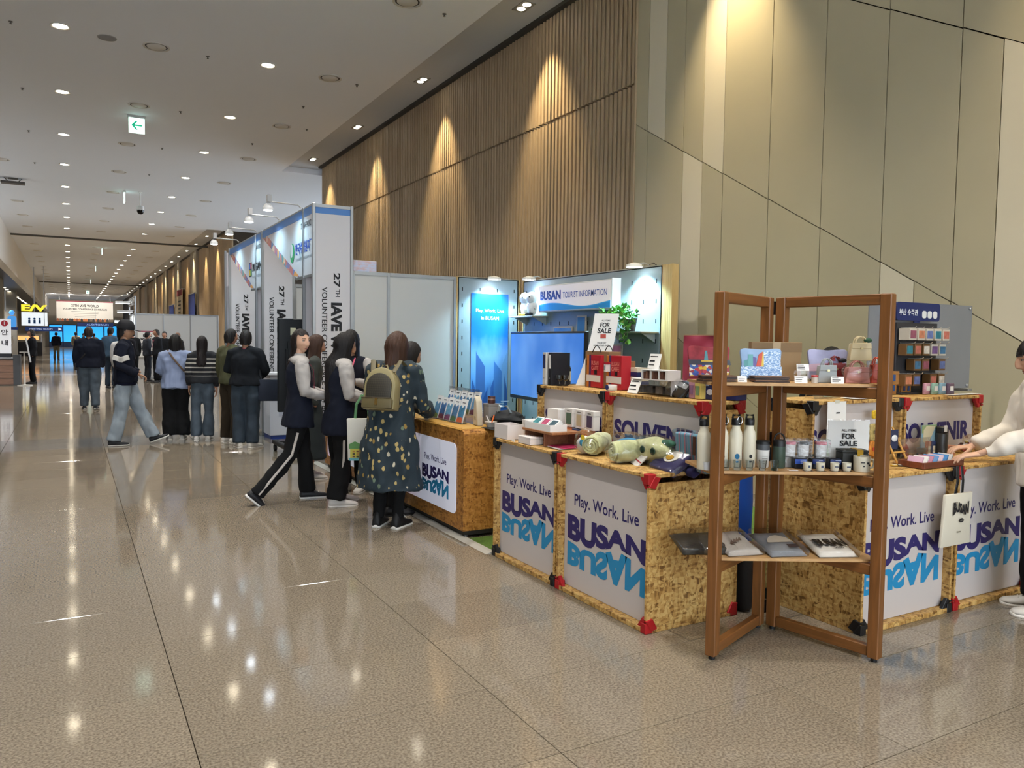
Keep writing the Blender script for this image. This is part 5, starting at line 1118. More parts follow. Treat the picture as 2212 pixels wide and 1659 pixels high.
for i in range(26): MB().ball((rd.gauss(0, .03), .06+rd.gauss(0, .025), .015+rd.random()*.07), (.014, .011, .009), 6).build('sweet', M(rd.choice(('5a1a1a', 'd0c4a0', '8a2a22', '6a5a2a', 'c9b060', '3a1412')), .25), t, True)
m = MB(); blob(m, (0, .06, .06), (.075, .06, .065), 3, .3, 12); m.build('clear_bag', CLEAR, t, True)
for i in range(3):
    t = rc('snack_pack', ('yellow snack pack taped high on the white board', 'yellow and brown snack pack hanging below', 'orange snack pack with a folded corner')[i], 'snack', (1896, 1892, 1893)[i], (905, 935, 965)[i], ZT, dep=.02, back=.3); t.location = Vector((ony((1896, 1892, 1891)[i], 900, 2.925).x, 2.93, (1.135, 1.03, .93)[i])); m = MB(); m.prism(rrect(.085, (.05, .1, .09)[i], .008, 2), -.008, .008, 'y', 0, Matrix.Rotation((0, 0, .3)[i], 4, 'Y')); me_ = m.me('pack', .004, 1); put('pack', me_, M(('c9a428', 'a8955a', 'b8742a')[i], .35, var=.35, vscale=60), t, True); plate(t, 'print', 0, 0, .04, .02, M(('6a4a1a', '6f6048', 'a83a2a')[i], .5), -.012)
t = rc('notice_sheet', 'blank white sheet hanging from the riser edge behind the sale sign', 'paper', 1808, 870, ZT, dep=.02); t.location = Vector((ony(1808, 880, 2.935).x, 2.935, 1.11)); bx(t, 'sheet', -.08, .08, 0, .0015, -.12, .11, PAPER, 0); plate(t, 'ink', .01, .045, .03, .008, INKM, -.003); bx(t, 'tape', -.02, .02, -.0015, 0, .1, .118, M('d0ccb8', .4), 0)
# risers on the right: card holders, kraft boxes, pouches
t = rc('card_holder', 'clear sloped card holder with green prints on the riser', 'card holder', 1795, 860, ZR, dep=.1)
X = Matrix.Rotation(-.6, 4, 'X'); m = MB(); m.box(-.14, .1, 0, .004, 0, .12, 0, X); m.build('clear_slope', CLEAR, t)
for i in range(4): m = MB(); m.box(-.06+.038*i, -.028+.038*i, -.003, 0, .01, .1, 0, X); m.build('print', M(('7f9c90', '8aa49a', '6f8c84', '23211f')[i], .4), t)
m = MB(); m.prism([(0.01, 0), (.09, 0), (.07, .08)], -.12, -.11, 'x'); m.build('support', CLEAR, t)
t = rc('leaflet_pile', 'spread of white leaflets with teal pictures on the riser', 'leaflets', 1868, 862, ZR, dep=.12)
for i in range(4): m = MB(); m.box(-.09+.04*i, .03+.04*i, .01*i, .1+.01*i, .001+.002*i, .0026+.002*i, 0, Matrix.Rotation(.1*i-.15, 4, 'Z')); m.build('leaflet', PAPER, t)
bx(t, 'teal_card', -.02, .08, .05, .054, .012, .06, M('7fb0a8', .5), 0)
for i in range(3): carton('kraft_box', ('long kraft box with blue tags', 'kraft box with a blue tag', 'kraft box stacked at the back')[i]+' on the riser under the card rack', 'box', (1950, 1982, 1953)[i], 852, ZR+(.0 if i < 2 else .081), .1 if i != 2 else .18, .07, .08, '9c6a34', 0., prints=((-.25, .5, .2, .5, '24386a'), (.2, .5, .2, .5, '2a4a7c')), back=.08)
for i, c in enumerate(('b88a98', '86a89a', '7fa0b0', '5c4a5c')):
    t = rc('foil_pouch', ('pink', 'green and white', 'pale blue', 'dark violet')[i]+' foil pouch standing under the card rack', 'pouch', 2004+17*i, 852, ZR, dep=.06); m = MB(); m.prism([(-.035, 0), (.035, 0), (.032, .075), (-.032, .075)], 0, .02, 'y'); me_ = m.me('pouch', .008, 2); wrinkle(me_, .004, 40, i); put('pouch', me_, M(c, .25, var=.2, vscale=30), t, True); plate(t, 'print', 0, .04, .035, .03, M('d8d4d0', .4), -.003)
t = rc('flyer_row', 'row of pale flyers lying along the riser edge', 'flyers', 2090, 856, ZR, dep=.08)
for i in range(4): bx(t, 'flyer', -.16+.08*i, -.085+.08*i, 0, .06, 0.001+.001*i, .0024+.001*i, M(('d8d4ce', 'c9d4da', 'd0d8dc', 'd6d2d0')[i], .6), 0)
# grey backdrop and hanging card rack
t = thing('backdrop_board', 'grey translucent backdrop board behind the card rack', 'board', (5.0, 3.262, 1.2265)); bx(t, 'sheet', -.49, .66, 0, .008, .02, .61, M('7c7e82', .3, var=.05, vscale=3), 0)
for x, z in ((.63, .59), (.63, .04), (-.46, .59), (-.46, .04)): MB().lathe([(.012, 0), (.012, .006), (.006, .012)], 12, X=Matrix.Translation((x, 0, z)) @ Matrix.Rotation(PI/2, 4, 'X')).build('stud', ALU, t, True)
for x in (-.4, .55): bx(t, 'foot', x, x+.05, -.06, .06, 0, .02, ALU)
t = thing('card_rack', 'black pegged rack with navy header hung with card packs', 'rack', (4.93, 3.2, 1.2265)); bx(t, 'back_panel', -.22, .22, 0, .02, 0.01, .47, M('2c2c30', .5)); bx(t, 'foot', -.22, .22, -.05, .03, 0, .012, M('2c2c30', .5))
hd = MB(); hd.prism(rrect(.47, .12, .02, 4, 0, .545), -.004, .012, 'y'); hd = hd.build('header', M('17265c', .45), t); bx(t, 'header_stem', -.03, .03, .004, .014, .46, .5, M('17265c', .45))
lettering(hd, '부산 수족관', -.11, .54, .2, .042, M('d8dade', .5), -.006, .03); [m.build('white_motif', M('d8d8d6', .5), hd) for m in [MB().prism(rrect(.045, .05, .016, 4, .06+.06*i, .528), -.007, -.004, 'y') for i in range(3)]]
rd = random.Random(21)
cols = ('8a4a5c', 'c07a5a', '5a6a9c', '2a7a8a', 'b86a5a', 'd0c8bc', '6a4a7a', '3a6a8c')
for r_ in range(4):
    for c_ in range(5):
        x = -.18+.09*c_; z = .40-.1*r_; 
        if rd.random() < .1: continue
        big = r_ == 0
        hk = MB().tube([(x, 0, z+.035), (x, -.1, z+.035), (x, -.11, z+.045)], .0025, 6).build('hook', M('c4c2bc', .3, .6), t)
        nb = 4 if big else 2
        bx(t, 'card_pack', x-.036, x+.036, -.05-.01*nb, -.012, z-.045, z+.03, M('c4bcac' if big or c_ > 2 and r_ == 1 else '6b4c2a', .5)); plate(t, 'pack_picture', x, z-.008, .058, .05, M(cols[(r_*3+c_) % 8], .4, var=.3, vscale=30), -.052-.01*nb)
# tote bag on a strap
t = thing('canvas_tote', 'small white BUSAN tote bag hanging from a black strap on the counter edge', 'tote bag', (4.375, 2.575, .41))
m = MB(); m.prism([(-.15, 0), (.14, .0), (.13, .12), (.145, .3), (-.12, .3), (-.135, .1)], -.025, -.005, 'y'); me_ = m.me('bag', .006, 2); wrinkle(me_, .004, 12, 2); put('bag', me_, M('cdc6b4', .7), t, True)
lettering(t, 'BUSAN', .02, .215, .15, .07, INKM, -.032, .05, warp=lambda a, b: ((a-.5)*.15, (b-.5)*.075*(1-.25*math.sin(a*PI))+.01*math.sin(a*2*PI))); MB().lathe([(.022, 0), (.022, .001)], 20, X=Matrix.Translation((.03, -.0305, .145)) @ Matrix.Rotation(PI/2, 4, 'X') @ Matrix.Diagonal((1, .55, 1, 1))).build('oval_badge', INKM, t); lettering(t, 'good', .03, .145, .03, .01, M('cdc6b4', .6), -.033); plate(t, 'tiny_label', .01, .08, .03, .008, M('8a8270', .6), -.031)
for x in (-.02, .05): MB().tube([(x, -.015, .29), (x*.7+.01, -.02, .37), (x*.6+.01, -.012, .455)], [(.013, .003)]*3, 8).build('strap', BLACK, t)
# cardboard, bags on the floor behind the counters
t = thing('blue_sack', 'crumpled blue plastic sack stored between the counters', 'sack', (3.5, 3.5, 0)); m = MB(); m.box(-.16, .16, -.12, .12, 0, .8); me_ = m.me('sack', .05, 3); me2 = bmesh.new(); me2.from_mesh(me_); bmesh.ops.subdivide_edges(me2, edges=me2.edges, cuts=3, use_grid_fill=True); me2.to_mesh(me_); me2.free(); wrinkle(me_, .03, 9, 1); put('sack', me_, M('1a4a9c', .35), t, True); MB().tube([(-.1, 0, .78), (0, -.02, .84), (.1, 0, .78)], .012, 8).build('tie', M('163f88', .4), t, True)
t = thing('shoulder_bag', 'black fabric bag standing on the floor behind the red-cornered counter', 'bag', (3.37, 3.14, 0), .1); m = MB(); m.box(-.04, .05, 0, .22, 0, .34); me_ = m.me('bag', .03, 3); put('bag', me_, M('1a1614', .8), t, True); MB().tube([(0, .05, .32), (.03, .08, .45), (.03, .14, .45), (0, .17, .32)], .01, 8).build('handle', BLACK, t, True)
# ================================================================ goods on the information desk
ZD = .855
t = thing('leaflet_rack', 'two-tier clear rack of folded city leaflets on the information desk', 'leaflet rack', (2.73, 6.0, ZD), NX)
for tier in range(2):
    yb = .03+.11*tier; zb = .005+.06*tier; bx(t, 'clear_ledge', -.3, .3, yb-.015, yb+.05, zb, zb+.05, CLEAR, 0); bx(t, 'tier_block', -.3, .3, yb, yb+.06, 0, zb, CLEAR, 0)
    for i in range(5):
        X = Matrix.Translation((-.245+.122*i+.02*tier, yb+.01, zb+.004)) @ Matrix.Rotation(-.28, 4, 'X'); m = MB(); m.box(-.05, .05, 0, .012, 0, .2-.01*(i % 2), 0, X); lf = m.build('leaflet', M('d2d4d4', .5), t)
        m = MB(); m.prism([(-.048, .02), (.048, .02), (.048, .13)]+[(.048-.012*k, .135+.012*math.sin(k*1.2)) for k in range(1, 8)]+[(-.048, .13)], -.002, 0, 'y', 0, X); m.build('photo', M(('4f7a9c', '3a5f8c', '5a8aa8', '46688a', '3f6f8f')[(i+tier) % 5], .35, var=.3, vscale=25), lf)
        m = MB(); m.prism([(-.048, .004), (.048, .004), (.048, .03+.01*(i % 3)), (0, .05), (-.048, .035)], -.0035, -.001, 'y', 0, X); m.build('photo_foreground', M(('5a6a3c', '6a3a4c', '7a4a6a', '4a6a4c', 'b85a3a')[(i+2*tier) % 5], .4), lf)
        m = MB(); m.box(-.02, .03, -.002, 0, .165, .172, 0, X); m.build('title_print', M('4a4e58', .5), lf)
bx(t, 'clear_back', -.3, .3, .2, .204, 0, .28, CLEAR, 0)
t = thing('paper_bag', 'cream paper bag standing beside the leaflet rack', 'paper bag', (2.84, 5.60, ZD), NX-.2); m = MB(); m.prism([(-.07, 0), (.06, 0), (.05, .12), (.03, .2), (-.02, .24), (-.04, .2)], 0, .05, 'y'); me_ = m.me('bag', .006, 1); put('bag', me_, M('b9ae98', .75, var=.06), t, True); plate(t, 'print', .0, .06, .05, .03, M('9c917c', .7), -.002)
t = thing('grey_carton', 'small grey carton behind the paper bag', 'box', (2.96, 5.64, ZD), NX); bx(t, 'body', -.05, .05, 0, .1, 0, .15, M('8f8a86', .6)); bx(t, 'lid', -.052, .052, -.002, .102, .15, .17, M('837e7a', .6))
t = thing('coffee_can', 'dark striped coffee can on the grey carton', 'can', (3.01, 5.64, ZD+.1705)); MB().lathe([(.03, 0), (.032, .003), (.032, .055), (.03, .06)], 18).build('can', M('4a2a28', .4), t, True); MB().lathe([(.0325, .03), (.0325, .042)], 18).build('band', M('8a6a5c', .4), t, True)
t = thing('black_bag', 'black fabric bag slumped on the information desk', 'bag', (3.05, 5.44+.0, ZD), NX+.3); m = MB(); blob(m, (0, 0, .062), (.17, .1, .065), 4, .35, 16); m.build('bag', M('15181c', .75), t, True); MB().tube([(-.05, -.05, .11), (0, -.09, .17), (.06, -.07, .17), (.09, -.04, .1)], [(.014, .004)]*4, 8).build('white_strap', M('b4c4cc', .5), t, True)
t = thing('tissue_bowl', 'small white bowl of pens beside the black bag', 'bowl', (2.9, 5.44, ZD)); MB().lathe([(.03, 0), (.05, .04), (.052, .042), (.047, .042), (.028, .006)], 18).build('bowl', M('c9c2ba', .4), t, True); MB().tube([(0, 0, .01), (.04, .02, .09)], .006, 6).build('pen', M('c8622a', .4), t); MB().tube([(0, 0, .01), (-.03, .02, .09)], .006, 6).build('pen', M('d8d4d0', .4), t)
t = thing('document_pile', 'white registration sheets lying on the information desk', 'papers', (2.8, 6.5, ZD), NX)
for i in range(3): m = MB(); m.box(-.11, .11, .0, .16, .001+.001*i, .0018+.001*i, 0, Matrix.Rotation(.12*i, 4, 'Z')); m.build('sheet', PAPER, t)
t = thing('black_mat', 'thin black mat under the paper bag on the desk', 'mat', (2.95, 5.42, ZD-.001), NX); bx(t, 'mat', -.045, .2, -.13, .16, 0, .0008, M('141416', .7), 0); bx(t, 'rim', -.045, .2, -.132, -.13, 0, .0012, M('101012', .6), 0)
# ================================================================ people
DG = bpy.context.evaluated_depsgraph_get
def remesh(mb, vox, smooth=4, name='part'):
    me_ = mb.me(name); o = bpy.data.objects.new('tmp', me_); COL.objects.link(o)
    r = o.modifiers.new('r', 'REMESH'); r.mode = 'VOXEL'; r.voxel_size = vox; r.use_smooth_shade = True
    if smooth: s = o.modifiers.new('s', 'SMOOTH'); s.factor = .5; s.iterations = smooth
    out = bpy.data.meshes.new_from_object(o.evaluated_get(DG())); bpy.data.objects.remove(o); bpy.data.meshes.remove(me_)
    return out
def folds(me_, amp, sc=9., seed=0., zs=.45):
    """cloth folds: push vertices along their normals with stretched noise"""
    n = len(me_.vertices); co = np.empty(n*3); me_.vertices.foreach_get('co', co); no = np.empty(n*3); me_.vertices.foreach_get('normal', no); co = co.reshape(-1, 3); no = no.reshape(-1, 3)
    d = np.array([noise.noise(Vector((p[0]*sc+seed, p[1]*sc, p[2]*sc*zs+seed*2)))+.5*noise.noise(Vector((p[0]*sc*2.3, p[1]*sc*2.3+seed, p[2]*sc*1.6))) for p in co])
    co += no*(d*amp)[:, None]; me_.vertices.foreach_set('co', co.ravel()); me_.update(); return me_
def join_me(a, b):
    """append mesh b to mesh a as one mesh"""
    bm = bmesh.new(); bm.from_mesh(a); bm.from_mesh(b); bm.to_mesh(a); bm.free(); bpy.data.meshes.remove(b); return a
def sm(a, b, x): t = min(1, max(0, (x-a)/(b-a))); return t*t*(3-2*t)
def head_mb(X, female=True, n=40):
    """head with brow, eye sockets, nose, lips, chin and ears; faces -Y"""
    m = MB(); vs_ = []; NU, NV = n, int(n*.8)
    for j in range(NV+1):
        th = PI*j/NV
        for i in range(NU):
            ph = 2*PI*i/NU; x, y, z = math.sin(th)*math.sin(ph), -math.sin(th)*math.cos(ph), math.cos(th)
            f = max(0, -y); px, py, pz = x*.074, y*.094, z*.116
            if z < 0: k = sm(0, 1, -z); px *= 1-(.34 if female else .24)*k; py = py*(1-.22*k) if y > 0 else py*(1-.04*k)
            if y > 0 and z < -.35: py *= 1-.25*sm(.35, .9, -z)
            if f > 0:
                g = lambda a, c, s: math.exp(-((a-c)/s)**2)
                ax = abs(px)
                py += .006*g(ax, 0, .06)*g(pz, .02, .05)*0
                py -= .026*g(px, 0, .0115)*sm(.034, -.024, pz)*sm(-.046, -.032, pz)*f+.007*g(px, 0, .009)*g(pz, .014, .02)*f
                py -= .005*g(ax, .012, .008)*g(pz, -.03, .009)*f
                py += .008*g(ax, .032, .014)*g(pz, .012, .012)*f
                py -= .005*g(ax, .03, .022)*g(pz, .036, .009)*f
                py -= .007*g(px, 0, .02)*(g(pz, -.055, .007)+g(pz, -.068, .007))*f
                py += .004*g(px, 0, .02)*g(pz, -.0615, .003)*f
                py -= .008*g(px, 0, .02)*g(pz, -.098, .016)*f
                py -= .004*g(ax, .045, .018)*g(pz, -.02, .022)*f
            vs_.append((px, py, pz))
    m.add(vs_, [(j*NU+i, j*NU+(i+1) % NU, (j+1)*NU+(i+1) % NU, (j+1)*NU+i) for j in range(NV) for i in range(NU)], 0, X)
    for s in (-1, 1): m.ball((s*.074, .012, -.005), (.008, .02, .03), 8, 0, X)
    return m
def hand_mb(m, wr, dirv, palm_n, side, curl=.5, spread=.12, sc=1.):
    """palm and five bent fingers; dirv = finger direction, palm_n = palm normal, side = +1/-1 for the thumb side"""
    d = Vector(dirv).normalized(); nrm = Vector(palm_n); nrm = (nrm-d*nrm.dot(d)).normalized(); s = d.cross(nrm)*side
    w = Vector(wr); P = lambda a, b, c: tuple(w+(d*a+s*b+nrm*c)*sc)
    m.tube([P(-.02, 0, 0), P(.02, 0, 0), P(.06, 0, 0), P(.088, 0, 0)], [(.024*sc, .018*sc), (.032*sc, .016*sc), (.04*sc, .014*sc), (.037*sc, .012*sc)], 12, ref=s, dome=True)
    for k, (b, ln) in enumerate(((.028, .07), (.0095, .08), (-.0095, .074), (-.027, .058))):
        pts = []; a = .0; x, c = .085, 0.
        for q, (seg, add) in enumerate(((0, 0), (.42*ln, curl*.5), (.33*ln, curl*.9), (.25*ln, curl*.8))):
            a += add; x += seg*math.cos(a); c += seg*math.sin(a); pts.append(P(x, b+spread*b*(x-.085)/.05, c))
        m.tube(pts, [.0092*sc, .0088*sc, .008*sc, .0068*sc], 8, ref=s, dome=True)
    m.tube([P(.012, .03, .004), P(.04, .052, .014), P(.064, .058, .026), P(.082, .054, .036)], [.012*sc, .0115*sc, .0098*sc, .0078*sc], 8, ref=nrm, dome=True)
BASE = dict(pel=(0, 0, .92), wst=(0, -.005, 1.04), chs=(0, .0, 1.22), nck=(0, .012, 1.385), hd=(0, -.015, 1.535),
            hip=(.085, 0, .88), kne=(.092, -.012, .47), ank=(.092, .02, .085), sh=(.165, .01, 1.335), elb=(.205, .03, 1.075), wri=(.2, -.03, .85))
def tube_in(m, pts, rad, n=14, ref=(1, 0, 0)): m.tube(pts, rad, n, ref=ref, dome=True)
def mid(a, b, k): return Vector(a).lerp(Vector(b), k)
SKIN = {'a': M('b5846a', .5, var=.05, vscale=30), 'b': M('ae8468', .5, var=.05, vscale=30), 'c': M('c49a80', .5, var=.05, vscale=30)}
HAIRM = {}
def hair_mat(c):
    def fn(nt, b):
        L = nt.links.new; n = N(nt, 'ShaderNodeTexNoise'); n.inputs['Scale'].default_value = 2.; n.inputs['Detail'].default_value = 6; L(coords(nt, 'Object', (55, 55, 4)), n.inputs['Vector'])
        cl = lin(c); r = nt.nodes.new('ShaderNodeValToRGB'); r.color_ramp.elements[0].color = tuple(x*.5 for x in cl[:3])+(1,); r.color_ramp.elements[1].color = tuple(min(1, x*1.7) for x in cl[:3])+(1,); L(n.outputs[0], r.inputs[0]); L(r.outputs[0], b.inputs['Base Color']); b.inputs['Roughness'].default_value = .55; b.inputs['Specular IOR Level'].default_value = .3; bump(nt, b, n.outputs[0], .8, .008)
    return custom('hair_'+c, fn)
def hair(t, X, col, L_=.1, Ls=None, face=62, line=.062, puff=1., n=110, push=.05, fringe=0., sweep=0.):
    """hair shell: follows the skull, then hangs straight down to L_ below the head centre; open at the face"""
    Ls = L_ if Ls is None else Ls; m = MB(); NV = 30 if n > 60 else 18; vs_ = []; R0 = (.083*puff, .103*puff, .125*puff); rd = random.Random(len(col)+int(L_*999)); ph = [rd.uniform(0, 6) for _ in range(4)]; z0 = -.03
    fwd = (X.to_3x3() @ Vector((0, -1, 0))).normalized(); fl = Vector((fwd.x, fwd.y, 0)); fl = fl.normalized() if fl.length > .01 else Vector((0, -1, 0)); rt = Vector((-fl.y, fl.x, 0))
    for i in range(n):
        ang = 2*PI*i/n; dg = abs(((math.degrees(ang)+180) % 360)-180)       # 0 = back, 180 = front
        ff = sm(180-face-8, 180-face+8, dg); side = sm(60, 110, dg); Lh = L_*(1-side)+Ls*side
        zl = line-fringe*sm(40, 0, 180-dg)+.008*math.sin(ang*5+ph[0])
        clump = .5*math.sin(ang*13+ph[0])+.35*math.sin(ang*29+ph[1])+.3*math.sin(ang*47+ph[2])
        zend = -Lh*(1+.05*math.sin(ang*9+ph[3])+.035*clump)*(1-ff)+zl*ff
        for j in range(NV+1):
            v = j/NV; z = R0[2]-(R0[2]-zend)*(v**1.1)
            r = math.sqrt(max(0, 1-(z/R0[2])**2)) if z > 0 else 1.0-.08*sm(0, -.12, z)+.04*sm(-.12, -.3, z)
            r *= 1+.03*clump*sm(.02, .5, v)+.012*math.sin(v*9+ang*6)
            x = math.sin(ang)*R0[0]*r; y = math.cos(ang)*R0[1]*r+.006
            dn = sm(-.07, -.22, z); yb = push*dn*(1 if dg < 105 else -.1); x += sweep*dn
            if z >= z0: vs_.append(tuple(X @ Vector((x, y, z))))
            else: vs_.append(tuple(X @ Vector((x, y, z0))+Vector((0, 0, z-z0))-fl*yb+rt*(.012*math.sin(z*22+ang*2)*dn)))
    fs = [(i*(NV+1)+j, i*(NV+1)+j+1, (i+1) % n*(NV+1)+j+1, (i+1) % n*(NV+1)+j) for i in range(n) for j in range(NV)]
    m.add(vs_, fs); o = m.build('hair', hair_mat(col), t, 'full')
    s = o.modifiers.new('thick', 'SOLIDIFY'); s.thickness = .009; s.offset = -1
    return o
def shoe(t, ank, yaw, pitch, style):
    c1, c2, hi = style; X = Matrix.Translation(Vector(ank)) @ Matrix.Rotation(yaw, 4, 'Z') @ Matrix.Rotation(pitch, 4, 'X') @ Matrix.Translation((0, 0, -.085))
    secs = [(.075, .02, .05), (.07, .031, .075), (.05, .036, .09 if not hi else .13), (.0, .038, .095 if not hi else .14), (-.05, .041, .075 if not hi else .085), (-.1, .046, .058), (-.145, .045, .048), (-.175, .034, .04), (-.19, .014, .03)]
    def loft(m, sx, z0, zf, k=10):
        vs_ = []
        for y, w, h in secs:
            h = zf(h)
            for q in range(k+1):
                a = PI*q/k; vs_.append((math.cos(a)*w*sx*(1 if h < .1 else .92+.08*(1-math.sin(a))), y*(1.02 if sx > 1 else 1), z0+max(0, math.sin(a))**.7*(h-z0)))
        n_ = k+1; f = [(i*n_+j, i*n_+j+1, (i+1)*n_+j+1, (i+1)*n_+j) for i in range(len(secs)-1) for j in range(k)]+[(i*n_, (i+1)*n_, (i+1)*n_+k, i*n_+k) for i in range(len(secs)-1)]
        f += [tuple(range(n_)), tuple((len(secs)-1)*n_+j for j in range(n_))]; m.add(vs_, f, 0, X)
    m = MB(); loft(m, 1., .018, lambda h: h); u = m.build('shoe', M(c1, .6), t, 'full')
    m = MB(); loft(m, 1.1, 0., lambda h: .026); m.build('sole', M(c2, .6), u, 'full')
    if style[2] is not None and c1 != c2:
        for k in range(4): mm = MB(); z_ = (.074, .068, .062, .056)[k] if not hi else (.11, .095, .08, .066)[k]; mm.tube([(-.02, -.045-.018*k, z_), (0, -.048-.018*k, z_+.008), (.02, -.045-.018*k, z_)], .0028, 5, X=X); mm.build('lace', M('d4d0c8', .7), u)
    return u
def person(label, loc, face, H=1.65, sk='a', pose=None, lean=0., twist=0., head=(0., 0., 0.), top=None, leg=None, shoes=('d8d4cc', 'e4e0d8', 0), hairs=None, hands=None, female=True, vox=.012, feat=False, build=1., group=None, feet=None, head_n=40):
    """one posed figure; face = world heading in degrees (0 = +Y, 90 = +X)"""
    a = math.radians(face); t = thing('person', label, 'person', loc, math.atan2(math.sin(a), -math.cos(a)), group)
    k = H/1.65; J = {}
    for n_, p in BASE.items():
        if n_ in ('hip', 'kne', 'ank', 'sh', 'elb', 'wri'): J[n_+'L'] = Vector(p); J[n_+'R'] = Vector((-p[0], p[1], p[2]))
        else: J[n_] = Vector(p)
    if build != 1:
        for n_ in ('shL', 'shR', 'elbL', 'elbR', 'wriL', 'wriR', 'hipL', 'hipR'): J[n_].x *= 1+(build-1)*.7
    Ru = Matrix.Translation(J['pel']) @ Matrix.Rotation(twist, 4, 'Z') @ Matrix.Rotation(lean, 4, 'X') @ Matrix.Translation(-J['pel'])
    for n_ in J:
        if n_[:3] in ('wst', 'chs', 'nck', 'elb', 'wri') or n_[:2] in ('sh', 'hd'): J[n_] = Ru @ J[n_]
    for n_, p in (pose or {}).items(): J[n_] = Vector(p)
    for n_ in J: J[n_] = J[n_]*k
    b = build
    # torso axis samples
    up3 = Ru.to_3x3()
    def T(z, dy=0.): return (Ru @ Vector((0, dy, z)))*k
    tw = up3 @ Vector((1, 0, 0))
    # ------- body
    m = MB()
    tube_in(m, [T(.88), T(.95), T(1.05), T(1.2), T(1.32)], [(.15*b*k, .095*b*k), (.155*b*k, .1*b*k), (.125*b*k, .085*b*k), (.135*b*k, .088*b*k), (.085*k, .055*k)], 18, tw)
    tube_in(m, [T(1.3), J['nck'], mid(J['nck'], J['hd'], .55)], [.058*k, .05*k, .05*k], 14)
    for s in 'LR':
        tube_in(m, [J['hip'+s], mid(J['hip'+s], J['kne'+s], .4), J['kne'+s], mid(J['kne'+s], J['ank'+s], .35), J['ank'+s]], [.078*b*k, .068*b*k, .048*k, .048*k, .033*k])
        tube_in(m, [J['sh'+s], mid(J['sh'+s], J['elb'+s], .5), J['elb'+s], mid(J['elb'+s], J['wri'+s], .35), J['wri'+s]], [.036*k, .036*k, .032*k, .031*k, .022*k], 12)
    body = remesh(m, .016, 3)
    HX = Matrix.Translation(J['hd']) @ Matrix.Rotation(head[0], 4, 'Z') @ Matrix.Rotation(head[1], 4, 'X') @ Matrix.Rotation(head[2], 4, 'Y') @ Matrix.Scale(k**.5, 4)
    hm = head_mb(HX, female, 72 if feat else head_n); me_h = hm.me('head'); body = join_me(body, me_h)
    for s, (dv, pn, cu) in (hands or {}).items():
        hm = MB(); hand_mb(hm, J['wri'+s], dv, pn, 1 if s == 'R' else -1, cu, sc=.95*k); body = join_me(body, remesh(hm, .0042, 2))
    put('body', body, SKIN[sk], t, 'full')
    if feat:
        EW, EI = M('b9b2aa', .35), M('1a100c', .2)
        for s in (-1, 1):
            m = MB(); m.ball((s*.031, -.0775, .011), (.0128, .007, .0046), 8, 0, HX); m.build('eye', EW, t, True); m = MB(); m.ball((s*.031, -.0832, .011), (.0052, .0028, .0046), 8, 0, HX); m.build('iris', EI, t, True)
            m = MB(); m.tube([(s*.047, -.074, .033), (s*.032, -.086, .038), (s*.016, -.0885, .034)], [.0018, .0034, .003], 6, X=HX); m.build('eyebrow', M('2a1c16', .7), t, True)
            m = MB(); m.tube([(s*.045, -.0745, .012), (s*.031, -.0845, .0165), (s*.017, -.0815, .012)], .0018, 6, X=HX); m.build('eyelid', M('3a241c', .7), t, True)
        m = MB(); m.tube([(-.02, -.0775, -.0615), (-.008, -.0852, -.057), (0, -.0855, -.058), (.008, -.0852, -.057), (.02, -.0775, -.0615), (0, -.0845, -.068)], [.001, .0032, .0032, .0032, .001, .0036], 8, closed=True, X=HX); m.build('lips', M('96504a', .45), t, True)
    # ------- legs
    if leg:
        kind = leg.get('kind', 'trousers'); mt = leg['mat']; fl = leg.get('flare', 1.)
        if kind == 'trousers':
            m = MB(); w_ = leg.get('w', 1.)
            tube_in(m, [T(.84), T(.93), T(1.0)], [(.146*b*k, .098*b*k), (.156*b*k, .104*b*k), (.132*b*k, .09*b*k)], 18, tw)
            for s in 'LR':
                A = J['ank'+s]+Vector((0, 0, -.01*k)); end = mid(J['kne'+s], A, leg.get('len', 1.))
                m.tube([J['hip'+s]+Vector((0, 0, .03)), mid(J['hip'+s], J['kne'+s], .35), J['kne'+s], mid(J['kne'+s], A, .5), end], [(.086*b*k, .092*b*k), (.086*b*k*w_, .09*b*k*w_), (.068*k*w_*b, .068*k*w_*b), (.066*k*w_*fl, .066*k*w_*fl), (.062*k*w_*fl, .066*k*w_*fl)], 16)
            g = remesh(m, vox, 3); folds(g, .017*leg.get('fold', 1), 7, sum(map(ord, label)) % 7)
            put('trousers', g, mt, t, 'full')
        else:
            hem = leg.get('hem', .4); m = MB(); zz = [1.02, .9, (.9+hem)/2, hem]
            m.tube([T(zz[0])]+[Vector((0, .01, z))*k for z in zz[1:]], [(.14*b*k, .1*b*k), (.175*b*k, .135*b*k), (.195*b*k*fl, .155*b*k*fl), (.215*b*k*fl, .17*b*k*fl)], 26, ref=(1, 0, 0)); g = remesh(m, vox, 2); folds(g, .02, 6, 2., .1); put('skirt', g, mt, t, 'full')
        if leg.get('stripe'):
            for s, sx in (('L', 1), ('R', -1)):
                q0 = min(.9, max(0, (.88-(top or {}).get('hem', .9))/.41+.1)); pts = [mid(J['hip'+s], J['kne'+s], q0)+Vector((sx*(.09*b*k-.012*q0), 0, 0)), mid(J['hip'+s], J['kne'+s], (1+q0)/2)+Vector((sx*.08*b*k, 0, 0)), J['kne'+s]+Vector((sx*.073*k, 0, 0)), mid(J['kne'+s], J['ank'+s], .5)+Vector((sx*.071*k, 0, 0)), J['ank'+s]+Vector((sx*.064*k, 0, .0))]
                MB().tube(pts, [(.009, .012)]*5, 8, ref=(1, 0, 0)).build('side_stripe', M('b4aca4', .7), t, True)
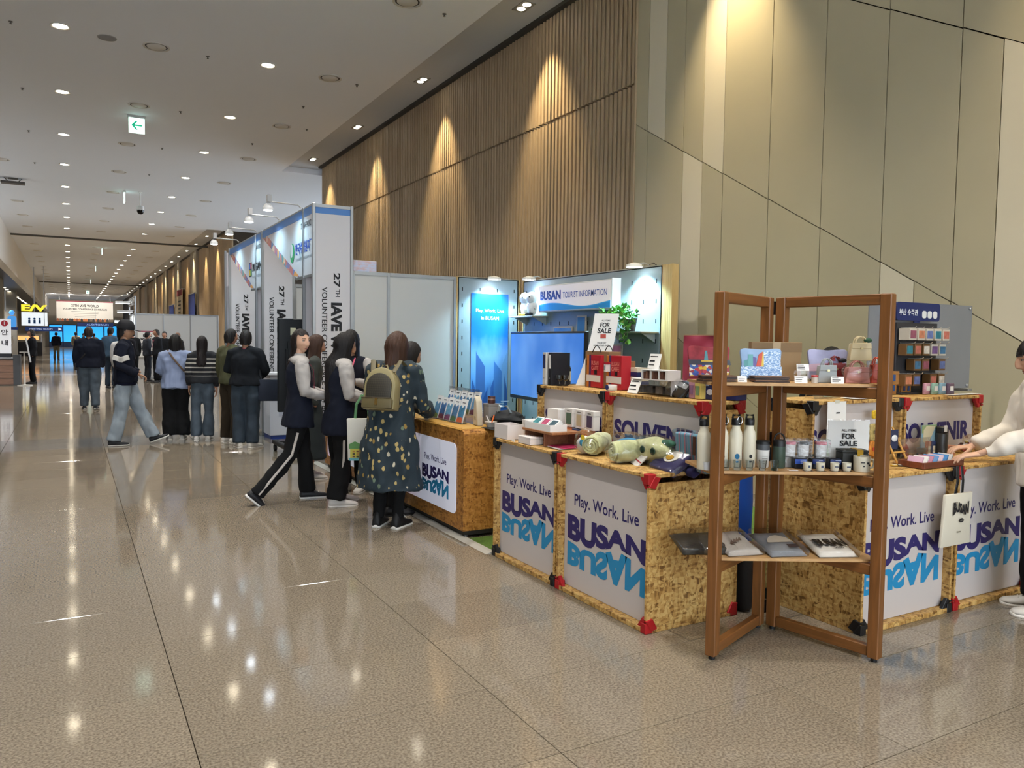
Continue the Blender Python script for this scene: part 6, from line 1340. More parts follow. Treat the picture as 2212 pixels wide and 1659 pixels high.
    # ------- top
    if top:
        mt = top['mat']; hem = top.get('hem', .86); p = top.get('puff', 1.); fl = top.get('flare', 1.); sl = top.get('sleeve', .97)
        m = MB(); zs = [hem, (hem+1.0)/2 if hem < .95 else hem+.03, 1.04, 1.16, 1.26, 1.335, 1.385]
        rr = [(.182*fl, .13*fl), (.178*(1+fl)/2, .126*(1+fl)/2), (.15, .108), (.162, .116), (.168, .112), (.135, .088), (.068, .066)]
        ctr = [T(z) if z > .8 else Vector((0, .012, z))*k for z in zs]
        tube = [(x*b*p*k, y*b*p*k) for x, y in rr[:5]]+[(x*p*k, y*p*k) for x, y in rr[5:]]
        m.tube(ctr, tube, 24, ref=tw)
        for sg in 'LR': tube_in(m, [T(1.355)+(J['sh'+sg]-T(1.335))*.25, mid(J['sh'+sg], T(1.35), .3), J['sh'+sg]+Vector((0, 0, -.012))*k], [.066*p*k, .068*p*k, .066*p*k] if not top.get('sleeve_mat') else [.05*p*k, .042*p*k, .032*p*k], 14)
        m2 = m if not top.get('sleeve_mat') else MB()
        for s in 'LR':
            e = mid(J['elb'+s], J['wri'+s], (sl-.5)*2) if sl > .5 else mid(J['sh'+s], J['elb'+s], sl*2)
            pts = [mid(J['sh'+s], T(1.32), .35), J['sh'+s], mid(J['sh'+s], J['elb'+s], .5)]; rd_ = [(.062*p*k, .07*p*k), (.066*p*k, .066*p*k), (.058*p*k, .058*p*k)]
            if top.get('sleeve_mat'): pts = [J['sh'+s]+Vector((0, 0, -.015))*k, mid(J['sh'+s], J['elb'+s], .25)]+pts[2:]; rd_ = [(.056*p*k, .058*p*k), (.062*p*k, .062*p*k), (.058*p*k, .058*p*k)]
            if sl > .5: pts += [J['elb'+s], mid(J['elb'+s], e, .55), e]; rd_ += [.052*p*k, .048*p*k, (.038 if not top.get('wide') else .075)*p*k]
            else: pts += [e]; rd_ += [.066*p*k]
            rd_ = [r if isinstance(r, tuple) else (r, r) for r in rd_]
            m2.tube(pts, rd_, 14, dome=True) if top.get('sleeve_mat') else m2.tube(pts, rd_, 14, dome=False)
            if top.get('sleeve_mat'):
                g = remesh(m2, vox*.9, 3); folds(g, .014, 11, 3+ord(s)); put('sleeve', g, top['sleeve_mat'], t, 'full'); m2 = MB()
        g = remesh(m, vox, 3); folds(g, .016*top.get('fold', 1.), 8, sum(map(ord, label)) % 9); o = put(top.get('name', 'jacket'), g, mt, t, 'full')
        if top.get('collar'):
            cm = MB(); cm.tube([T(1.375), T(1.41), T(1.425)], [(.073*k, .07*k), (.066*k, .064*k), (.07*k, .068*k)], 20, ref=tw); cg = remesh(cm, .008, 2); put('collar', cg, top['collar'], t, 'full')
        if top.get('hem_band'):
            hmb = MB(); hmb.tube([T(hem-.045), T(hem-.02), T(hem+.02)], [(.158*b*p*k, .112*b*p*k), (.168*b*p*k, .118*b*p*k), (.172*b*p*k, .12*b*p*k)], 24, ref=tw); put('hem_band', remesh(hmb, .01, 2), top['hem_band'], t, 'full')
    # ------- feet
    if shoes:
        for s, sg in (('L', -1), ('R', 1)):
            yw, pt = (feet or {}).get(s, (-sg*.12, 0.)); shoe(t, J['ank'+s], yw, pt, shoes)
    if hairs: hair(t, HX, **hairs)
    t['_k'] = k
    return t, J, HX, T, k
def lanyard(t, T, k, col='b8405c', ry=.125, badge=True, b=1.):
    for s in (-1, 1): MB().tube([T(1.40, .05)+Vector((s*.045, 0, 0)), T(1.385, -.05)+Vector((s*.06, 0, 0)), T(1.27, -ry)+Vector((s*.05, 0, 0)), T(1.08, -ry-.02)+Vector((s*.012, 0, 0))], [(.008, .002)]*4, 6).build('lanyard', M(col, .6), t)
    if badge: p = T(1.02, -ry-.03); MB().box(p.x-.04, p.x+.04, p.y-.002, p.y+.002, p.z-.05, p.z+.06).build('badge', PAPER, t)
def FAB(c, **kw): return M(c, .9, spec=.25, var=.06, vscale=11, bmp=.4, **kw)
NAVY, DARK, BLK = FAB('131724'), FAB('15181d'), FAB('111112')
JEAN = M('48535e', .85, var=.25, vscale=6, bmp=.15); JEANL = M('8a949c', .85, var=.15, vscale=5); JEAND = M('2b3641', .85, var=.2, vscale=6)
GREYS = M('a5a09c', .8, var=.04, vscale=11, bmp=.35)
SNK = ('c9c2b8', 'd4cec4', 0)
def yoke(t, T, k):
    m = MB(); m.tube([T(1.335, .005)+Vector((-.17, 0, 0))*k, T(1.352, .005)+Vector((-.09, 0, 0))*k, T(1.362, 0), T(1.352, .005)+Vector((.09, 0, 0))*k, T(1.335, .005)+Vector((.17, 0, 0))*k], [(.046*k, .055*k), (.054*k, .082*k), (.055*k, .088*k), (.054*k, .082*k), (.046*k, .055*k)], 16, ref=(0, 0, 1), dome=True); put('yoke', remesh(m, .01, 3), GREYS, t, 'full')
# ---- student looking round, one foot back
t, J, HX, T, k = person('young woman in grey and navy school jacket looking back over her shoulder', (1.87, 7.36, 0), 92, 1.62, 'c',
    pose=dict(kneL=(.09, -.06, .47), ankL=(.085, -.10, .085), kneR=(-.08, .10, .47), ankR=(-.07, .40, .11), elbL=(.20, -.05, 1.07), wriL=(.13, -.27, 1.03), elbR=(-.205, -.01, 1.07), wriR=(-.13, -.26, 1.0)),
    head=(-1.08, .03, 0), top=dict(mat=NAVY, hem=.72, flare=1.1, puff=1.06, sleeve=.97, sleeve_mat=GREYS, collar=GREYS), leg=dict(mat=BLK, stripe=True, w=1.05, flare=1.05), shoes=('16161a', 'd0ccc8', 0),
    hairs=dict(col='1c1412', L_=.34, face=74, line=.066, push=.05), hands={'L': ((-.5, -.85, 0), (0, 0, -1), .5), 'R': ((.5, -.85, 0), (0, 0, -1), .5)}, feat=True, vox=.011, feet={'L': (-.05, 0), 'R': (.1, .75)})
lanyard(t, T, k)
yoke(t, T, k)
tb = thing('tablet', 'grey tablet held by the student in the grey and navy jacket', 'tablet', (2.13, 7.33, 1.0), -1.2); MB().box(-.1, .1, -.07, .07, -.004, .004).build('casing', M('3c3f44', .3), tb, bev=.003); MB().box(-.09, .09, -.06, .06, .0042, .0048).build('screen', M('8d97a2', .2), tb)
# ---- student with very long hair looking at a phone
t, J, HX, T, k = person('girl with waist-long black hair in grey and navy jacket bent over her phone', (2.16, 7.04, 0), 92, 1.6, 'b',
    pose=dict(kneL=(.1, -.02, .47), ankL=(.11, -.03, .085), kneR=(-.09, .0, .47), ankR=(-.1, .05, .085), elbL=(.21, -.06, 1.07), wriL=(.05, -.27, 1.03), elbR=(-.215, -.04, 1.06), wriR=(-.05, -.27, 1.0)),
    lean=.06, head=(-.1, .42, 0), top=dict(mat=NAVY, hem=.68, flare=1.08, puff=1.1, sleeve_mat=GREYS, collar=GREYS), leg=dict(mat=BLK, stripe=True, w=1.15, flare=1.2), shoes=('cbc4bc', 'd4cdc4', None),
    hairs=dict(col='120e0e', L_=.62, Ls=.3, face=48, line=.07, push=.075), hands={'L': ((-.6, -.8, 0), (0, 0, 1), .7), 'R': ((.6, -.8, 0), (0, 0, 1), .7)}, feat=True, vox=.011)
yoke(t, T, k)
ph = thing('smartphone', 'black smartphone held between the two long-haired girls', 'phone', (2.46, 7.05, 1.05), -1.3); MB().prism(rrect(.075, .15, .01, 3), -.004, .004, 'z').build('casing', BLACK, ph); MB().box(-.034, .034, -.07, .07, .0042, .0047).build('screen', M('30343c', .15), ph)
# ---- girl facing her, pink lanyard
t, J, HX, T, k = person('girl with long black hair and pink lanyard standing against the desk', (2.47, 7.60, 0), 222, 1.63, 'b',
    pose=dict(elbL=(.22, -.04, 1.1), wriL=(.12, -.24, 1.14), elbR=(-.22, -.02, 1.08), wriR=(-.05, -.26, 1.05)), lean=.05, head=(.1, .38, 0), top=dict(mat=FAB('191a24'), hem=.84, sleeve_mat=GREYS), leg=dict(mat=BLK, w=1.05), shoes=SNK,
    hairs=dict(col='100d0e', L_=.36, face=50, line=.07, push=.04), hands={'L': ((-.3, -.3, .9), (-.6, -.6, 0), .35), 'R': ((.5, -.8, 0), (0, 0, 1), .7)}, feat=True, vox=.012)
lanyard(t, T, k, 'c8506c', .13)
# ---- floral dress with backpack
def _floral(nt, b):
    L = nt.links.new; v = coords(nt, 'Object', (21, 21, 13)); vo = N(nt, 'ShaderNodeTexVoronoi'); vo.inputs['Scale'].default_value = 1; vo.inputs['Randomness'].default_value = .85; L(v, vo.inputs['Vector'])
    nz = N(nt, 'ShaderNodeTexNoise'); nz.inputs['Scale'].default_value = 32; L(coords(nt, 'Object'), nz.inputs['Vector'])
    ad = N(nt, 'ShaderNodeMath', operation='MULTIPLY_ADD'); L(nz.outputs[0], ad.inputs[0]); ad.inputs[1].default_value = .5; L(vo.outputs['Distance'], ad.inputs[2])
    sp = N(nt, 'ShaderNodeSeparateColor'); L(vo.outputs['Color'], sp.inputs[0]); fl = ramp(nt, [(0, 'a8935c'), (.35, '8a6f34'), (.6, 'b8b09a'), (.8, '5f6f5c')], sp.outputs[0], True)
    msk = ramp(nt, [(.50, 'ffffff'), (.53, '000000')], ad.outputs[0]); mx = N(nt, 'ShaderNodeMix', data_type='RGBA'); L(msk.outputs[0], mx.inputs[0]); mx.inputs[6].default_value = lin('16262f'); L(fl.outputs[0], mx.inputs[7]); L(mx.outputs[2], b.inputs['Base Color']); b.inputs['Roughness'].default_value = .8
FLORAL = custom('floral_cloth', _floral)
t, J, HX, T, k = person('woman in dark floral dress leaning over the desk with brown hair', (2.27, 6.02, 0), 45, 1.60, 'b',
    pose=dict(elbR=(-.27, -.12, 1.02), wriR=(-.2, -.36, .96), elbL=(.27, -.12, 1.02), wriL=(.18, -.36, .96)), lean=.2, head=(-.1, .45, 0), top=dict(mat=FLORAL, hem=.33, flare=1.28, puff=1.14, sleeve=.86, wide=True, name='dress', fold=1.6), leg=dict(mat=BLK, w=.85), shoes=('121214', 'd8d4cc', 1),
    hairs=dict(col='3a2418', L_=.25, face=50, line=.07, push=.02, puff=1.14), hands={'L': ((-.2, -.9, -.1), (0, 0, -1), .4), 'R': ((.2, -.9, -.1), (0, 0, -1), .4)}, vox=.012, build=1.12)
bp = thing('backpack', 'black and gold patterned backpack on the woman in the floral dress', 'backpack', (2.27-.15*math.sin(math.radians(45)), 6.02-.15*math.cos(math.radians(45)), .97), -math.radians(45))
def arch(w, h, r=.45, n=8): return [(-w/2, 0), (w/2, 0), (w/2, h*(1-r))]+[(w/2*math.cos(a), h*(1-r)+h*r*math.sin(a)) for a in [PI/2*i/n for i in range(1, n)]]+[(-w/2*math.sin(a), h*(1-r)+h*r*math.cos(a)) for a in [PI/2*i/n for i in range(0, n)]]+[(-w/2, h*(1-r))]
def _mono(nt, b):
    L = nt.links.new; v = N(nt, 'ShaderNodeTexChecker'); v.inputs['Scale'].default_value = 90; L(coords(nt, 'Object', (1, 1, 1), (0, .78, 0)), v.inputs['Vector']); v.inputs[1].default_value = lin('2e2a22'); v.inputs[2].default_value = lin('3c372c'); L(v.outputs[0], b.inputs['Base Color']); b.inputs['Roughness'].default_value = .5
BPX = Matrix.Rotation(-.2, 4, 'X')
m = MB(); m.prism(arch(.27, .34), -.09, .03, 'y', 0, BPX); put('shell', m.me('shell', .014, 2), M('8f845f', .45), bp, True)
m = MB(); m.prism([(x, z+.09) for x, z in arch(.215, .20, .5)], -.108, -.088, 'y', 0, BPX); put('front_pocket', m.me('front_pocket', .006, 2), custom('monogram_cloth', _mono), bp, True)
m = MB(); m.box(-.13, .13, -.125, -.085, .006, .085, 0, BPX); put('lower_pouch', m.me('lower_pouch', .012, 2), M('5e5438', .45), bp, True)
m = MB(); m.tube([(-.13, -.128, .088), (.13, -.128, .088)], .004, 6, X=BPX); m.build('zip', M('3a2f1c', .4), bp); m = MB(); m.box(-.01, .01, -.135, -.126, .03, .085, 0, BPX); m.build('zip_pull', M('a8854a', .3, .8), bp); m = MB(); m.tube([(-.03, -.02, .335), (-.02, -.02, .365), (.02, -.02, .365), (.03, -.02, .335)], .006, 8, X=BPX); m.build('grab_handle', M('8f845f', .45), bp, True)
for s in (-1, 1): MB().tube([(s*.09, .02, .31), (s*.12, .09, .40), (s*.14, .2, .33), (s*.13, .16, .1), (s*.11, .03, .02)], [(.02, .005)]*5, 8, ref=(1, 0, 0)).build('shoulder_strap', M('5e5438', .5), bp, True)
# printed tote hanging from her arm
tb = thing('printed_tote', 'white paper tote with green hill and grid print beside the floral dress', 'tote bag', (2.17, 6.42, .50), -.35); m = MB(); m.prism([(-.12, 0), (.12, 0), (.13, .36), (-.13, .36)], -.02, .02, 'y'); put('bag', m.me('bag', .008, 2), M('ccc8bc', .7), tb, True); m = MB(); m.prism([(-.11, .1), (.11, .1), (.11, .13), (.05, .16), (.0, .135), (-.06, .165), (-.11, .14)], -.026, -.021, 'y'); m.build('printed_hill', M('5a8a4c', .6), tb); plate(tb, 'yellow_print', -.03, .06, .14, .09, M('c2b84a', .6), -.0255); plate(tb, 'teal_band', 0, .012, .22, .024, M('5fa0a8', .6), -.0265)
for i in range(12): plate(tb, 'print_square', -.07+.032*(i % 4), .035+.022*(i//4), .02, .012, M(('6a3a2c', '3c3428', 'b8803a')[i % 3], .6), -.0285)
for s in (-1, 1): MB().tube([(s*.06, 0, .35), (s*.05, 0, .48), (0, .02, .56)], [(.012, .003)]*3, 8).build('handle', M('5a8a5c', .6), tb)
# ---- person in dark olive jacket at the desk, hidden behind her
t, J, HX, T, k = person('person in dark olive jacket and black flats writing at the desk', (2.46, 6.46, 0), 92, 1.54, 'b', pose=dict(elbL=(.24, -.1, 1.06), wriL=(.16, -.36, .97), elbR=(-.24, -.08, 1.04), wriR=(-.14, -.38, .95)), lean=.26, head=(0, .45, 0), top=dict(mat=FAB('3a3a34'), hem=.8), leg=dict(mat=BLK), shoes=('141214', '1c1a1a', None), hairs=dict(col='1a1412', L_=.2, face=55), hands={'L': ((0, -.9, -.2), (0, 0, -1), .3), 'R': ((0, -.9, -.2), (0, 0, -1), .5)}, vox=.013)
# ---- long grey skirt, brown pony tail
t, J, HX, T, k = person('woman with loose brown hair, dark jacket and long grey skirt at the desk', (2.28, 8.5, 0), 95, 1.58, 'a', top=dict(mat=FAB('3c3f3c'), hem=.9), leg=dict(kind='skirt', mat=FAB('2f3434'), hem=.24, flare=1.12), shoes=SNK, hairs=dict(col='3a261c', L_=.36, face=55, push=.06), vox=.014, lean=.08, head=(0, .3, 0))
# ---- woman in white blouse reaching over the right counter
t, J, HX, T, k = person('woman with black bob in a loose white blouse reaching into the booklet tray', (4.90, 2.36, 0), 318, 1.6, 'c',
    pose=dict(elbR=(-.2, -.14, 1.08), wriR=(-.1, -.38, .97), elbL=(.24, -.12, 1.08), wriL=(.16, -.40, .955)), lean=.1, head=(.0, .32, 0), top=dict(mat=M('d6cfc4', .8, var=.03), hem=.78, puff=1.16, flare=1.1, sleeve=.94, name='blouse', fold=1.7), leg=dict(mat=BLK, w=1.15, flare=1.15), shoes=SNK,
    hairs=dict(col='14100f', L_=.1, face=52, line=.045, fringe=.02, push=.0), hands={'L': ((.2, -.9, -.15), (0, 0, -1), .45), 'R': ((.3, -.9, -.1), (0, 0, -1), .45)}, feat=True, vox=.011)
# ---- seated helper behind the right counter
person('helper with black hair sitting behind the cardboard box', (4.85, 3.82, 0), 190, 1.52, 'a', head=(0, .3, 0), top=dict(mat=DARK, hem=.86), leg=dict(mat=BLK), shoes=('1a1a1c', '222224', None), hairs=dict(col='120f0e', L_=.12, face=60), vox=.018)
# ================================================================ people farther down the corridor
# ---- man with cap walking
t, J, HX, T, k = person('man in black cap, navy white-barred windbreaker and light jeans walking past', (.66, 12.2, 0), 95, 1.72, 'b', female=False,
    pose=dict(kneL=(.08, -.17, .48), ankL=(.08, -.34, .11), kneR=(-.09, .05, .46), ankR=(-.09, .14, .085), elbR=(-.25, .06, 1.08), wriR=(-.2, -.17, .97), elbL=(.24, .05, 1.08), wriL=(.19, -.18, .98)),
    head=(-.1, .05, 0), top=dict(mat=NAVY, hem=.86, puff=1.18, fold=1.5, hem_band=FAB('12162a'), collar=NAVY, name='windbreaker'), leg=dict(mat=JEANL, w=1.2, flare=1.12, fold=1.5), shoes=('1c1c20', 'd4d0c8', 0), hairs=dict(col='141010', L_=.085, Ls=0., face=78), vox=.012, feet={'L': (0, -.35), 'R': (.05, .0)}, hands={'R': ((.2, -.8, -.4), (0, 0, -1), .8)})
m = MB(); m.lathe([(.096, -.0), (.1, .02), (.094, .07), (.07, .115), (.03, .135), (.002, .138)], 22, 0, HX @ Matrix.Translation((0, .004, .032)) @ Matrix.Rotation(.1, 4, 'X') @ Matrix.Diagonal((1, 1.15, 1, 1))); cp = m.build('cap', M('15151a', .8), t, True); m = MB(); m.prism([(-.075, -.08), (-.06, -.16), (-.03, -.185), (.03, -.185), (.06, -.16), (.075, -.08)], .035, .043, 'z', 0, HX @ Matrix.Rotation(.12, 4, 'X')); m.build('visor', M('15151a', .8), cp)
for y_, z_, w_, s_, dd in ((-.03, 1.15, .1, -1, .35), (-.10, 1.12, .09, -1, -.35)):
    m = MB(); X = Matrix.Translation(J['elbR'].lerp(J['shR'], .38)+Vector((-.072, y_+.06, 0))) @ Matrix.Rotation(dd, 4, 'X'); m.box(-.008, .006, -.07, .07, -.035, .035, 0, X); put('white_bar', m.me('white_bar', .004), M('c9c6c0', .8), t)
# ---- blue shirt, wide black trousers
def _check(nt, b):
    L = nt.links.new; sp = N(nt, 'ShaderNodeSeparateXYZ'); L(coords(nt, 'Object'), sp.inputs[0]); mu = N(nt, 'ShaderNodeMath', operation='MULTIPLY'); L(sp.outputs[0], mu.inputs[0]); mu.inputs[1].default_value = 75; fr = N(nt, 'ShaderNodeMath', operation='FRACT'); L(mu.outputs[0], fr.inputs[0]); r = ramp(nt, [(.4, '8c98b4'), (.6, '7f8cab')], fr.outputs[0]); L(r.outputs[0], b.inputs['Base Color']); b.inputs['Roughness'].default_value = .85
t, J, HX, T, k = person('woman with black bob, pale blue shirt and wide black trousers seen from behind', (1.36, 12.6, 0), 10, 1.56, 'a', top=dict(mat=custom('blue_pinstripe', _check), hem=.8, puff=1.12, sleeve=.9, fold=1.6, name='shirt'), leg=dict(mat=BLK, w=1.25, flare=1.45), shoes=('b9b2a8', 'c4bcb0', None), hairs=dict(col='141110', L_=.125, face=58, push=0, puff=1.1), pose=dict(elbL=(.25, -.04, 1.08), wriL=(.1, -.22, 1.02), elbR=(-.25, -.04, 1.08), wriR=(-.1, -.22, 1.0)), build=1.1, vox=.013)
def crossbody(label, loc, face, side, col, z=.92):
    a = math.radians(face); bt = thing('crossbody_bag', label, 'bag', loc, math.atan2(math.sin(a), -math.cos(a)))
    MB().tube([(-side*.1, .05, 1.36), (-side*.02, .155, 1.24), (side*.12, .155, 1.06), (side*.215, .06, z+.04)], [(.014, .004)]*4, 8, ref=(1, 0, 0)).build('strap', M(col, .6), bt, True); m = MB(); m.box(side*.215-.035, side*.215+.045, -.06, .09, z-.12, z+.03); put('pouch', m.me('pouch', .015, 2), M(col, .6), bt, True); return bt
crossbody('brown crossbody bag on the woman in the pale blue shirt', (1.36, 12.6, -.02), 10, -1, '5a4636')
# ---- striped jumper
def _stripes(nt, b):
    L = nt.links.new; sp = N(nt, 'ShaderNodeSeparateXYZ'); L(coords(nt, 'Object'), sp.inputs[0]); mu = N(nt, 'ShaderNodeMath', operation='MULTIPLY'); L(sp.outputs[2], mu.inputs[0]); mu.inputs[1].default_value = 15.5; fr = N(nt, 'ShaderNodeMath', operation='FRACT'); L(mu.outputs[0], fr.inputs[0]); r = ramp(nt, [(0, '14151a'), (.72, 'b4aea4')], fr.outputs[0], True)
    gt = N(nt, 'ShaderNodeMath', operation='GREATER_THAN'); L(sp.outputs[2], gt.inputs[0]); gt.inputs[1].default_value = 1.235; lt = N(nt, 'ShaderNodeMath', operation='LESS_THAN'); L(sp.outputs[2], lt.inputs[0]); lt.inputs[1].default_value = .96; ad = N(nt, 'ShaderNodeMath', operation='MAXIMUM'); L(gt.outputs[0], ad.inputs[0]); L(lt.outputs[0], ad.inputs[1])
    mx = N(nt, 'ShaderNodeMix', data_type='RGBA'); L(ad.outputs[0], mx.inputs[0]); L(r.outputs[0], mx.inputs[6]); mx.inputs[7].default_value = lin('14151a'); L(mx.outputs[2], b.inputs['Base Color']); b.inputs['Roughness'].default_value = .9
t, J, HX, T, k = person('woman with long dark hair, black and white striped jumper and blue jeans', (1.70, 12.35, 0), 15, 1.55, 'a', top=dict(mat=custom('striped_knit', _stripes), hem=.91, puff=1.1, sleeve=.95, name='jumper'), leg=dict(mat=JEAN, w=1.1, flare=1.15), shoes=SNK, hairs=dict(col='1a1312', L_=.33, face=55, push=.05), hands={'R': ((0, -.1, -1), (1, 0, 0), .35), 'L': ((0, -.1, -1), (-1, 0, 0), .35)}, vox=.013, pose=dict(wriR=(-.21, -.0, .83)))
# ---- two men at the neighbouring booth
t, J, HX, T, k = person('man in black jumper and dark blue jeans with white shoes at the booth', (2.12, 11.25, 0), 25, 1.64, 'b', female=False, top=dict(mat=FAB('14171c'), hem=.88, puff=1.16, name='jumper'), leg=dict(mat=JEAND, w=1.2, flare=1.1), shoes=SNK, hairs=dict(col='151110', L_=.085, Ls=-.005, face=78, line=.06), build=1.14, pose=dict(elbL=(.26, -.02, 1.1), wriL=(.1, -.25, 1.06), elbR=(-.28, .02, 1.1), wriR=(-.16, -.22, 1.0)), vox=.013, feet={'L': (.5, 0), 'R': (-.5, 0)})
m = MB(); m.tube([T(1.385), T(1.40)], [(.064, .062), (.062, .06)], 18); m.build('lanyard', M('a8405c', .6), t)
sb = thing('shoulder_bag', 'dark blue shoulder bag hanging by the man in the black jumper', 'bag', (2.40, 11.10, .66), -.3); m = MB(); m.box(-.14, .14, -.05, .05, 0, .3); put('bag', m.me('bag', .02, 2), M('1a2130', .8), sb, True); MB().tube([(-.1, 0, .29), (-.14, .0, .5), (-.2, .05, .7)], [(.014, .004)]*3, 8).build('strap', M('14161c', .7), sb)
person('man in olive green shirt and brown trousers beside the man in black', (2.02, 11.85, 0), 60, 1.66, 'a', female=False, top=dict(mat=FAB('4a4a34'), hem=.86, puff=1.1, name='shirt'), leg=dict(mat=FAB('2e261c'), w=1.1), shoes=SNK, hairs=dict(col='151110', L_=.085, Ls=-.005, face=78), vox=.015)
# ---- corridor walkers
t, J, HX, T, k = person('heavy man in navy jacket and jeans walking away down the corridor', (.33, 18.4, 0), 5, 1.72, 'b', female=False, top=dict(mat=NAVY, hem=.84, puff=1.2), leg=dict(mat=JEAN, w=1.2, flare=1.1), shoes=('22242a', 'c9c4bc', 0), hairs=dict(col='241a16', L_=.085, Ls=-.005, face=78), build=1.2, vox=.018, pose=dict(kneR=(-.1, .06, .47), ankR=(-.11, .12, .09)))
crossbody('dark strap bag across the heavy man in the navy jacket', (.33, 18.4, 0.02), 5, 1, '1c1a1c')
t, J, HX, T, k = person('person in white sweater and dark jeans behind the capped man', (.98, 18.9, 0), 30, 1.66, 'a', top=dict(mat=M('c6c6c6', .85), hem=.9, puff=1.1, name='sweater'), leg=dict(mat=JEAND, w=1.05), shoes=SNK, hairs=dict(col='141110', L_=.11, face=60), vox=.02)
def far(label, loc, face, H, top, leg, hc='151110', L_=.08, group=None, female=False, pose=None, build=1., sh=('1a1a1c', '222224', None)):
    return person(label, loc, face, H, 'a', pose, female=female, top=dict(mat=FAB(top), hem=.84, puff=1.08), leg=dict(mat=FAB(leg), w=1.0), shoes=sh, hairs=dict(col=hc, L_=L_, Ls=L_ if female else 0., face=66, n=40), vox=.026, build=build, head_n=24)
far('man in black jacket and black trousers facing the white booth', (1.75, 28.1, 0), 350, 1.74, '17181a', '131416')
t, J, HX, T, k = far('man in dark suit with red lanyard in front of the white booth', (2.5, 28.4, 0), 250, 1.78, '1c1e24', '14151a'); lanyard(t, T, k, 'b04058', .13)
far('man in grey-blue suit turned towards the suited man', (2.28, 29.2, 0), 70, 1.7, '2c3038', '24272e')
far('man with short hair behind the suited man', (2.95, 30.6, 0), 200, 1.72, '1e2024', '1a1c20')
far('bald man at the corner of the white booth', (3.35, 30.2, 0), 230, 1.68, '24201e', '1c1a1a', hc='6a4c3a')
far('man in denim shirt ahead of the heavy man', (1.02, 25.5, 0), 30, 1.8, '40566c', '2a3442'); far('woman in dark coat beside the denim shirt', (1.5, 26.3, 0), 20, 1.7, '1a1a20', '1a1a20', L_=.2, female=True)
far('attendant in long black coat standing at the information counter', (-1.05, 28.6, 0), 255, 1.7, '16171c', '131418', female=True, L_=.09)
far('visitor in navy jacket and khaki trousers near the blue screens', (-.75, 55.0, 0), 10, 1.72, '1c2030', '6a6656'); far('visitor in beige coat near the blue screens', (.3, 56.0, 0), 15, 1.76, '8f8878', '6f6a5c'); far('visitor in cream jacket with black trousers near the blue screens', (1.25, 54.0, 0), 5, 1.68, 'a89f8c', '16171a')
far('visitor in pale jacket half hidden behind the heavy man', (2.0, 52.0, 0), 330, 1.66, '9a968c', '1c1c20'); far('staff member in white shirt by the far orange counter', (-3.6, 62.0, 0), 180, 1.7, 'b8b4ac', '16171a'); far('visitor in dark coat crossing near the far banner', (.9, 70.0, 0), 100, 1.72, '1a1c22', '181a1e')
# ================================================================ far booth, banners, counter and signs
wall_panel('white three-panel booth wall down the corridor', (2.05, 31.2, 0), 0, [.93, .93, .96], 2.36)
wall_panel('white side wall of the far booth with printed poster', (2.05, 34.1, 0), -PI/2, [.97, .97, .94], 2.36)
t = thing('roll_up_banner', 'small printed notice with red top line on the far white booth wall', 'banner', (2.42, 31.16, .78)); bx(t, 'sheet', -.3, .3, -.006, .0, 0, .95, PAPER, 0); bx(t, 'red_line', -.3, .3, -.01, -.006, .92, .95, M('a02848', .5), 0); lettering(t, 'IAVE', .02, .78, .3, .09, INKM, -.011, .04); lettering(t, 'WORLD', -.02, .66, .42, .09, INKM, -.011, .04); lines(t, -.05, .5, .4, 4, .06, .02, M('6a6a70', .6), -.011)
t = thing('lighting_truss', 'grey lighting truss over the far booth', 'truss', (2.05, 31.8, 2.36))
for y0, z0, y1, z1 in ((-.6, 0, -.6, .6), (2.6, 0, 2.6, .6), (-.6, .6, 2.6, .6), (-.6, .35, 2.6, .35), (-.6, .35, .2, .6), (.2, .6, 1., .35), (1., .35, 1.8, .6), (1.8, .6, 2.6, .35)): MB().tube([(0, y0, z0), (0, y1, z1)], .03, 8).build('tube', ALU, t)
for i, (y, z) in enumerate(((31.4, 2.38), (32.6, 2.75), (33.4, 2.05))):
    t = thing('flood_light', ('bright floodlight tube above the far booth corner', 'bright floodlight on the truss', 'bright strip light lower on the far booth')[i], 'lamp', (1.72, y, z)); bx(t, 'housing', -.25, .25, -.06, .06, 0, .08, M('c9c9c9', .4)); bx(t, 'lamp', -.23, .23, -.05, .05, -.012, -.001, M('eef6ff', .4, emit=16), 0); MB().tube([(.0, 0, .06), (.34, .0, .1)], .012, 6).build('arm', ALU, t)
    spot('flood_light_lamp', (1.72, y, z-.03), (2.4, y+.3, 0), 120, (.8, .92, 1.), 140, .8, .1, t)
# hanging conference banner
t = thing('hanging_banner', 'wide white conference banner hanging at the far end of the corridor', 'banner', (1.55, 104.0, 0)); bx(t, 'sheet', -2.9, 2.9, 0, .03, 3.15, 5.5, M('cfc9bf', .7), 0); bx(t, 'red_top', -2.9, 2.9, -.02, 0, 5.42, 5.5, M('8a2038', .6), 0)
lettering(t, '27TH IAVE WORLD', 0, 4.98, 2.8, .3, INKM, -.02, .03); lettering(t, 'VOLUNTEER CONFERENCE 2024 BUSAN', 0, 4.58, 4.5, .2, INKM, -.02, .02); lines(t, 0, 4.3, 3.0, 4, .2, .05, M('8a8680', .6), -.02)
rd = random.Random(4)
for i in range(24): m = MB(); x = -2.9+i*.2417; m.prism([(x, 3.15), (x+.24, 3.15), (x+.24, 3.45-.1*rd.random()), (x+.12, 3.5), (x, 3.4)], -.02, -.005, 'y'); m.build('border_block', M(rd.choice(('8a4a2c', '2a2a2c', 'b0683a', '6a5a4c', '3a3430')), .6), t)
for s in (-1, 1): MB().tube([(s*2.6, .015, 5.5), (s*2.6, .015, ZC)], .02, 6).build('cable', ALU, t)
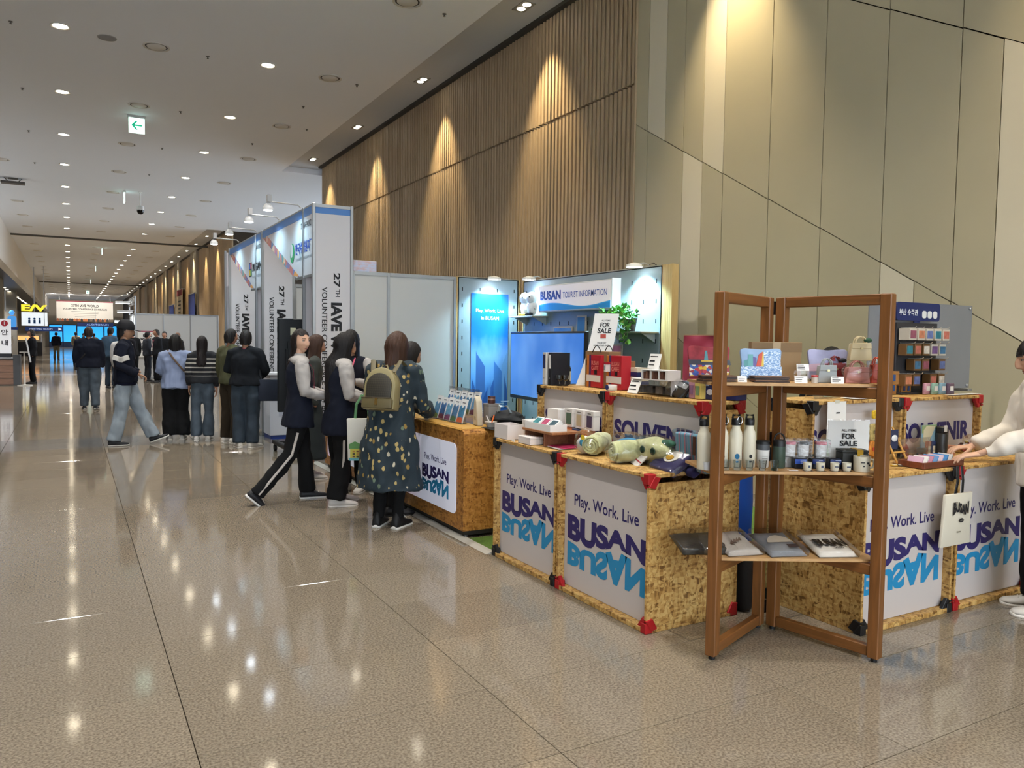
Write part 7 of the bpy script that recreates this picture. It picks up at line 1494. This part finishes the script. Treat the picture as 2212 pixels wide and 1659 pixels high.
# far entrance with blue screens
for i in range(6):
    x = -1.6+1.55*i; t = thing('blue_screen_wall', 'glowing blue screen panel in the far entrance', 'screen', (x, 115.0, 0), group='blue screen panels in the far entrance'); bx(t, 'frame', -.75, .75, 0, .1, .0, 2.9, M('1a2c4c', .5)); bx(t, 'screen', -.7, .7, -.02, -.001, .7, 2.8, custom('glow_blue', lambda nt, b: (b.inputs['Base Color'].__setattr__('default_value', lin('2a8fd8')), b.inputs['Emission Color'].__setattr__('default_value', lin('2aa0e8')), b.inputs['Emission Strength'].__setattr__('default_value', 1.1))), 0)
t = thing('direction_sign', 'long dark blue direction sign hanging in the far entrance', 'sign', (2.5, 100.0, 2.55)); bx(t, 'board', -1.8, 1.8, 0, .08, 0, .42, M('16224c', .4, emit=.2)); lettering(t, 'AUDITORIUM', .2, .2, 2.2, .2, M('8fa8d8', .5, emit=.5), -.01); bx(t, 'hanger', -.02, .02, .03, .05, .42, 3.54, ALU)
# hanging wall banners
for i, (y, z0, z1, c, lab) in enumerate(((46.5, 2.4, 3.9, '1a2c68', 'navy banner hanging on the right wall farther along'), (52.0, 2.1, 4.4, 'c4b8a4', 'tall cream banner with red top on the right wall'), (56.5, 2.4, 3.6, '1a2c68', 'small navy banner beyond the cream banner'))):
    t = thing('wall_banner', lab, 'banner', (5.9, y, 0), NX); bx(t, 'cloth', -1.3, 1.3, -.02, 0, z0, z1, M(c, .7), 0); bx(t, 'pole', -1.35, 1.35, -.03, .01, z1, z1+.05, ALU)
    if i == 1: bx(t, 'red_top', -1.3, 1.3, -.025, -.02, z1-.35, z1, M('8a2038', .6), 0); lines(t, 0, 3.7, 1.5, 6, .22, .09, M('3a3834', .6), -.024)
    for s in (-1, 1): bx(t, 'wall_bracket', s*1.0-.02, s*1.0+.02, -.01, .2, z1, z1+.04, ALU)
# grey cabinet beside the slatted wall's end
t = thing('steel_cabinet', 'tall grey steel cabinet standing beyond the booths', 'cabinet', (4.75, 26.5, 0)); bx(t, 'body', -.25, .25, 0, .5, .05, 1.75, M('4f5654', .5)); bx(t, 'door', -.24, .24, -.015, 0, .08, 1.72, M('565d5b', .5)); bx(t, 'handle', .17, .19, -.03, -.015, .9, 1.05, ALU); bx(t, 'plinth', -.24, .24, .02, .48, 0, .05, BLACK)
t = thing('wooden_lectern', 'light wooden lectern beside the grey steel cabinet', 'lectern', (5.25, 25.5, 0)); bx(t, 'body', -.22, .22, 0, .4, 0, 1.0, WOOD('8a6a42', 'a07e52', 2)); m = MB(); m.prism([(-.05, 1.0), (.45, 1.0), (.45, 1.2), (-.05, 1.08)], -.26, .26, 'x'); m.build('slanted_top', WOOD('a8875c', 'bc9a6c', 0), t); bx(t, 'pale_panel', -.16, .16, -.012, 0, .55, .9, M('c4a274', .4), 0)  # front panel is a plain plate in a paler tan than the body
# information counter on the far side
t = thing('information_counter', 'wood-panelled information counter with grey end beside the attendant', 'counter', (-2.3, 27.9, 0))
for i in range(4): bx(t, 'front_plank', -1.2, .78, -.02, 0, .03+.19*i, .03+.19*i+.175, WOOD('7a5a48', '93715c', 0))
bx(t, 'body', -1.2, .78, 0, .7, 0, .8, M('6f6862', .6)); bx(t, 'grey_end', .78, .96, -.03, .75, 0, .92, M('4a4c50', .5)); bx(t, 'counter_top', -1.22, .78, -.05, .75, .8, .84, M('8d8f94', .4))
t = thing('information_sign', 'white lightbox reading 안내 with red information mark on the counter', 'sign', (-1.73, 28.1, .841)); bx(t, 'box', -.16, .16, 0, .1, .12, 1.16, M('d8d8dc', .4, emit=.35)); bx(t, 'foot', -.15, .15, -.01, .11, 0, .12, M('22242a', .5)); MB().lathe([(.09, 0), (.09, .004)], 24, X=Matrix.Translation((0, -.001, 1.03)) @ Matrix.Rotation(PI/2, 4, 'X')).build('red_disc', M('b01c30', .5), t); lettering(t, 'i', 0, 1.03, .03, .11, M('e8e4e2', .5), -.008, .04); lettering(t, '안', 0, .76, .17, .17, M('22222a', .5), -.003, .02); lettering(t, '내', 0, .44, .17, .17, M('22222a', .5), -.003, .02)
t = thing('notice_stand', 'slim white notice stand with tilted board in front of the attendant', 'sign stand', (-1.22, 27.7, 0)); MB().lathe([(.2, 0), (.2, .02), (.03, .035), (.022, .05), (.022, .98), (.03, 1.0)], 20).build('pole', M('c4c2be', .4), t, True); bx(t, 'top_plate', -.12, .12, -.1, .1, 1.0, 1.02, M('c4c2be', .4)); m = MB(); m.box(-.015, .015, -.16, .16, 0, .75, 0, Matrix.Translation((.16, 0, .7)) @ Matrix.Rotation(-.15, 4, 'Y')); m.build('board', M('c9cccf', .4), t)
t = thing('lift_sign', 'yellow E/V lift sign above a white lit pictogram box', 'sign', (-2.1, 62.0, 0)); lettering(t, 'E/V', 0, 3.35, 1.5, .45, M('e8d23a', .4, emit=1.2), -.03, .05); bx(t, 'lit_box', -.75, .75, 0, .2, 2.15, 3.05, M('dfe8ee', .4, emit=.9)); bx(t, 'hanger', -.03, .03, .08, .12, 3.05, ZC, ALU)
for i in range(3): MB().ball((-.3+.3*i, -.01, 2.62), (.07, .01, .07), 8).build('pictogram_head', M('2a6ab0', .5), t); plate(t, 'pictogram_body', -.3+.3*i, 2.42, .13, .25, M('2a6ab0', .5), -.015)
t = thing('restroom_sign', 'pair of glowing blue pictogram figures beside the lift sign', 'sign', (-3.75, 62.0, 0))
for s in (-1, 1): MB().ball((s*.36, 0, 3.0), (.16, .05, .16), 10).build('figure_head', M('4a9ae8', .4, emit=.9), t, True); m = MB(); m.prism(rrect(.5, .75, .15, 4, s*.36, 2.4), -.05, .05, 'y'); m.build('figure_body', M('4a9ae8', .4, emit=.7), t)
bx(t, 'base_bar', -.7, .7, -.05, .05, 1.85, 2.03, M('1c2f6c', .4, emit=.3)); bx(t, 'hanger', -.03, .03, .0, .04, 3.1, 4.5, ALU)
t = thing('direction_sign', 'dark blue direction sign with white arrow under the lift sign', 'sign', (-1.5, 61.0, 1.78)); bx(t, 'board', -1.1, 1.1, 0, .08, 0, .3, M('16306c', .4, emit=.3)); lettering(t, 'MEETING ROOM', -.2, .15, 1.3, .1, M('c4d4f0', .5, emit=.5), -.01); m = MB(); m.prism([(.8, .05), (1.0, .15), (.8, .25)], -.01, 0, 'y'); m.build('arrow', M('d8e4f0', .5, emit=.6), t); bx(t, 'hanger', -.02, .02, .03, .05, .3, 4.32, ALU)
t = thing('far_kiosk', 'white counter with glowing orange sign at the far left', 'counter', (-3.4, 66.0, 0)); bx(t, 'body', -1.2, 1.6, 0, .7, 0, 1.0, M('23252c', .5)); bx(t, 'orange_sign', -1.0, 1.4, -.03, 0, 1.15, 1.45, M('f0a868', .4, emit=1.3)); bx(t, 'roof', -1.2, 1.6, -.1, .7, 1.45, 1.6, M('c9c4bc', .5)); 
for x in (-1.15, 1.55): bx(t, 'post', x-.04, x+.04, .6, .68, 1.0, 1.45, ALU)
for i in range(3):
    t = thing('hall_pillar', 'square stone pillar beyond the information counter', 'pillar', (-3.4-.1*i, 36.0+14*i, 0), group='stone pillars on the far side'); bx(t, 'shaft', -.4, .4, -.4, .4, .12, 4.5, M('8a857c', .6)); bx(t, 'plinth', -.45, .45, -.45, .45, 0, .12, M('5c5852', .5))
t = thing('plant_pot', 'dark leafy plant on the information counter', 'plant', (-2.35, 28.3, .841)); MB().lathe([(.07, 0), (.1, .16), (.09, .16)], 14).build('pot', M('4a4038', .6), t, True)
rd = random.Random(8)
for i in range(40):
    a, b_ = rd.uniform(0, 2*PI), rd.uniform(.2, 1.2); o = bpy.data.objects.new('leaf', leafme[rd.choice((1, 3))]); COL.objects.link(o); o.parent = t; o.location = (.05*math.cos(a), .05*math.sin(a), .15+rd.random()*.1); o.rotation_euler = (b_, 0, a); o.scale = (4, 4, 6)
